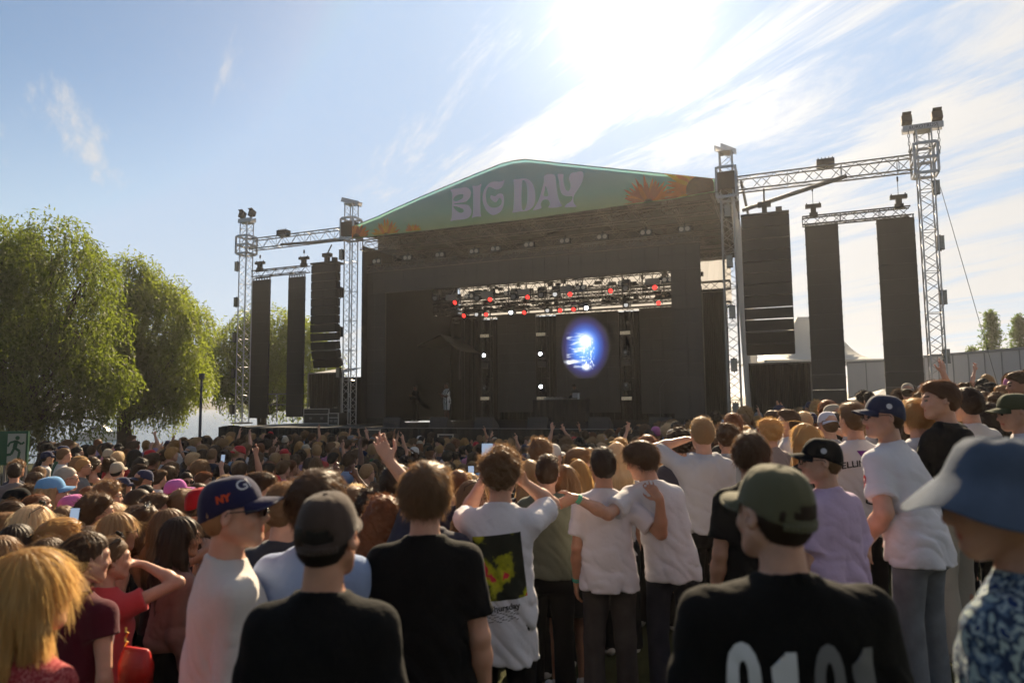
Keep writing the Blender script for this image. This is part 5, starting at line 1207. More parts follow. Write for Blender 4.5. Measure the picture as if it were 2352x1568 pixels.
# ------------------------------------------------------------------ trees
BARK = mat('bark', (.045, .032, .022), .95, spec=.1, noise=.4, nscale=6, bump=.8, bscale=14)
def leafm(k, c): return mat('leaf_' + k, c, .55, spec=.25, island=.5, trans=.5, tint=(c[0] * 2.5, c[1] * 2.5, c[2] * 1.1))
def willow(name, Y, blobs, trunk, label, lm, seed, nstr, leaf=.17, droop=1.0):
    r_ = np.random.RandomState(seed); tx = at(trunk, 960, Y); gx = float(gz(tx[0], Y)) - .0; gx = min(gx, CAM_Z - 2.6)
    e = empty(name, (tx[0], Y, gx), 0, label, 'tree', 'willows by the lake'); base = np.array([tx[0], Y, gx])
    C = []; 
    for x, y, r in blobs:
        for rep in range(2):
            dy = r_.uniform(-1, 1) * r * Y / F * (1.2 if rep else .5); p = at(x + r_.normal() * 6, y, Y); C.append((p[0], Y + dy, p[2], r * Y / F * r_.uniform(.8, 1.0)))
    C = np.array(C); B = MB()
    fork = base + [0, 0, 2.2]; B.path([base - [0, 0, .6], base + [.08, 0, 1.1], fork], [.42, .32, .30], 9)
    for i in range(0, len(C), 1):
        c = C[i, :3] - [0, 0, C[i, 3] * .2]; mid = fork + (c - fork) * .5 + r_.normal(size=3) * .25 - [0, 0, .1]
        q = fork + (mid - fork) * .5 + r_.normal(size=3) * .12; B.path([fork + r_.normal(size=3) * .05, q, mid, c], [.16, .10, .065, .03], 5)
        for k in range(4): B.path([mid + (c - mid) * r_.rand(), c + r_.normal(size=3) * C[i, 3] * .5], [.03, .008], 4)
    obj('trunk', np.vstack(B.v) - base, B.f, BARK, e, True)
    w = C[:, 3] ** 2; w /= w.sum(); bi = r_.choice(len(C), nstr, p=w); d = r_.normal(size=(nstr, 3)); d[:, 2] = d[:, 2] * .8 + .25; d /= np.linalg.norm(d, axis=1)[:, None]
    rad = C[bi, 3] * r_.uniform(.45, 1.06, nstr) ** .6
    P = C[bi, :3] + d * rad[:, None] * [1, 1, 1.0]
    # clumps and gaps
    cl = ripple(P, 2.3, seed) + .6 * ripple(P, 5.5, seed + 3); keep = cl > -.42; P, d = P[keep], d[keep]; n = len(P)
    nl = 9; pts = []; D = d * [1, 1, .45] + r_.normal(size=(n, 3)) * .35; D /= np.linalg.norm(D, axis=1)[:, None]; p = P.copy(); out = []
    for k in range(nl):
        D = D + np.array([0, 0, -.34 * droop]) + r_.normal(size=(n, 3)) * .10; D /= np.linalg.norm(D, axis=1)[:, None]; p = p + D * leaf * .62; out.append((p.copy(), D.copy()))
    V = []; 
    for p, D in out:
        a = D + r_.normal(size=(n, 3)) * .55; a /= np.linalg.norm(a, axis=1)[:, None]; b = np.cross(a, r_.normal(size=(n, 3))); b /= np.linalg.norm(b, axis=1)[:, None]
        L = leaf * r_.uniform(.7, 1.2, (n, 1)); Wd = L * .36
        V.append(np.stack([p, p + a * L * .45 + b * Wd * .5, p + a * L, p + a * L * .45 - b * Wd * .5], 1))
    V = np.concatenate(V).reshape(-1, 3); Fq = np.arange(len(V)).reshape(-1, 4); obj('crown', V - base, Fq, lm, e)
willow('willow_tree', 27.0, [(60, 610, 95), (150, 585, 80), (215, 650, 75), (20, 720, 120), (130, 730, 115), (225, 755, 65), (60, 850, 120), (160, 860, 110), (232, 860, 55), (-90, 640, 120), (-90, 800, 140), (-80, 930, 110), (120, 945, 60), (30, 950, 75), (190, 950, 45), (-10, 560, 60)], 40, 'biggest willow, at the left edge of the photo, over the lake shore', leafm('willow', (.075, .098, .018)), 1, 15000)
willow('willow_tree', 33.0, [(300, 645, 52), (355, 690, 65), (405, 735, 58), (330, 760, 80), (418, 810, 48), (290, 830, 65), (375, 850, 72), (428, 880, 40), (300, 915, 55), (370, 925, 45), (325, 620, 36), (255, 760, 50)], 284, 'second willow from the left with its trunk against the lake', leafm('willow_light', (.105, .130, .026)), 2, 10500, .17)
willow('willow_tree', 46.0, [(520, 775, 42), (575, 765, 48), (625, 748, 46), (685, 765, 42), (510, 835, 50), (590, 840, 62), (665, 840, 55), (725, 830, 45), (545, 895, 40), (640, 900, 40), (485, 870, 32), (700, 900, 35)], 600, 'smallest willow, standing behind the left led strips', leafm('willow_light', (.1, .12, .034)), 3, 7500, .23)
def conifer(x, ytop, ybot, Y, w, seed, label):
    r_ = np.random.RandomState(seed); a = at(x, ytop, Y); g = 1.0; H = a[2] - g; base = np.array([a[0], Y, g]); e = empty('spruce_tree', tuple(base), 0, label, 'tree', 'spruces behind the white wall')
    k = MB(); k.tube((0, 0, 0), (0, 0, H * .96), .14, .02, 7); obj('trunk', np.vstack(k.v), k.f, BARK, e); V = []
    for i in range(230):
        t = 1 - r_.rand() ** .8 * .9; z = H * (1 - (1 - t)) ; z = H * r_.uniform(.12, 1) ; R_ = w * (1 - z / H) ** .75 + .12; an = r_.uniform(0, 6.28); dr = np.array([math.cos(an), math.sin(an), 0])
        L = R_ * r_.uniform(.6, 1.1)
        for q in range(26):
            f = r_.rand() ** .6; p = dr * L * f + [0, 0, z + L * f * .25 - .1 * f]; p = p + r_.normal(size=3) * .12; s_ = r_.normal(size=3); s_ /= np.linalg.norm(s_); b = np.cross(s_, r_.normal(size=3)); b /= np.linalg.norm(b); V += [p, p + s_ * .14 + b * .04, p + s_ * .28, p + s_ * .14 - b * .04]
    V = np.array(V); obj('crown', V, np.arange(len(V)).reshape(-1, 4), leafm('spruce', (.055, .085, .022)), e)
conifer(2274, 716, 810, 48, 1.5, 1, 'pointed spruce left of the other, above the white wall')
conifer(2338, 726, 810, 50, 1.6, 2, 'spruce cut by the right edge of the photo, above the white wall')
conifer(2232, 800, 830, 60, 1.6, 5, 'low spruce tip just showing left of the two tall ones over the white wall')
# ------------------------------------------------------------------ around the stage
def wall_piece(name, A, B_, ztop, zbot, th, label, cat, m_, seams, par=None):
    A = np.array(A, float); B_ = np.array(B_, float); d = B_ - A; L = np.linalg.norm(d); d = d / L; n = np.array([-d[1], d[0]]); e = empty(name, (A[0], A[1], zbot), math.atan2(d[1], d[0]), label, cat)
    k = MB(); k.box((L / 2, th / 2, (ztop - zbot) / 2), (L, th, ztop - zbot)); obj('side_wall', np.vstack(k.v), k.f, m_, e)
    k = MB()
    for i in range(seams + 1): k.box((L * i / seams, -.008, (ztop - zbot) / 2), (.035, .02, ztop - zbot + .02))
    k.box((L / 2, -.012, ztop - zbot - .05), (L, .03, .1)); obj('edge_trim', np.vstack(k.v), k.f, mat('trim_grey', (.32, .33, .35), .5), e)
WH = mat('white_panel', (.66, .66, .68), .55, noise=.06, nscale=.7)
a, b, c = at(1946, 830, 32.5), at(2126, 818, 30.0), at(2122, 816, 28.0); d = at(2480, 787, 22.0)
wall_piece('white_trailer', a[:2], b[:2], a[2], .8, 2.4, 'white trailer side seen between the two right led strips', 'trailer', WH, 4)
wall_piece('white_wall', c[:2], d[:2], c[2], .9, .3, 'long white panel wall closing the right side below the spruces', 'wall', WH, 9)
def tent():
    Y = 38.0; zt = at(1880, 728, Y)[2]; ze = at(1800, 834, Y)[2]; x0 = at(1712, 834, Y)[0]; x1 = at(1965, 834, Y)[0]; xr0, xr1 = at(1830, 728, Y)[0], at(1900, 728, Y)[0]; V = []; n = 14; rows = []
    for i in range(n + 1):
        t = i / n; s_ = t ** .55; z = ze + (zt - ze) * (t ** 1.5 * .75 + t * .25); rows.append((x0 + (xr0 - x0) * s_, x1 + (xr1 - x1) * s_, Y - 3 + 3 * s_ * .95, Y + 3 - 3 * s_ * .95, z))
    for l, r_, f, bk, z in rows: V += [(l, f, z), (r_, f, z), (r_, bk, z), (l, bk, z)]
    Fq = [[4 * i + q, 4 * i + (q + 1) % 4, 4 * i + 4 + (q + 1) % 4, 4 * i + 4 + q] for i in range(n) for q in range(4)] + [[4 * n, 4 * n + 1, 4 * n + 2, 4 * n + 3]]
    o = np.array([(x0 + x1) / 2, Y, 0.8]); e = empty('marquee_tent', tuple(o), 0, 'white peaked marquee behind the right loudspeaker stack', 'tent'); obj('tent_roof', np.array(V) - o, Fq, mat('tent_white', (.70, .70, .69), .7, trans=.35, bump=.4, bscale=2), e, True)
    k = MB(); k.box(((x0 + x1) / 2, Y - 3, ze - .15), (x1 - x0, .03, .35)); obj('valance', np.vstack(k.v) - o, k.f, mat('tent_white', (0, 0, 0)), e)
    k = MB()
    for x in (x0, x1):
        for y in (Y - 3, Y + 3): k.tube((x, y, .8), (x, y, ze), .06)
    for q, x in enumerate((x0, x1)):
        for y in (Y - 3, Y + 3): k = MB(); k.tube((x, y, .8), (x, y, ze), .06); obj('pole', np.vstack(k.v) - o, k.f, ALU, e)
tent()
def drape_box(x0, x1, ytop, b, zb, depth, label, name='black_drape', n=60, top=None, cat='drape'):
    t0, z1 = pt(x0, ytop, b); t1 = pt(x1, ytop, b)[0]; V = []
    for i in range(n + 1): t = t0 + (t1 - t0) * i / n; V += [(t, b + .05 * math.sin(i * 1.3), z1 + .02 * math.sin(i * .7)), (t, b + .09 * math.sin(i * 1.3 + 1), zb)]
    k = MB(); k.add(V, [[2 * i, 2 * i + 1, 2 * i + 3, 2 * i + 2] for i in range(n)]); k.box(((t0 + t1) / 2, b + depth / 2 + .15, (z1 + zb) / 2 - .1), (t1 - t0 - .05, depth, z1 - zb - .2))
    o = ((t0 + t1) / 2, b, zb); e = semp(name, *o, label, cat); sobj('cloth', k, CLOTHB, e, o)
    k = MB(); k.tube((t0, b - .06, z1), (t1, b - .06, z1), .035); k.tube((t0, b - .06, zb), (t0, b - .06, z1), .04); k.tube((t1, b - .06, zb), (t1, b - .06, z1), .04); sobj('frame', k, GREYM, e, o)
    if top: k = MB(); k.add([(t0, b, z1), (t1, b, z1), (t1 - .3, b + depth, z1 + top), (t0 + .3, b + depth, z1 + top)], [[0, 1, 2, 3]]); sobj('tent_top', k, mat('tent_white', (0, 0, 0)), e, o)
drape_box(1717, 1862, 836, 2.0, .4, 3, 'black cloth wall on a pipe frame under the right loudspeaker stack')
drape_box(1612, 1662, 672, 7.2, DECK, .5, 'tall black cloth on the right wing of the stage behind the led column')
drape_box(710, 789, 858, 3.0, DECK - .1, 2.2, 'small black tent with pale roof standing left of the stage under the loudspeakers', 'side_tent', 30, .35, 'tent')
drape_box(786, 836, 868, 1.2, DECK - .1, .4, 'short black cloth panel beside the left led column')
def pole_railing():
    t0, z = pt(600, 905, 6); t1 = pt(712, 905, 6)[0]; k = MB(); o = (t0, 6, DECK - .1)
    for q in range(4): k.tube((t0 + (t1 - t0) * q / 3, 6, DECK - .1), (t0 + (t1 - t0) * q / 3, 6, z), .03)
    k.tube((t0, 6, z), (t1, 6, z), .03); k.tube((t0, 6, z - .6), (t1, 6, z - .6), .03); thing_mb('railing', k, GREYM, o, 'thin metal railing on the side platform behind the left led strips', 'railing')
pole_railing()
def flight_case(x, y, b, w, h, label, m_=None):
    t, z = pt(x, y, b); e = semp('flight_case', t, b, z - h, label, 'case', 'road cases around the stage'); k = MB(); k.box((0, 0, h / 2), (w, .6, h)); sobj('body', k, m_ or BLK, e); k = MB()
    for sx in (-1, 1): k.box((sx * w / 2, -.3, h / 2), (.035, .035, h + .01)); k.box((0, -.303, h / 2 + sx * (h / 2 - .01)), (w, .03, .03))
    k.box((0, -.302, h * .62), (w, .02, .03)); sobj('metal_edges', k, ALU, e)
    for sx in (-1, 1): k = MB(); k.box((sx * w * .22, -.31, h * .35), (.14, .02, .10)); sobj('handle', k, GREYM, e)
flight_case(737, 938, -.9, 1.3, .62, 'black road case with silver latches at the foot of the side tent', None)
flight_case(776, 948, -1.1, .5, .5, 'small black road case right beside the one with silver latches')
def monitor(x, label):
    t, z = pt(x, 968, -3.3); e = semp('monitor_wedge', t, -3.3, DECK, label, 'loudspeaker', 'floor monitors along the stage edge'); k = MB(); w = .7; V = [(-w / 2, -.3, 0), (w / 2, -.3, 0), (w / 2, .28, 0), (-w / 2, .28, 0), (-w / 2, -.22, .38), (w / 2, -.22, .38), (w / 2, .22, .12), (-w / 2, .22, .12)]
    k.add(V, [[3, 2, 1, 0], [4, 5, 6, 7], [0, 1, 5, 4], [1, 2, 6, 5], [2, 3, 7, 6], [3, 0, 4, 7]]); sobj('cabinet', k, mat('wedge', (.035, .034, .036), .7), e); k = MB(); k.box((0, -.27, .2), (.3, .02, .04), rot_xyz(R(-12), 0, 0)); sobj('handle', k, BLK, e)
for x, l in ((908, 'first'), (1015, 'second'), (1118, 'third'), (1240, 'fourth'), (1380, 'fifth'), (1520, 'last')): monitor(x, '%s floor monitor wedge from the left along the stage edge' % l)
def frame_box(x, y, w, h, label):
    t, z = pt(x, y, -4.6); e = semp('cable_box', t, -4.6, z - h, label, 'case'); k = MB(); k.box((0, 0, h / 2), (w, .4, h)); sobj('body', k, mat('box_grey', (.05, .045, .04), .7, noise=.4, nscale=12), e); k = MB()
    for sx in (-1, 1): k.box((sx * w / 2, -.21, h / 2), (.04, .03, h + .04)); k.box((0, -.212, h / 2 + sx * h / 2), (w, .03, .04))
    sobj('light_frame', k, mat('frame_pale', (.5, .45, .38), .6), e)
frame_box(866, 986, .52, .62, 'dark box with pale frame at the foot of the stage, left of centre')
frame_box(1030, 997, .55, .5, 'dark box with pale frame at the stage foot, below the man in stripes')
def dj():
    b = 4.2; X = lambda x: 781 + x * .4286; Y_ = lambda y: 336 + y * .4286
    t0, z1 = pt(X(1050), Y_(1360), b); t1 = pt(X(1326), Y_(1360), b)[0]; w = t1 - t0; tc = (t0 + t1) / 2; e = semp('dj_table', tc, b, DECK, 'long DJ table under a black cloth in front of the middle screen', 'table')
    k = MB(); V = []; n = 40
    for i in range(n + 1): t = -w / 2 + w * i / n; V += [(t, -.4 + .02 * math.sin(i * 1.4), z1 - DECK), (t, -.42 + .035 * math.sin(i * 1.4), 0.02)]
    k.add(V, [[2 * i, 2 * i + 1, 2 * i + 3, 2 * i + 2] for i in range(n)]); k.box((0, 0, (z1 - DECK) / 2), (w - .04, .7, z1 - DECK - .02)); sobj('table_cloth', k, CLOTHB, e); k = MB(); k.box((0, 0, z1 - DECK + .01), (w, .8, .03)); sobj('table_top', k, BLK, e)
    o = (tc, b, z1 + .03); k = MB(); k.box((tc - .3, b, z1 + .08), (.9, .42, .09)); [k.tube((tc - .6 + q * .2, b - .1, z1 + .12), (tc - .6 + q * .2, b - .1, z1 + .15), .02) for q in range(5)]; thing_mb('mixer', k, GREYM, o, 'black DJ mixer desk lying on the middle of the table', 'mixer')
    k = MB(); k.box((tc + .72, b - .1, z1 + .20), (.34, .02, .22), rot_xyz(R(-15), 0, 0)); k.box((tc + .72, b - .2, z1 + .05), (.34, .24, .02)); thing_mb('laptop', k, mat('laptop', (.25, .25, .26), .4, metal=.5), (tc + .7, b, z1), 'silver laptop open on the DJ table near its right end', 'laptop')
    k = MB(); k.tube((0, 0, 0), (0, 0, .22), .045, .04, 12); k.tube((0, 0, .22), (0, 0, .26), .02, .018, 8); o_ = sobj('water_bottle', k, mat('bottle', (.55, .58, .60), .2), None); ww = W(pt(X(1288), 900, b)[0], b - .3, z1 + .03); o_.location = tuple(ww); tag(o_, 'pale bottle on the right end of the DJ table', 'bottle')
    t, z = pt(X(1712), Y_(1290), 1.8); k = MB(); k.tube((t, 1.8, DECK), (t, 1.8, DECK + 1.35), .014); k.tube((t, 1.8, DECK + 1.35), (t + .2, 1.7, DECK + 1.6), .012); k.tube((t + .2, 1.7, DECK + 1.6), (t + .24, 1.68, DECK + 1.66), .026); k.tube((t, 1.8, DECK), (t, 1.8, DECK + .03), .15, .14, 14)
    thing_mb('microphone_stand', k, mat('stand_grey', (.08, .08, .08), .4, metal=.6), (t, 1.8, DECK), 'thin microphone stand on the right of the stage before the right back screen', 'microphone stand')
    return tc, b, z1
DJT = dj()
def lakeside():
    # lamp post, boat, exit sign, barriers
    p = at(459, 1000, 30.0); zt = at(459, 872, 30.0)[2]; k = MB(); g = .2; k.tube((0, 0, 0), (0, 0, zt - g), .075, .05, 10); k.tube((0, 0, 0), (0, 0, .35), .12, .1, 10); k.tube((0, 0, zt - g), (0, 0, zt - g + .05), .05, .11, 10); k.tube((0, 0, zt - g + .05), (0, 0, zt - g + .28), .11, .13, 10); o = k.build('lamp_post', mat('post_dark', (.02, .03, .07), .5)); o.location = (p[0], 30, g); tag(o, 'dark slim lamp post by the water, half inside the willow branches', 'lamp post')
    w = -.95; Y = 80.0; c = at(226, 1000, Y); e = empty('motor_boat', (c[0], Y, w), R(4), 'white cabin motor boat moored on the lake behind the willow trunk', 'boat')
    V = []; Fq = []; n = 14
    for i in range(n + 1):
        t = i / n; x = -2.3 + 4.9 * t; bw = .95 * (1 - max(0, t - .45) ** 2 * 3.0); bw = max(bw, .02); sh = .75 + .35 * t ** 2; V += [(x, -bw, sh), (x - .1, -bw * .8, .05), (x - .1, 0, -.25), (x - .1, bw * .8, .05), (x, bw, sh)]
    for i in range(n):
        for q in range(4): Fq.append([i * 5 + q, i * 5 + q + 5, i * 5 + q + 6, i * 5 + q + 1])
        Fq.append([i * 5, i * 5 + 4, i * 5 + 9, i * 5 + 5])
    Fq.append([0, 1, 2, 3, 4]); obj('hull', V, Fq, mat('boat_white', (.72, .72, .70), .4), e)
    k = MB(); k.box((.1, 0, .82), (4.2, 1.8, .05)); obj('rub_rail', np.vstack(k.v), k.f, mat('rail_dark', (.02, .025, .03), .5), e)
    k = MB(); V = [(-.7, -.7, .8), (1.4, -.6, .9), (1.4, .6, .9), (-.7, .7, .8), (-.6, -.6, 1.65), (.5, -.5, 1.65), (.5, .5, 1.65), (-.6, .6, 1.65)]; k.add(V, [[3, 2, 1, 0], [4, 5, 6, 7], [0, 1, 5, 4], [1, 2, 6, 5], [2, 3, 7, 6], [3, 0, 4, 7]]); obj('cabin', np.vstack(k.v), k.f, mat('boat_white', (0, 0, 0)), e)
    k = MB(); k.box((-.1, -.665, 1.3), (.9, .03, .35)); obj('window', np.vstack(k.v), k.f, mat('boat_glass', (.02, .03, .04), .1), e)
    k = MB(); k.path([(1.3, -.5, 1.0), (1.4, -.5, 1.4), (2.4, 0, 1.5), (1.4, .5, 1.4), (1.3, .5, 1.0)], .02, 5); obj('bow_rail', np.vstack(k.v), k.f, ALU, e)
    Y = 11.5; a = at(34, 990, Y); z1 = a[2]; hgt = (1066 - 990) * Y / F; wd = 66 * Y / F; g = float(gz(a[0], Y)); e = empty('exit_sign', (a[0], Y, g), 0, 'green emergency exit board with a running figure at the far left', 'sign')
    k = MB(); k.box((0, 0, z1 - g - hgt / 2), (wd, .04, hgt)); obj('board', np.vstack(k.v), k.f, mat('sign_green', (.005, .07, .03), .5), e)
    for s_ in (-1, 1): k = MB(); k.tube((s_ * wd * .35, .05, 0), (s_ * wd * .35, .05, z1 - g - .02), .025); obj('post', np.vstack(k.v), k.f, GREYM, e)
    zc = z1 - g - hgt / 2; s_ = hgt * .42; k = MB(); k.box((.06, -.026, zc), (wd * .62, .008, hgt * .86)); pn = obj('white_door', np.vstack(k.v), k.f, mat('sign_white', (.30, .33, .30), .5), e)
    k = MB(); y = -.036; P = lambda a, b: (a * s_ + .05, y, zc + b * s_)
    k.tube((P(.12, .72)[0], y - .004, P(0, .72)[2]), (P(.12, .72)[0], y + .004, P(0, .72)[2]), .15 * s_, None, 14)
    def limb(pts, r): 
        for q in range(len(pts) - 1):
            p, q2 = np.array(P(*pts[q])), np.array(P(*pts[q + 1])); d = nz(q2 - p); nn = np.array([d[2], 0, -d[0]]) * r * s_; k.add([p + nn, p - nn, q2 - nn, q2 + nn], [[0, 1, 2, 3]])
    limb([(.06, .55), (-.06, .0)], .15); limb([(.06, .5), (.42, .28), (.62, .42)], .07); limb([(.02, .5), (-.40, .40), (-.55, .12)], .07); limb([(-.04, .02), (.32, -.22), (.22, -.75), (.42, -.78)], .09); limb([(-.06, .05), (-.28, -.42), (-.78, -.50)], .09)
    obj('running_figure', np.vstack(k.v), k.f, mat('sign_green', (0, 0, 0)), pn)
    for q, (x, lab) in enumerate(((240, 'left'), (292, 'middle'), (20, 'far left'))):
        Y = 17.0; a = at(x, 1040, Y); g = float(gz(a[0], Y)); w = 2.2; e = k = MB(); zt = 1.15 + .1
        k.path([(-w / 2, 0, .15), (-w / 2, 0, zt - .1), (-w / 2 + .1, 0, zt), (w / 2 - .1, 0, zt), (w / 2, 0, zt - .1), (w / 2, 0, .15), (-w / 2, 0, .15)], .02, 6)
        for i in range(15): k.tube((-w / 2 + w * (i + .5) / 15, 0, .15), (-w / 2 + w * (i + .5) / 15, 0, zt), .008, None, 4)
        o = k.build('crowd_barrier', ALU); o.location = (a[0], Y, g + .15); o.rotation_euler = (0, 0, R(8)); tag(o, '%s metal crowd barrier behind the people at the lake' % lab, 'barrier', 'crowd barriers by the lake')
lakeside()
def parasol():
    Y = 27.0; a = at(2030, 893, Y); g = float(gz(a[0], Y)); e = empty('parasol', (a[0], Y, g), 0, 'low white parasol between the two right led strips', 'parasol'); k = MB(); k.tube((0, 0, 0), (0, 0, a[2] - g), .03); obj('pole', np.vstack(k.v), k.f, ALU, e); n = 8; R_ = 1.5; H = a[2] - g; V = [(0, 0, H)] + [(R_ * math.cos(i * .785), R_ * math.sin(i * .785), H - .42) for i in range(8)] + [(R_ * math.cos(i * .785), R_ * math.sin(i * .785), H - .55) for i in range(8)]
    obj('canopy', V, [[0, 1 + i, 1 + (i + 1) % 8] for i in range(8)] + [[1 + i, 9 + i, 9 + (i + 1) % 8, 1 + (i + 1) % 8] for i in range(8)], mat('tent_white', (0, 0, 0)), e)
parasol()
# ------------------------------------------------------------------ prints on clothes
from mathutils.bvhtree import BVHTree
def bvh_of(o):
    me = o.data; return BVHTree.FromPolygons([tuple(v.co) for v in me.vertices], [tuple(p.vertices) for p in me.polygons])
def decal(name, o, V2, Fq, m_, fm=None, back=True, off=.003, org=None, par=None, dirv=None):
    """lay a flat print (x, z) on a garment: every vertex is dropped on the cloth along y (or dirv); par-space coordinates"""
    bv = bvh_of(o); V = []; d = Vector(dirv or ((0, 1, 0) if back else (0, -1, 0)))
    last = None
    for x, z in V2:
        s_ = Vector((x, 0, z)) - d * 1.0 if dirv is None else Vector((x, 0, z))
        if org is not None:   # org: (origin, ux, uz) plane axes
            s_ = Vector(org[0]) + Vector(org[1]) * x + Vector(org[2]) * z - d * .6
        h = bv.ray_cast(s_, d)
        if h[0] is None: V.append(last if last is not None else tuple(s_ + d * .5)); continue
        p = h[0] - d * off; V.append(tuple(p)); last = tuple(p)
    return obj(name, V, Fq, m_, par or o, True, fm)
def grid2(x0, x1, z0, z1, nx, nz_, warp=None):
    V = [(x0 + (x1 - x0) * i / nx, z0 + (z1 - z0) * j / nz_) for j in range(nz_ + 1) for i in range(nx + 1)]
    if warp: V = [warp(*v) for v in V]
    return V, [[j * (nx + 1) + i, j * (nx + 1) + i + 1, (j + 1) * (nx + 1) + i + 1, (j + 1) * (nx + 1) + i] for j in range(nz_) for i in range(nx)]
ONE = [(-.09, -.36), (.12, -.36), (.12, .36), (-.03, .36), (-.07, .26), (-.22, .20), (-.22, .08), (-.09, .08)]
def text2(word, size, cx, cz, sx=1.0, rot=0.0, bold=0.0, div=True):
    V, Fq = (np.array([(a * size, b * size, 0) for a, b in ONE]), [list(range(8))]) if word == 'one' else text_curve(word, size, bold=bold); V = V * [sx, 1, 1]
    if div:
        bm = bmesh.new(); vs = [bm.verts.new(tuple(v)) for v in V]
        for f in Fq:
            try: bm.faces.new([vs[i] for i in f])
            except ValueError: pass
        bmesh.ops.triangulate(bm, faces=bm.faces[:])
        for _ in range(4):
            es = [e for e in bm.edges if e.calc_length() > min(size * .22, .016)]
            if not es: break
            bmesh.ops.subdivide_edges(bm, edges=es, cuts=1)
        bmesh.ops.triangulate(bm, faces=bm.faces[:]); bm.verts.index_update(); V = np.array([tuple(v.co) for v in bm.verts]); Fq = [[v.index for v in f.verts] for f in bm.faces]; bm.free()
    c, s_ = math.cos(rot), math.sin(rot)
    return [(cx + v[0] * c - v[1] * s_, cz + v[0] * s_ + v[1] * c) for v in V], Fq
import bmesh
def on_cap(cap, sp, word, az, el_, size, m_, name, bold=0.0, disc=None):
    """small embroidered sign on the crown of a cap; az in degrees from the brim, positive to the wearer's right"""
    M = sp['_capM']; hc = sp['_f'][1]; a = R(90 - az); n = np.array([math.cos(a) * math.cos(R(el_)), math.sin(a) * math.cos(R(el_)), math.sin(R(el_))]); ux = np.array([-math.sin(a), math.cos(a), 0]); uz = np.cross(n, ux)
    uz = -uz if uz[2] < 0 else uz; ux = np.cross(uz, n)
    O = M @ np.array([0, -0.012, 0.045]) + hc; n, ux, uz = M @ n, M @ ux, M @ uz
    if disc: V = [(disc * math.cos(q * .2618), disc * math.sin(q * .2618)) for q in range(24)] + [(0, 0)]; Fq = [[q, (q + 1) % 24, 24] for q in range(24)]
    else: V, Fq = text2(word, size, 0, 0, bold=bold)
    return decal(name, cap, V, Fq, m_, org=(tuple(O), tuple(ux), tuple(uz)), dirv=tuple(-n), off=.0015 if disc else .0025)
WHT = (.74, .72, .76); BK = (.010, .010, .011)
ink = lambda c: mat('print_%02d%02d%02d' % tuple(int(v * 99) for v in c), c, .75, spec=.2)
FG = 'people in the crowd near the camera'
def P(px, py, Y, label, yaw=0, **sp):
    e = person(px, py, Y, label, yaw, None, sp.pop('group', FG), **sp); return e
def kid(e, name):
    for c in e.children:
        if c.name.split('.')[0] == name: return c
def phone_at(e, sp, side, label, tall=True):
    """a phone standing in the raised hand; a thing of its own"""
    hr, hc, arms = sp['_f']; S, E, Wp, fd, pn, c = arms[0 if side > 0 else 1]; s = e.scale[0]; p = Wp + nz(fd) * .10 + nz(pn) * .022
    k = MB(); k.box((0, 0, 0), (.074, .009, .152)); o = k.build('phone', mat('phone_black', (.012, .012, .014), .25)); V = MB(); V.box((0, -.0055, 0), (.068, .002, .144)); sc_ = obj('phone_screen', np.vstack(V.v), V.f, mat('phone_screen', (.02, .02, .03), .1, emit=(.35, .45, .6), es=.35), o)
    k = MB()
    for z in (.052, .03): k.tube((.02, .0045, z), (.02, .0075, z), .009, None, 10)
    obj('camera_lenses', np.vstack(k.v), k.f, BLK, o)
    dg = Matrix.Rotation(e.rotation_euler.z, 4, 'Z'); w_ = Vector(e.location) + (dg @ Vector(tuple(p * s))); o.location = w_ + Vector((0, 0, .03)); o.rotation_euler = (R(-8), 0, e.rotation_euler.z + R(5)); tag(o, label, 'phone'); return o
class S(dict): pass
def Q(px, py, Y, label, yaw=0, **sp):
    """like P but keeps the dict for prints"""
    top = at(px, py, Y); g = float(gz(top[0], Y)); hc_ = sp.get('cap') or sp.get('bucket')
    full = 1.75 + (0.018 if hc_ else 0.022 if sp.get('hair', 'short') in ('short', 'mop', 'curly', 'longcurly') else 0.008); s0 = (top[2] - g) / full; s = min(max(s0, 0.84), 1.16)
    sp.setdefault('h', 0.0075 if Y < 2.4 else 0.0095 if Y < 4.5 else 0.013); sp.setdefault('seed', len(PEOPLE) + 1); grp = sp.pop('group', FG)
    e = empty('person', (0, 0, 0), R(yaw), label, 'person', grp, s); r_ = make_person(e, sp, Y)
    hr, hc, _ = sp['_f']; tp = hc + hr @ np.array([0, -.012, .115]); c, sn = math.cos(R(yaw)), math.sin(R(yaw))
    zt = top[2] - s * (tp[2] + full - 1.75)
    e.location = (top[0] - s * (tp[0] * c - tp[1] * sn), Y - s * (tp[0] * sn + tp[1] * c), zt if s0 != s else g + (zt - g))
    PEOPLE.append((e.location[0], e.location[1])); PEOPLE.append((top[0], Y)); return e, sp, r_
HT = 0
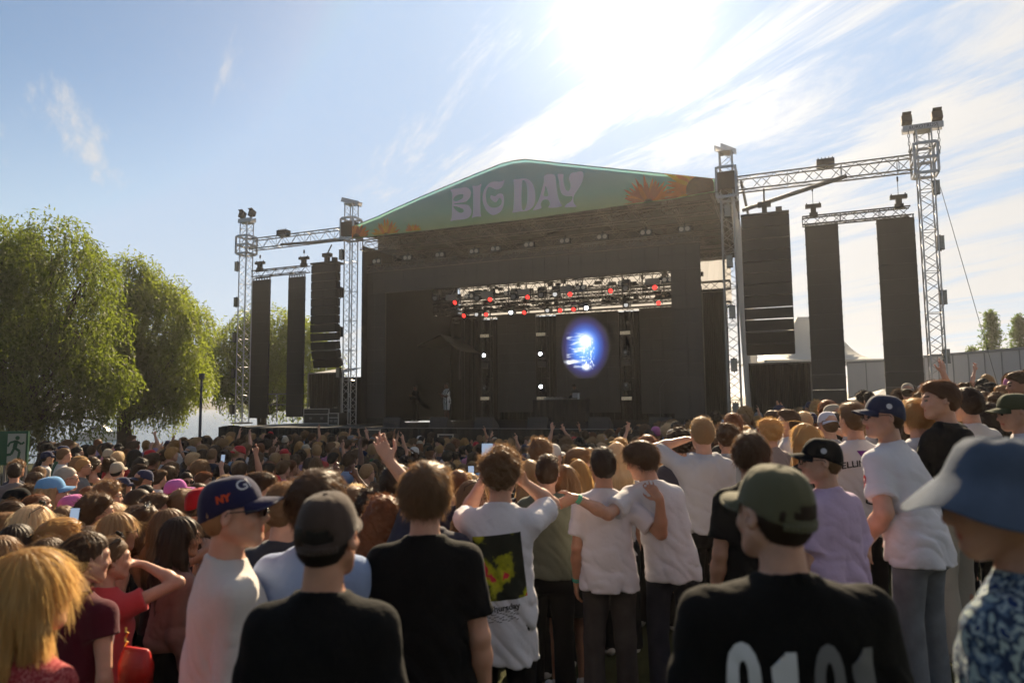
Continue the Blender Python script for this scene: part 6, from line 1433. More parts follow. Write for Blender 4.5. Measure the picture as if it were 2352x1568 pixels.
def foreground():
    cap = lambda col, yaw=0, **k: dict(col=col, yaw=yaw, **k)
    # --- nearest row
    e, sp, r = Q(1778, 1064, 1.84, 'young man in an olive cap and a black shirt reading 0101 on its back', 0, top='tee', topcol=(.010, .010, .010), cap=cap((.115, .108, .062), 2, strap=True), hair='undercap', haircol='darkbrown', hy=22, skin='fair', sleeve=.8, h=.007, wide=1.36, bulk=1.15)
    for i, ch in enumerate('0101'):
        c1 = (.62, .62, .62) if i < 2 else (.16, .16, .16)
        V, F_ = text2('one' if ch == '1' else ch, .225, (-.150, -.048, .052, .152)[i], 1.25, sx=(.78 if ch == '1' else .66), bold=.010); decal('digit', r[0], V, F_, ink(c1), off=.004)
    e, sp, r = Q(752, 1127, 2.12, 'man seen from behind in a black T-shirt and a dark brown cap with strap', 0, top='tee', topcol=BK, cap=cap((.060, .040, .032), 10, strap=True), hair='undercap', haircol='black', hy=-14, skin='mid', h=.007)
    e, sp, r = Q(2278, 1015, 1.62, 'person in a wide blue denim bucket hat and a blue floral shirt', 35, top='tee', topmat=floral(), bucket=denim((.075, .10, .145)), hair='undercap', haircol='brown', hy=30, hp=-8, skin='mid', h=.007)
    e, sp, r = Q(70, 1270, 2.2, 'woman with long golden blond hair and a speckled red sweater', -22, female=True, top='long', topmat=speckle(), hair='long', haircol='honey', hy=-22, seed=2, h=.007, wide=1.15, nstr=15000)
    e, sp, r = Q(528, 1091, 2.75, 'man in profile with a navy script cap, sunglasses and a white sweater', -58, top='long', topcol=(.66, .63, .60), cap=cap((.016, .016, .055), 0), hair='undercap', haircol='blond', glasses='sun', hy=-22, hp=4, skin='fair', h=.007)
    on_cap(r[1], sp, 'NY', -88, 12, .034, ink((.55, .07, .02)), 'cap_emblem', bold=.002); on_cap(r[1], sp, 'Gl', -30, 28, .055, ink((.6, .6, .62)), 'cap_script'); on_cap(r[1], sp, 'NY', 88, 12, .034, ink((.55, .07, .02)), 'cap_emblem', bold=.002); on_cap(r[1], sp, 'Gl', 35, 28, .055, ink((.6, .6, .62)), 'cap_script')
    e, sp, r = Q(727, 1078, 2.9, 'man with floppy brown hair and a pale blue shirt', -4, top='shirt', topcol=(.33, .43, .66), hair='mop', haircol='brown', skin='fair')
    e, sp, r = Q(978, 1060, 2.95, 'young man with tousled light brown hair and a plain black T-shirt, arms hanging', 4, top='tee', topcol=BK, hair='mop', haircol='lightbrown', ra='down2', la='down2', skin='fair', wide=1.05, hy=-8)
    e, sp, r = Q(1150, 1030, 3.85, 'curly haired man in a white T-shirt with a yellow and red picture print', -6, top='tee', topcol=WHT, hair='curly', haircol='lightbrown', ra=((-.035, .10, .20), (.55, 1, -.1), (-.7, -.2, .6), (-.3, -.9, -.3), .6), hem=.70, la=((-.02, .36, .20), (.6, 0, -1), (-.05, .2, 1), (-.3, 1, 0), .7), skin='fair', wide=1.02, hy=-6)
    phone_at(e, sp, -1, 'phone in a black case held up by the young man with the picture shirt')
    V, F_ = grid2(-.125, .13, 1.02, 1.34, 40, 50, lambda x, z: (x + (z - 1.2) * -.10, z + x * .12)); decal('back_print', r[0], V, F_, picture_print(), off=.003)
    V, F_ = text2('Thursday', .042, .035, .985, rot=.16, bold=.001); decal('back_lettering', r[0], V, F_, ink((.03, .03, .03)), off=.003)
    k = []; 
    V = []; F_ = []
    for q in range(3):
        for i in range(12):
            x = -.06 + i * .014; z = .955 - q * .018 + x * .14 + .006 * math.sin(i * 1.9 + q); b = len(V); V += [(x, z), (x + .012, z + .002), (x + .012, z + .006), (x, z + .004)]; F_.append([b, b + 1, b + 2, b + 3])
    decal('small_print', r[0], V, F_, ink((.05, .05, .05)), off=.003)
    # --- hugging pair and around
    a16 = {0: None}
    e, sp, r = Q(1384, 1025, 4.75, 'dark haired man in white T-shirt and grey jeans, left one of the hugging pair', -3, top='tee', topcol=(.72, .68, .71), hair='short', haircol='darkbrown', bottom='jeans', botcol=(.055, .047, .045), ra=((.20, -.15, .06), (1, -.3, -1), (-.6, .25, .75), (.2, 1, -.2), .45), la='down', skin='mid', hy=12, lean=(-.02, 0))
    wristband(e, sp, -1, (.05, .35, .25))
    e, sp, r = Q(1462, 1013, 4.78, 'man in white T-shirt leaning his head left, right one of the hugging pair', 4, top='tee', topcol=(.70, .69, .72), hair='mop', haircol='brown', bottom='jeans', botcol=(.020, .023, .035), la=((.42, -.24, .03), (.1, -.6, -.7), (.9, .1, -.35), (0, 1, .2), .2), ra='down', skin='fair', hy=55, hp=-16, ht=-8, lean=(-.13, 0), wide=.98)
    wristband(e, sp, -1, (.1, .5, .3))
    e, sp, r = Q(1256, 1042, 5.1, 'young man in a grey green hooded sweatshirt and black trousers seen from behind', -5, top='hoodie', topcol=(.105, .115, .085), hair='short', haircol='brown', ra='front', la='front', skin='fair')
    e, sp, r = Q(1300, 1070, 5.3, 'girl in a green hoodie and short black skirt with bare legs', 10, female=True, top='hoodie', topcol=(.09, .105, .07), hair='long', haircol='lightbrown', bottom='skirt', shoecol=(.7, .68, .66), skin='mid')
    e, sp, r = Q(1612, 956, 5.7, 'blond young man in a light grey hoodie shading his eyes with his left arm', -4, top='hoodie', topcol=(.52, .52, .55), hair='short', haircol='blond', la='brow', push=-1, skin='fair', hy=6)
    e, sp, r = Q(1722, 990, 3.8, 'young man with glossy brown hair and a black polo shirt with a striped sleeve', 2, top='polo', topcol=BK, hair='mop', haircol='brown', hy=-18, skin='mid', la='down2', sleeve=.7)
    e, sp, r = Q(1886, 1004, 3.6, 'man in a black cap, clear glasses and a lavender T-shirt, looking to the left', 28, top='tee', topcol=(.56, .42, .60), cap=cap((.014, .014, .016), 0), hair='undercap', haircol='lightbrown', glasses='clear', hy=48, skin='fair', wide=1.12, bulk=1.15, ra='down2', la='down')
    for z_ in (80, -80): on_cap(r[1], sp, '', z_, 12, .03, ink((.5, .5, .52)), 'cap_badge', disc=.016)
    e, sp, r = Q(2030, 905, 4.05, 'man in a navy cap, glasses and white T-shirt, hand in his pocket', 32, top='tee', topcol=WHT, cap=cap((.028, .035, .075), 0), hair='undercap', haircol='brown', glasses='clear', hy=50, skin='fair', wide=1.0, bulk=1.0, lean=(0, .13), bottom='jeans', botcol=(.15, .16, .175), ra='pocket', la='pocket', armr=1.2)
    for z_ in (80, -80): on_cap(r[1], sp, '', z_, 12, .03, ink((.6, .6, .62)), 'cap_badge', disc=.016)
    wristband(e, sp, -1, (.1, .4, .15)); V, F_ = text2('MAD', .10, 0, 0, bold=.004); decal('chest_print', r[0], V, F_, ink((.55, .02, .03)), org=((-.12, 0, 1.27), (-.85, .5, 0), (0, 0, 1)), dirv=(.5, -.86, 0), off=.003)
    V, F_ = text2('es', .06, .16, 1.02, bold=.003); decal('back_lettering', r[0], V, F_, ink((.5, .02, .03)), off=.003)
    e, sp, r = Q(1958, 922, 5.2, 'football fan in a white and purple shirt with a name and number 5', -4, top='tee', topcol=(.66, .64, .67), hair='short', haircol='lightbrown', hy=14, skin='fair')
    V, F_ = grid2(.03, .21, .84, 1.42, 26, 80); V = [(x + max(0, z - 1.3) * -.6 * (x < .1), z) for x, z in V]; decal('purple_panel', r[0], V, F_, ink((.16, .03, .22)), off=.004)
    V, F_ = text2('BELLINGHAM', .062, 0, 1.33, sx=1.0, rot=.0, bold=.0015); V = [(x, z - 1.1 * x * x) for x, z in V]; decal('player_name', r[0], V, F_, ink((.02, .02, .025)), off=.006)
    V, F_ = text2('5', .30, .045, 1.14, sx=.95, bold=.006); decal('player_number', r[0], V, F_, ink((.02, .02, .025)), off=.006)
    V, F_ = text2('5', .30, .045, 1.14, sx=.95, bold=-.006); decal('number_inlay', r[0], V, F_, ink((.5, .46, .5)), off=.0085)
    e, sp, r = Q(2160, 872, 4.7, 'young man with chestnut hair, black sweatshirt and cream trousers, looking left', 34, top='hoodie', topcol=(.011, .011, .014), hair='short', haircol='chestnut', bottom='trousers', botcol=(.50, .45, .37), hy=42, skin='fair', ra='front', la='front')
    e, sp, r = Q(2322, 902, 4.5, 'young man in a camouflage green cap above the bucket hat', 40, top='tee', topcol=(.6, .6, .63), cap=cap((.055, .062, .030), 0), hair='undercap', haircol='darkbrown', hy=40, hp=-10)
    Q(2344, 852, 6.8, 'tanned young man at the right edge above the camouflage cap', 70, hair='short', haircol='brown', skin='tan', topcol=(.1, .1, .12))
    Q(2103, 915, 4.9, 'blond person in a white T-shirt between the navy cap and the black sweatshirt', 4, hair='mop', haircol='golden', topcol=(.68, .68, .7), ra='down', la='front')
    Q(2222, 888, 5.2, 'person in a white shirt right behind the young man in the black sweatshirt', 10, hair='short', haircol='darkbrown', top='shirt', topcol=(.66, .62, .60))
    Q(2264, 925, 6.2, 'person with dark curly hair standing left of the camouflage cap', 10, hair='longcurly', haircol='darkbrown', female=True, topcol=(.05, .03, .03))
    # --- left side
    e, sp, r = Q(201, 1224, 3.45, 'woman with a brown ponytail and a burgundy top, seen from behind', -12, female=True, top='ruffle', topcol=(.075, .006, .014), hair='pony', haircol='brown', ra='down2', hy=-25, hp=-4, skin='fair', wide=1.15)
    e, sp, r = Q(252, 1236, 3.9, 'woman in a coral red ruffled blouse raising her bare arm to her brow', -12, female=True, top='ruffle', topcol=(.62, .07, .08), hair='bun', haircol='lightbrown', glasses='head', ra=((-.02, .16, .20), (1, .2, -.15), (-.9, .05, .2), (.1, -.2, -1), .15), hy=-30, skin='fair', wide=1.1)
    e, sp, r = Q(270, 1180, 4.7, 'blond woman in dark sunglasses and a black strappy top, behind the raised arm', -42, female=True, top='tank', topcol=BK, hair='long', haircol='blond', glasses='sun', hy=-10, skin='fair')
    e, sp, r = Q(322, 1160, 5.1, 'laughing woman with curly brown hair and bare shoulders, seen in profile', -60, female=True, top='dress', topcol=(.25, .02, .04), hair='longcurly', haircol='brown', glasses='head', hy=-20, hp=6)
    e, sp, r = Q(414, 1190, 4.35, 'woman with very long dark hair and a dusty pink knit sweater, face turned right', -48, female=True, top='long', topcol=(.23, .125, .11), hair='long', haircol='darkbrown', bottom='skirt', botcol=(.015, .015, .017), ra='down', hy=-12, skin='mid', hem=1.03)
    e, sp, r = Q(386, 1172, 4.9, 'woman with light brown hair lifting her right arm over her forehead', -40, female=True, top='tank', topcol=(.05, .01, .015), hair='long', haircol='lightbrown', ra='brow')
    Q(461, 1118, 5.6, 'man in a bright red cap and navy T-shirt', -25, cap=cap((.45, .012, .02), 0), hair='undercap', haircol='darkbrown', topcol=(.012, .016, .04), hy=-15)
    Q(592, 1083, 5.0, 'brown haired man in a dark navy shirt looking right, behind the navy cap', -60, hair='short', haircol='brown', topcol=(.014, .014, .03), hy=-15)
    Q(657, 1105, 3.7, 'man with brown hair and charcoal shirt, left of the pale blue shirt', -10, hair='short', haircol='lightbrown', topcol=(.035, .035, .045), hy=-25, top='shirt')
    Q(881, 1140, 3.9, 'woman with a thick mane of dark auburn curls seen from behind', 6, female=True, hair='longcurly', haircol='auburn', topcol=(.015, .012, .012), top='tank')
    e, sp, r = Q(905, 1064, 5.0, 'dark haired person just left of the tousled light brown head', -6, hair='short', haircol='darkbrown', topcol=(.03, .02, .03))
    Q(985, 1082, 3.75, 'person reaching one bare arm up beside the tousled light brown head', 0, hair='short', haircol='brown', topcol=(.03, .03, .05), la=((.075, .12, .44), (-1, .5, 0), (.5, .1, 1), (0, 1, .1), .12))
    Q(811, 1118, 5.0, 'man with a short light brown crop seen from behind', -12, hair='crop', haircol='lightbrown', topcol=(.06, .05, .06))
    Q(853, 1122, 4.8, 'man with short dark curly hair seen from behind', 4, hair='curly', haircol='darkbrown', topcol=(.02, .02, .03))
    Q(1052, 1080, 5.8, 'man with close cropped hair, left of the held up phone', 4, hair='crop', haircol='auburn', topcol=(.03, .03, .05), skin='mid')
    Q(1085, 1106, 5.2, 'smiling woman with sunglasses on her long brown hair, bare shoulders, looking right', -105, female=True, top='tank', topcol=BK, hair='long', haircol='lightbrown', glasses='head', hy=8, skin='fair')
    Q(1218, 1058, 5.9, 'blond woman seen from behind, between the picture shirt and the green hoodie', 0, female=True, hair='long', haircol='blond', top='tee', topcol=(.05, .05, .06))
    Q(1328, 1058, 6.0, 'woman with long golden brown hair in front of the hugging pair', 6, female=True, hair='long', haircol='golden', topcol=(.02, .02, .02))
    Q(1326, 1028, 6.6, 'young man with a fringe whose face is turned right, above the long haired women', -70, hair='mop', haircol='lightbrown', topcol=(.5, .4, .4))
    Q(1240, 1006, 7.0, 'tall person with a round mass of brown curls', 2, hair='curly', haircol='lightbrown', topcol=(.04, .04, .05))
    Q(1268, 1018, 7.6, 'person in a white cap beside the round brown curls', -40, cap=cap((.6, .58, .55), 0), hair='undercap', haircol='brown', topcol=(.05, .05, .05))
    Q(1416, 1018, 6.2, 'woman with pale blond hair between the two heads of the hugging pair', 5, female=True, hair='long', haircol='platinum', topcol=(.4, .38, .4))
    Q(1486, 998, 6.9, 'person with wavy chestnut hair right of the hugging pair', -10, hair='mop', haircol='auburn', topcol=(.05, .04, .04))
    Q(1424, 1004, 7.8, 'person with short golden hair above the hugging pair', 0, hair='short', haircol='golden', topcol=(.2, .2, .25))
    Q(1560, 985, 6.6, 'dark curly haired person left of the grey hoodie', 10, hair='curly', haircol='darkbrown', topcol=(.03, .03, .05))
    Q(1668, 972, 6.8, 'person with dark brown curls right behind the grey hoodie', 0, hair='curly', haircol='brown', topcol=(.3, .32, .35))
    Q(1683, 947, 7.4, 'person with straight chestnut hair between grey hoodie and sunglasses man', 0, hair='short', haircol='auburn', topcol=(.03, .03, .03))
    Q(1766, 962, 7.0, 'young man with light curly hair looking down, left of the man in sunglasses', 25, hair='curly', haircol='golden', topcol=(.25, .2, .2))
    Q(1815, 940, 7.6, 'young man in dark sunglasses and a white polo looking up to the left', 62, hair='short', haircol='brown', topcol=(.6, .6, .62), glasses='sun', top='polo', hp=10)
    Q(1846, 944, 8.4, 'person with white blond hair right of the sunglasses man', 5, hair='short', haircol='platinum', topcol=(.2, .2, .22))
    Q(1850, 975, 5.0, 'woman with ginger hair mostly hidden behind the black cap', 20, female=True, hair='long', haircol='golden', topcol=(.03, .03, .03))
    Q(1902, 944, 6.9, 'person in a white and grey cap raising a hand to it', 5, cap=cap((.62, .6, .68), 170), hair='undercap', haircol='lightbrown', topcol=(.4, .38, .4), ra='brow')
    Q(1900, 918, 8.6, 'person with red brown hair above the white and grey cap', 0, hair='mop', haircol='auburn', topcol=(.03, .03, .03))
    e, sp, r = Q(2138, 880, 7.5, 'person raising a fist behind the young man in the black sweatshirt', 0, hair='short', haircol='brown', topcol=(.05, .05, .05), ra='up')
    for i, (x, y, Y, hs, hcl, w_) in enumerate([(2250, 889, 9.5, 'curly', 'black', 'black curls'), (2274, 877, 10.5, 'short', 'black', 'black short hair'), (2303, 884, 9.8, 'mop', 'lightbrown', 'light brown hair'), (2240, 903, 8.0, 'short', 'brown', 'brown hair'), (2288, 902, 8.4, 'curly', 'brown', 'brown curls'), (2226, 905, 9.2, 'short', 'darkbrown', 'dark short hair'), (2262, 900, 9.0, 'long', 'brown', 'long brown hair')]):
        Q(x, y, Y, 'person with %s in the small group below the white wall' % w_, 20, hair=hs, haircol=hcl, female=hs == 'long', topcol=(.1, .1, .12) if i % 2 else (.3, .28, .3), skin='tan' if i % 3 == 0 else 'fair')
    # --- left middle
    Q(133, 1190, 4.5, 'person with short ginger blond hair, behind the golden blond woman', -18, hair='mop', haircol='golden', topcol=(.03, .03, .04), hy=-20)
    Q(76, 1163, 4.8, 'woman with long platinum hair and sunglasses pushed up, looking right', -38, female=True, hair='long', haircol='platinum', topcol=(.2, .15, .14), glasses='head')
    e, sp, r = Q(36, 1208, 4.4, 'woman with very dark straight hair holding up a phone', -15, female=True, hair='long', haircol='darkbrown', topcol=(.02, .02, .02), ra='phone'); phone_at(e, sp, 1, 'dark phone held up by the woman with very dark straight hair')
    Q(4, 1236, 4.1, 'person with light brown hair cut by the left edge, lower down', -5, female=True, hair='bob', haircol='lightbrown', topcol=(.1, .06, .05))
    Q(222, 1133, 5.4, 'man with a curly brown mop looking right, green collar', -50, hair='curly', haircol='brown', topcol=(.008, .06, .03), top='polo')
    Q(168, 1134, 6.1, 'person in a bubblegum pink cap, left of the man with curls and green collar', -65, cap=cap((.62, .16, .42), 0), hair='longcap', haircol='brown', female=True, topcol=(.5, .1, .25))
    Q(117, 1093, 6.5, 'woman in a light blue trucker cap with blond hair', -60, cap=cap((.16, .36, .62), 0), hair='longcap', haircol='blond', female=True, topcol=(.3, .3, .35))
    Q(404, 1099, 7.6, 'person in a pink cap facing right, between the red cap and the crowd behind', -70, cap=cap((.55, .15, .45), 0), hair='undercap', haircol='brown', topcol=(.1, .02, .05))
    Q(152, 1073, 8.3, 'grey haired man in sunglasses', -50, hair='crop', haircol='grey', glasses='sun', topcol=(.5, .5, .55))
    Q(318, 1122, 6.4, 'man with a shaved head and sunglasses looking right', -55, hair='buzz', haircol='brown', glasses='sun', topcol=(.03, .03, .05))
    Q(352, 1132, 6.0, 'man in sunglasses half hidden beside the shaved head', -35, hair='short', haircol='brown', glasses='sun', topcol=(.02, .02, .02))
    Q(260, 1158, 5.6, 'woman with sleek platinum hair seen from behind, next to the laughing woman', -10, female=True, hair='bob', haircol='platinum', topcol=(.1, .03, .04))
    Q(40, 1119, 6.5, 'person in a black cap with the brim to the right', -70, cap=cap((.015, .015, .02), 0), hair='longcap', haircol='lightbrown', female=True, topcol=(.4, .38, .4))
    Q(84, 1137, 5.9, 'woman with auburn hair tied low, left of the pink cap', -40, female=True, hair='pony', haircol='auburn', topcol=(.15, .1, .1))
    Q(26, 1152, 5.6, 'woman with brown hair looking right, near the left edge', -60, female=True, hair='pony', haircol='brown', topcol=(.3, .25, .25))
    e, sp, r = Q(8, 1176, 5.1, 'person at the left edge with a bracelet on a raised wrist', -30, hair='short', haircol='lightbrown', topcol=(.5, .45, .42), ra='brow')
    Q(146, 1165, 5.4, 'woman with golden brown hair and a clip, right of the platinum woman', -10, female=True, hair='long', haircol='lightbrown', topcol=(.02, .02, .02))
    Q(248, 1106, 6.8, 'curly light haired man with glasses looking right', -50, hair='curly', haircol='lightbrown', glasses='clear', topcol=(.3, .02, .04))
    Q(418, 1122, 6.2, 'man with straight light brown hair, left of the red cap', -6, hair='mop', haircol='lightbrown', topcol=(.15, .2, .28))
    Q(208, 1213, 4.8, 'person with wavy brown hair just above the dark ponytail', -20, female=True, hair='bob', haircol='brown', topcol=(.03, .02, .02))
    Q(110, 1238, 3.9, 'woman with brown hair between the golden blond woman and the burgundy top', -15, female=True, hair='pony', haircol='brown', topcol=(.03, .03, .03))
    Q(500, 1150, 5.0, 'person with tan shoulders just behind the white sweater', -30, female=True, hair='bob', haircol='brown', topcol=(.4, .35, .33), top='tank')
    Q(600, 1180, 4.3, 'woman with bare tanned shoulders partly hidden by the man in profile', -80, female=True, hair='pony', haircol='blond', topcol=(.02, .02, .02), top='tank')
def wristband(e, sp, side, col):
    S_, E, Wp, fd, pn, c = sp['_f'][2][0 if side > 0 else 1]; d = nz(Wp - E); k = MB(); k.tube(Wp - d * .018, Wp - d * .004, .0305, .0305, 12); k.tube(Wp - d * .032, Wp - d * .022, .032, .032, 12); obj('wristband', np.vstack(k.v), k.f, mat('band_%d%d' % (int(col[0] * 99), int(col[1] * 99)), col, .6), e, True)
def nodes_mat(name):
    m_ = bpy.data.materials.new(name); m_.use_nodes = True; nt = m_.node_tree; return m_, nt, nt.nodes, nt.links, nt.nodes['Principled BSDF']
def ramp_noise(name, scale, detail, stops, rough=.9, bump=.2, interp='CONSTANT', stretch=(1, 1, 1)):
    m_, nt, nd, lk, p = nodes_mat(name); p.inputs['Roughness'].default_value = rough; p.inputs['Specular IOR Level'].default_value = .2
    tc = nd.new('ShaderNodeTexCoord'); mp = nd.new('ShaderNodeMapping'); mp.inputs['Scale'].default_value = stretch; lk.new(tc.outputs['Object'], mp.inputs[0]); n = nd.new('ShaderNodeTexNoise'); n.inputs['Scale'].default_value = scale; n.inputs['Detail'].default_value = detail; lk.new(mp.outputs[0], n.inputs['Vector'])
    cr = nd.new('ShaderNodeValToRGB'); cr.color_ramp.interpolation = interp; el = cr.color_ramp.elements; lk.new(n.outputs[0], cr.inputs[0])
    el[0].position = stops[0][0]; el[0].color = (*stops[0][1], 1); el[1].position = stops[-1][0]; el[1].color = (*stops[-1][1], 1)
    for s_, c in stops[1:-1]: q = el.new(s_); q.color = (*c, 1)
    lk.new(cr.outputs[0], p.inputs['Base Color']); b = nd.new('ShaderNodeBump'); b.inputs['Strength'].default_value = bump; b.inputs['Distance'].default_value = .005; lk.new(n.outputs[0], b.inputs['Height']); lk.new(b.outputs[0], p.inputs['Normal']); return m_
def floral(): return ramp_noise('floral_cotton', 30, 3, [(0, (.35, .42, .40)), (.42, (.025, .04, .08)), (.50, (.10, .15, .22)), (.56, (.40, .46, .44)), (.62, (.02, .04, .12))])
def speckle(): return ramp_noise('red_knit', 150, 4, [(.3, (.16, .018, .022)), (.52, (.30, .035, .04)), (.72, (.55, .25, .22))], interp='LINEAR', bump=.6)
def picture_print(): return ramp_noise('picture_print', 6.5, 5, [(0, (.015, .016, .012)), (.50, (.02, .022, .014)), (.55, (.30, .30, .015)), (.60, (.45, .42, .02)), (.62, (.62, .03, .05))], interp='EASE', stretch=(1, 1, .9))
foreground()
# handbag of the woman in burgundy
def handbag():
    a = at(312, 1530, 3.4); g = 0; e = empty('handbag', tuple(a), R(-20), 'bright red handbag hanging beside the woman in the burgundy top', 'bag', None, .72); k = MB(); V = []; n = 12
    prof = [(.0, .03, -.12), (.125, .05, -.10), (.13, .05, .02), (.11, .028, .10), (.10, .015, .12)]
    for w_, d, z in prof: V += [(w_ * math.copysign(abs(math.cos(t)) ** .5, math.cos(t)), d * math.copysign(abs(math.sin(t)) ** .5, math.sin(t)), z) for t in np.arange(n) * 2 * math.pi / n]
    k.add(V, [[i * n + q, i * n + (q + 1) % n, (i + 1) * n + (q + 1) % n, (i + 1) * n + q] for i in range(len(prof) - 1) for q in range(n)] + [list(range((len(prof) - 1) * n, len(prof) * n))]); obj('bag_body', np.vstack(k.v), k.f, mat('red_leather', (.42, .015, .012), .35, bump=.3, bscale=60), e, True)
    k = MB(); 
    for i in range(4): p0 = np.array([-.1 + .0 * i, 0, .12 + i * .03]); k.tube(p0, p0 + [.01 * (-1) ** i, .008, .03], .008, None, 6)
    obj('chain_strap', np.vstack(k.v), k.f, mat('gold', (.7, .45, .12), .3, metal=1), e)
handbag()
# ------------------------------------------------------------------ people on the stage
def stage_person(px, py, b, label, yaw, **sp):
    t, z = pt(px, py, b); sp.setdefault('h', .014); sp.setdefault('seed', 3); s = (z - DECK) / 1.765; s = min(max(s, .8), 1.1); e = empty('person', tuple(W(t, b, DECK)), SRZ + R(yaw), label, 'person', 'people on the stage', s); make_person(e, sp, 9.0); return e
def stripe_mat():
    m_, nt, nd, lk, p = nodes_mat('striped_cotton'); tc = nd.new('ShaderNodeTexCoord'); w = nd.new('ShaderNodeTexWave'); w.wave_type = 'BANDS'; w.bands_direction = 'X'; w.inputs['Scale'].default_value = 4.5; lk.new(tc.outputs['Object'], w.inputs['Vector'])
    cr = nd.new('ShaderNodeValToRGB'); cr.color_ramp.interpolation = 'CONSTANT'; cr.color_ramp.elements[0].color = (.03, .03, .03, 1); cr.color_ramp.elements[1].position = .5; cr.color_ramp.elements[1].color = (.75, .73, .7, 1); lk.new(w.outputs[0], cr.inputs[0]); lk.new(cr.outputs[0], p.inputs['Base Color']); p.inputs['Roughness'].default_value = .9; return m_
STR = stripe_mat()
e = stage_person(1026, 878, 2.6, 'performer on stage in a black and white striped shirt and shorts', 150, topmat=STR, top='tee', bottom='shorts', hair='crop', haircol='black', skin='dark', ra='front', la='front', shoecol=(.7, .7, .7))
kid(e, 'shorts').data.materials[0] = STR
stage_person(1322, 880, 4.9, 'DJ in a dark jacket bending over the long table on the stage', 175, top='shirt', topcol=(.03, .025, .03), hair='short', haircol='black', skin='dark', ra='front', la='front', hp=-30, lean=(.0, .10))
stage_person(955, 884, 3.6, 'shadowy musician in black on stage, left of the striped performer', 160, top='shirt', topcol=(.02, .02, .02), hair='short', haircol='black', skin='dark', ra='front', la='front')
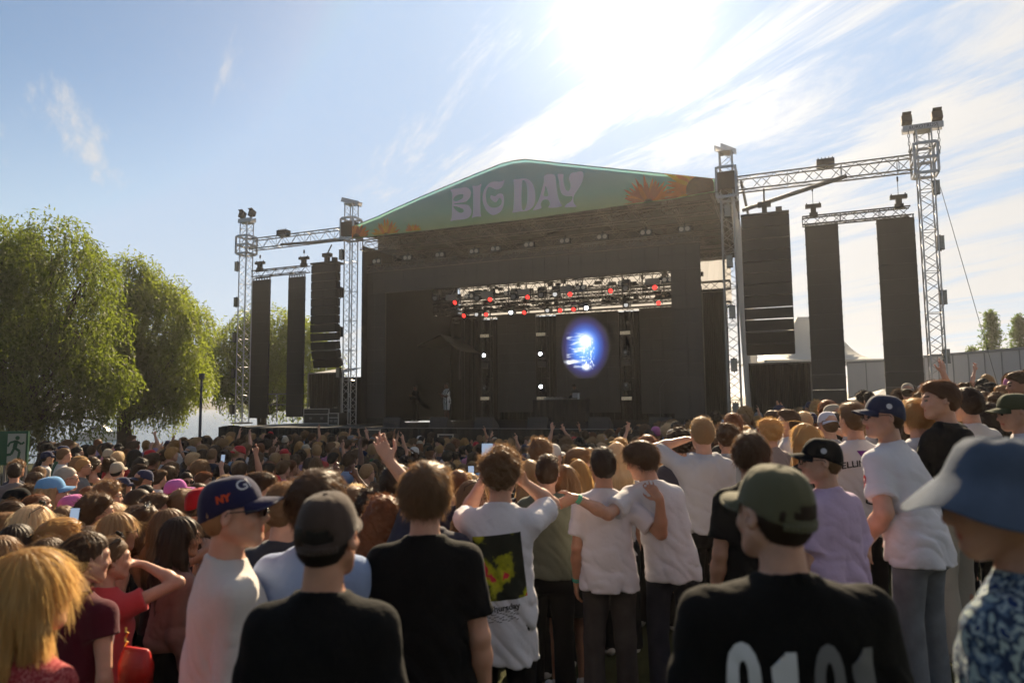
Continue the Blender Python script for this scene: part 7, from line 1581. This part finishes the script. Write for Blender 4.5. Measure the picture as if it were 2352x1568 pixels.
# ------------------------------------------------------------------ the packed crowd
def crowd():
    r_ = np.random.RandomState(11); protos = []
    defs = [dict(hair='short'), dict(hair='mop', ra='down2'), dict(hair='curly'), dict(hair='long', female=True, top='tank'), dict(hair='long', female=True, top='tee', seed=2), dict(hair='bob', female=True, top='tee'), dict(hair='pony', female=True, top='tank'), dict(hair='longcurly', female=True, top='tee'),
            dict(hair='undercap', cap=dict(col=(.5, .5, .5), yaw=0)), dict(hair='longcap', female=True, cap=dict(col=(.5, .5, .5), yaw=0), top='tank'), dict(hair='undercap', cap=dict(col=(.5, .5, .5), yaw=180, strap=True)), dict(hair='crop', glasses='sun'),
            dict(hair='short', ra='up', pose=1), dict(hair='long', female=True, la='uphigh', top='tank', pose=1), dict(hair='mop', ra='phone', pose=2), dict(hair='long', female=True, ra='phone', pose=2, top='tee'), dict(hair='curly', ra='uphigh', la='up', pose=1), dict(hair='bun', female=True, top='tank')]
    for i, d in enumerate(defs):
        d = dict(d); d.setdefault('h', .019); d.setdefault('seed', i + 1); d.setdefault('nstr', 2400); e = empty('person', (0, 0, 0), 0, 'x', 'person'); make_person(e, d, 9.0)
        for c in list(e.children):
            if c.name.split('.')[0] == 'shoe': bpy.data.objects.remove(c)
        protos.append((e, d))
    tops = [('black', (.012, .012, .014), 26), ('white', (.62, .60, .62), 17), ('navy', (.015, .02, .05), 12), ('grey', (.16, .16, .17), 9), ('light blue', (.25, .38, .58), 6), ('beige', (.42, .34, .25), 6), ('red', (.38, .02, .03), 4), ('pink', (.55, .22, .32), 5), ('green', (.03, .10, .05), 4), ('brown', (.09, .05, .035), 5), ('lilac', (.36, .28, .46), 3)]
    caps = [('pink', (.55, .16, .38)), ('grey', (.2, .2, .21)), ('light blue', (.18, .38, .62)), ('black', (.015, .015, .018)), ('navy', (.02, .025, .07)), ('beige', (.4, .34, .26)), ('white', (.6, .58, .56)), ('black', (.015, .015, .018)), ('beige', (.4, .34, .26)), ('navy', (.02, .025, .07)), ('red', (.4, .02, .03)), ('grey', (.2, .2, .21))]
    hairs = [('brown', 'brown', 26), ('dark brown', 'darkbrown', 22), ('light brown', 'lightbrown', 18), ('blond', 'blond', 14), ('black', 'black', 8), ('auburn', 'auburn', 7), ('golden', 'golden', 8), ('platinum', 'platinum', 4)]
    skins = ['fair'] * 5 + ['mid'] * 4 + ['tan'] * 2 + ['dark']
    tw = np.array([t[2] for t in tops], float); tw /= tw.sum(); hw = np.array([t[2] for t in hairs], float); hw /= hw.sum()
    spots = []; occ = [(a, b) for a, b in PEOPLE]
    Y = 5.6
    def inside(x, y):
        u = x / y * F + 1176 + 0
        if abs(x / y) > .82: return False
        if y > 22.0 - x * .37 * (x > 0) * 1.0 - 0: return False
        # the lakeside end of the crowd
        if u < 500 and y > 14.8 + max(0, u) / 500 * 6.0: return False
        if u < 95 and y > 10.9: return False
        if y < 6.3 and u > 480: return False
        # clear floor the photograph shows on the right between near people
        if u > 1900 and y > 13: return False
        if u > 1150 and y < 7.2 - (u - 1150) * .0004: return False
        return True
    while Y < 22.5:
        dx = .50 + .004 * Y; n = int(2 * .84 * Y / dx)
        for i in range(n):
            x = -.84 * Y + i * dx + r_.uniform(-.16, .16); y = Y + r_.uniform(-.2, .2)
            if not inside(x, y): continue
            if any((x - a) ** 2 + (y - b) ** 2 < .40 ** 2 for a, b in occ): continue
            occ.append((x, y)); spots.append((x, y))
        Y += .50
    spots.sort(key=lambda p: p[1])
    N = min(NEAR_N, len(spots)); used = set(); words = ('first', 'second', 'third', 'fourth', 'fifth', 'sixth', 'seventh', 'eighth', 'ninth')
    def zone(x, y):
        u = x / y * F + 1176; zs = [(90, 'below the exit sign'), (290, 'in front of the big willow'), (480, 'before the second willow'), (620, 'under the far left tower'), (720, 'under the left led strips'), (830, 'under the left loudspeaker stack'), (960, 'before the left led column'), (1090, 'below the striped performer'), (1240, 'before the left back screen'), (1420, 'in front of the DJ table'), (1560, 'before the right back screen'), (1690, 'before the right led column'), (1830, 'under the right loudspeaker stack'), (1990, 'under the inner right led strip'), (2140, 'under the outer right led strip'), (9999, 'below the white wall')]
        for a, b in zs:
            if u < a: return b
    def place(i, x, y, many):
        q = r_.randint(len(protos)) if r_.rand() > .86 else r_.choice([0, 1, 2, 3, 4, 5, 6, 7, 8, 9, 10, 11, 17, 0, 4, 1])
        if y > 13 and r_.rand() < .045: q = r_.choice([12, 13, 14, 15, 16])
        e, d = protos[q]; tn, tcol, _ = tops[r_.choice(len(tops), p=tw)]; hn, hk, _ = hairs[r_.choice(len(hairs), p=hw)]; cn, ccol = caps[r_.randint(len(caps))]; sk = skins[r_.randint(len(skins))]
        yaw = r_.normal() * 22 + (-25 if x < -2 else 12 if x > 3 else 0)
        if r_.rand() < .1: yaw += r_.choice([-80, 80, 130])
        sc = r_.uniform(.955, 1.055) * (1.0 if not d.get('female') else .955); return e, d, tn, tcol, hn, hk, cn, ccol, sk, yaw, sc
    for i, (x, y) in enumerate(spots[:N]):
        e, d, tn, tcol, hn, hk, cn, ccol, sk, yaw, sc = place(i, x, y, False)
        st = {'short': 'short %s hair', 'mop': 'floppy %s hair', 'curly': '%s curls', 'long': 'long %s hair', 'bob': 'a %s bob', 'pony': 'a %s ponytail', 'longcurly': 'big %s curls', 'undercap': '', 'longcap': '', 'crop': 'cropped %s hair', 'bun': 'a %s bun'}[d['hair']]
        who = 'woman' if d.get('female') else 'man'
        look = ('%s with %s' % (who, st % hn)) if st else ('%s in a %s %scap' % (who, cn, 'backwards ' if d['cap']['yaw'] else ''))
        act = {0: '', 1: ', arm raised', 2: ', phone held up'}[d.get('pose', 0)]
        lab = '%s, %s top%s, %s' % (look, tn, act, zone(x, y))
        if lab in used:
            for k_ in ('nearer rows', 'farther rows', 'middle rows', 'taller one'):
                l2 = lab + ' ' + k_
                if l2 not in used: lab = l2; break
        used.add(lab)
        g = float(gz(x, y)); r = e.copy(); COL.objects.link(r); r.location = (x, y, g); r.rotation_euler = (0, 0, R(yaw)); r.scale = (sc, sc, sc); r['label'] = lab; r['group'] = 'people of the packed crowd'
        for c in e.children:
            n_ = c.name.split('.')[0]
            c2 = c.copy(); COL.objects.link(c2); c2.parent = r
            def setm(o, k_, m_): o.material_slots[k_].link = 'OBJECT'; o.material_slots[k_].material = m_
            if n_ == 'body': setm(c2, 0, skinm(sk)[0])
            elif n_ == 'hair': setm(c2, 0, hairm(hk))
            elif n_ in ('t_shirt', 'tank_top'): setm(c2, 0, cloth(tcol))
            elif n_ == 'cap':
                setm(c2, 0, cloth(ccol, 'cap'))
                for b in c.children: b2 = b.copy(); COL.objects.link(b2); b2.parent = c2; setm(b2, 0, cloth(ccol, 'cap'))
            elif n_ == 'sunglasses':
                for b in c.children: b2 = b.copy(); COL.objects.link(b2); b2.parent = c2
            if n_ == 'body' and d.get('pose') == 2 and y < 15:
                hr, hc, arms = d['_f']; S_, E_, Wp, fd, pn, _ = arms[0]; p = (Wp + nz(fd) * .10 + nz(pn) * .022) * sc; an = R(yaw); wx = x + p[0] * math.cos(an) - p[1] * math.sin(an); wy = y + p[0] * math.sin(an) + p[1] * math.cos(an)
                k = MB(); k.box((0, 0, 0), (.074, .009, .152)); o = k.build('phone', mat('phone_black', (0, 0, 0))); s2 = MB(); s2.box((0, -.0055, 0), (.068, .002, .144)); obj('phone_screen', np.vstack(s2.v), s2.f, mat('phone_screen', (0, 0, 0)), o); o.location = (wx, wy, g + p[2] + .03); o.rotation_euler = (R(-8), 0, an); tag(o, 'phone held up by the %s, %s top, %s hair, %s' % (who, tn, hn, zone(x, y)), 'phone', 'phones held up over the crowd')
    # the rows beyond: past three hundred people, one mass
    Vs = []; Fs = []; Ms = []; mats = []; off = 0
    def mi(m_):
        if m_ not in mats: mats.append(m_)
        return mats.index(m_)
    far = []
    for i, (e, d) in enumerate(protos):
        parts = []
        for c in e.children:
            n_ = c.name.split('.')[0]
            if n_ in ('trousers', 'skirt', 'sunglasses'): continue
            for o in [c] + list(c.children):
                me = o.data; co = np.empty(len(me.vertices) * 3, np.float32); me.vertices.foreach_get('co', co); co = co.reshape(-1, 3); fv = np.array([list(p.vertices)[:4] if len(p.vertices) >= 4 else list(p.vertices) + [p.vertices[2]] for p in me.polygons]); zc = co[fv].mean(1)[:, 2]
                fv = fv[zc > 1.0]; 
                if len(fv) == 0: continue
                us, inv = np.unique(fv, return_inverse=True); parts.append((n_, co[us], inv.reshape(fv.shape)))
        far.append(parts)
    for i, (x, y) in enumerate(spots[N:]):
        e, d, tn, tcol, hn, hk, cn, ccol, sk, yaw, sc = place(i, x, y, True); q = [k for k, (a, b) in enumerate(protos) if a == e][0]; g = float(gz(x, y)); c, s_ = math.cos(R(yaw)), math.sin(R(yaw)); M = np.array([[c, -s_, 0], [s_, c, 0], [0, 0, 1]]) * sc
        for n_, co, fv in far[q]:
            m_ = skinm(sk)[0] if n_ == 'body' else hairm(hk) if n_ == 'hair' else cloth(ccol, 'cap') if n_ == 'cap' else cloth(tcol)
            Vs.append(co @ M.T + [x, y, g]); Fs.append(fv + off); Ms.append(np.full(len(fv), mi(m_))); off += len(co)
    if Vs:
        Fa = np.vstack(Fs); o = obj('distant_crowd', np.vstack(Vs), Fa, mats, None, True, np.concatenate(Ms)); tag(o, 'dense mass of far heads and raised arms right up to the stage', 'crowd', None, 'stuff')
    for e, d in protos:
        for c in list(e.children):
            for b in list(c.children): bpy.data.objects.remove(b)
            bpy.data.objects.remove(c)
        bpy.data.objects.remove(e)
NEAR_N = 300 - len([o for o in scene.objects if o.name.split('.')[0] == 'person'])
crowd()
# ------------------------------------------------------------------ the air: thin sunlit haze
def haze(d):
    k = MB(); k.box((0, 350, 5), (1860, 900, 18)); m_ = bpy.data.materials.new('haze'); m_.use_nodes = True; nt = m_.node_tree; nt.nodes.remove(nt.nodes['Principled BSDF'])
    v = nt.nodes.new('ShaderNodeVolumePrincipled'); v.inputs['Density'].default_value = d; v.inputs['Color'].default_value = (.90, .88, .88, 1); v.inputs['Anisotropy'].default_value = .6
    nt.links.new(v.outputs[0], nt.nodes['Material Output'].inputs['Volume']); o = k.build('haze', m_); tag(o, kind='stuff')
haze(.0007)
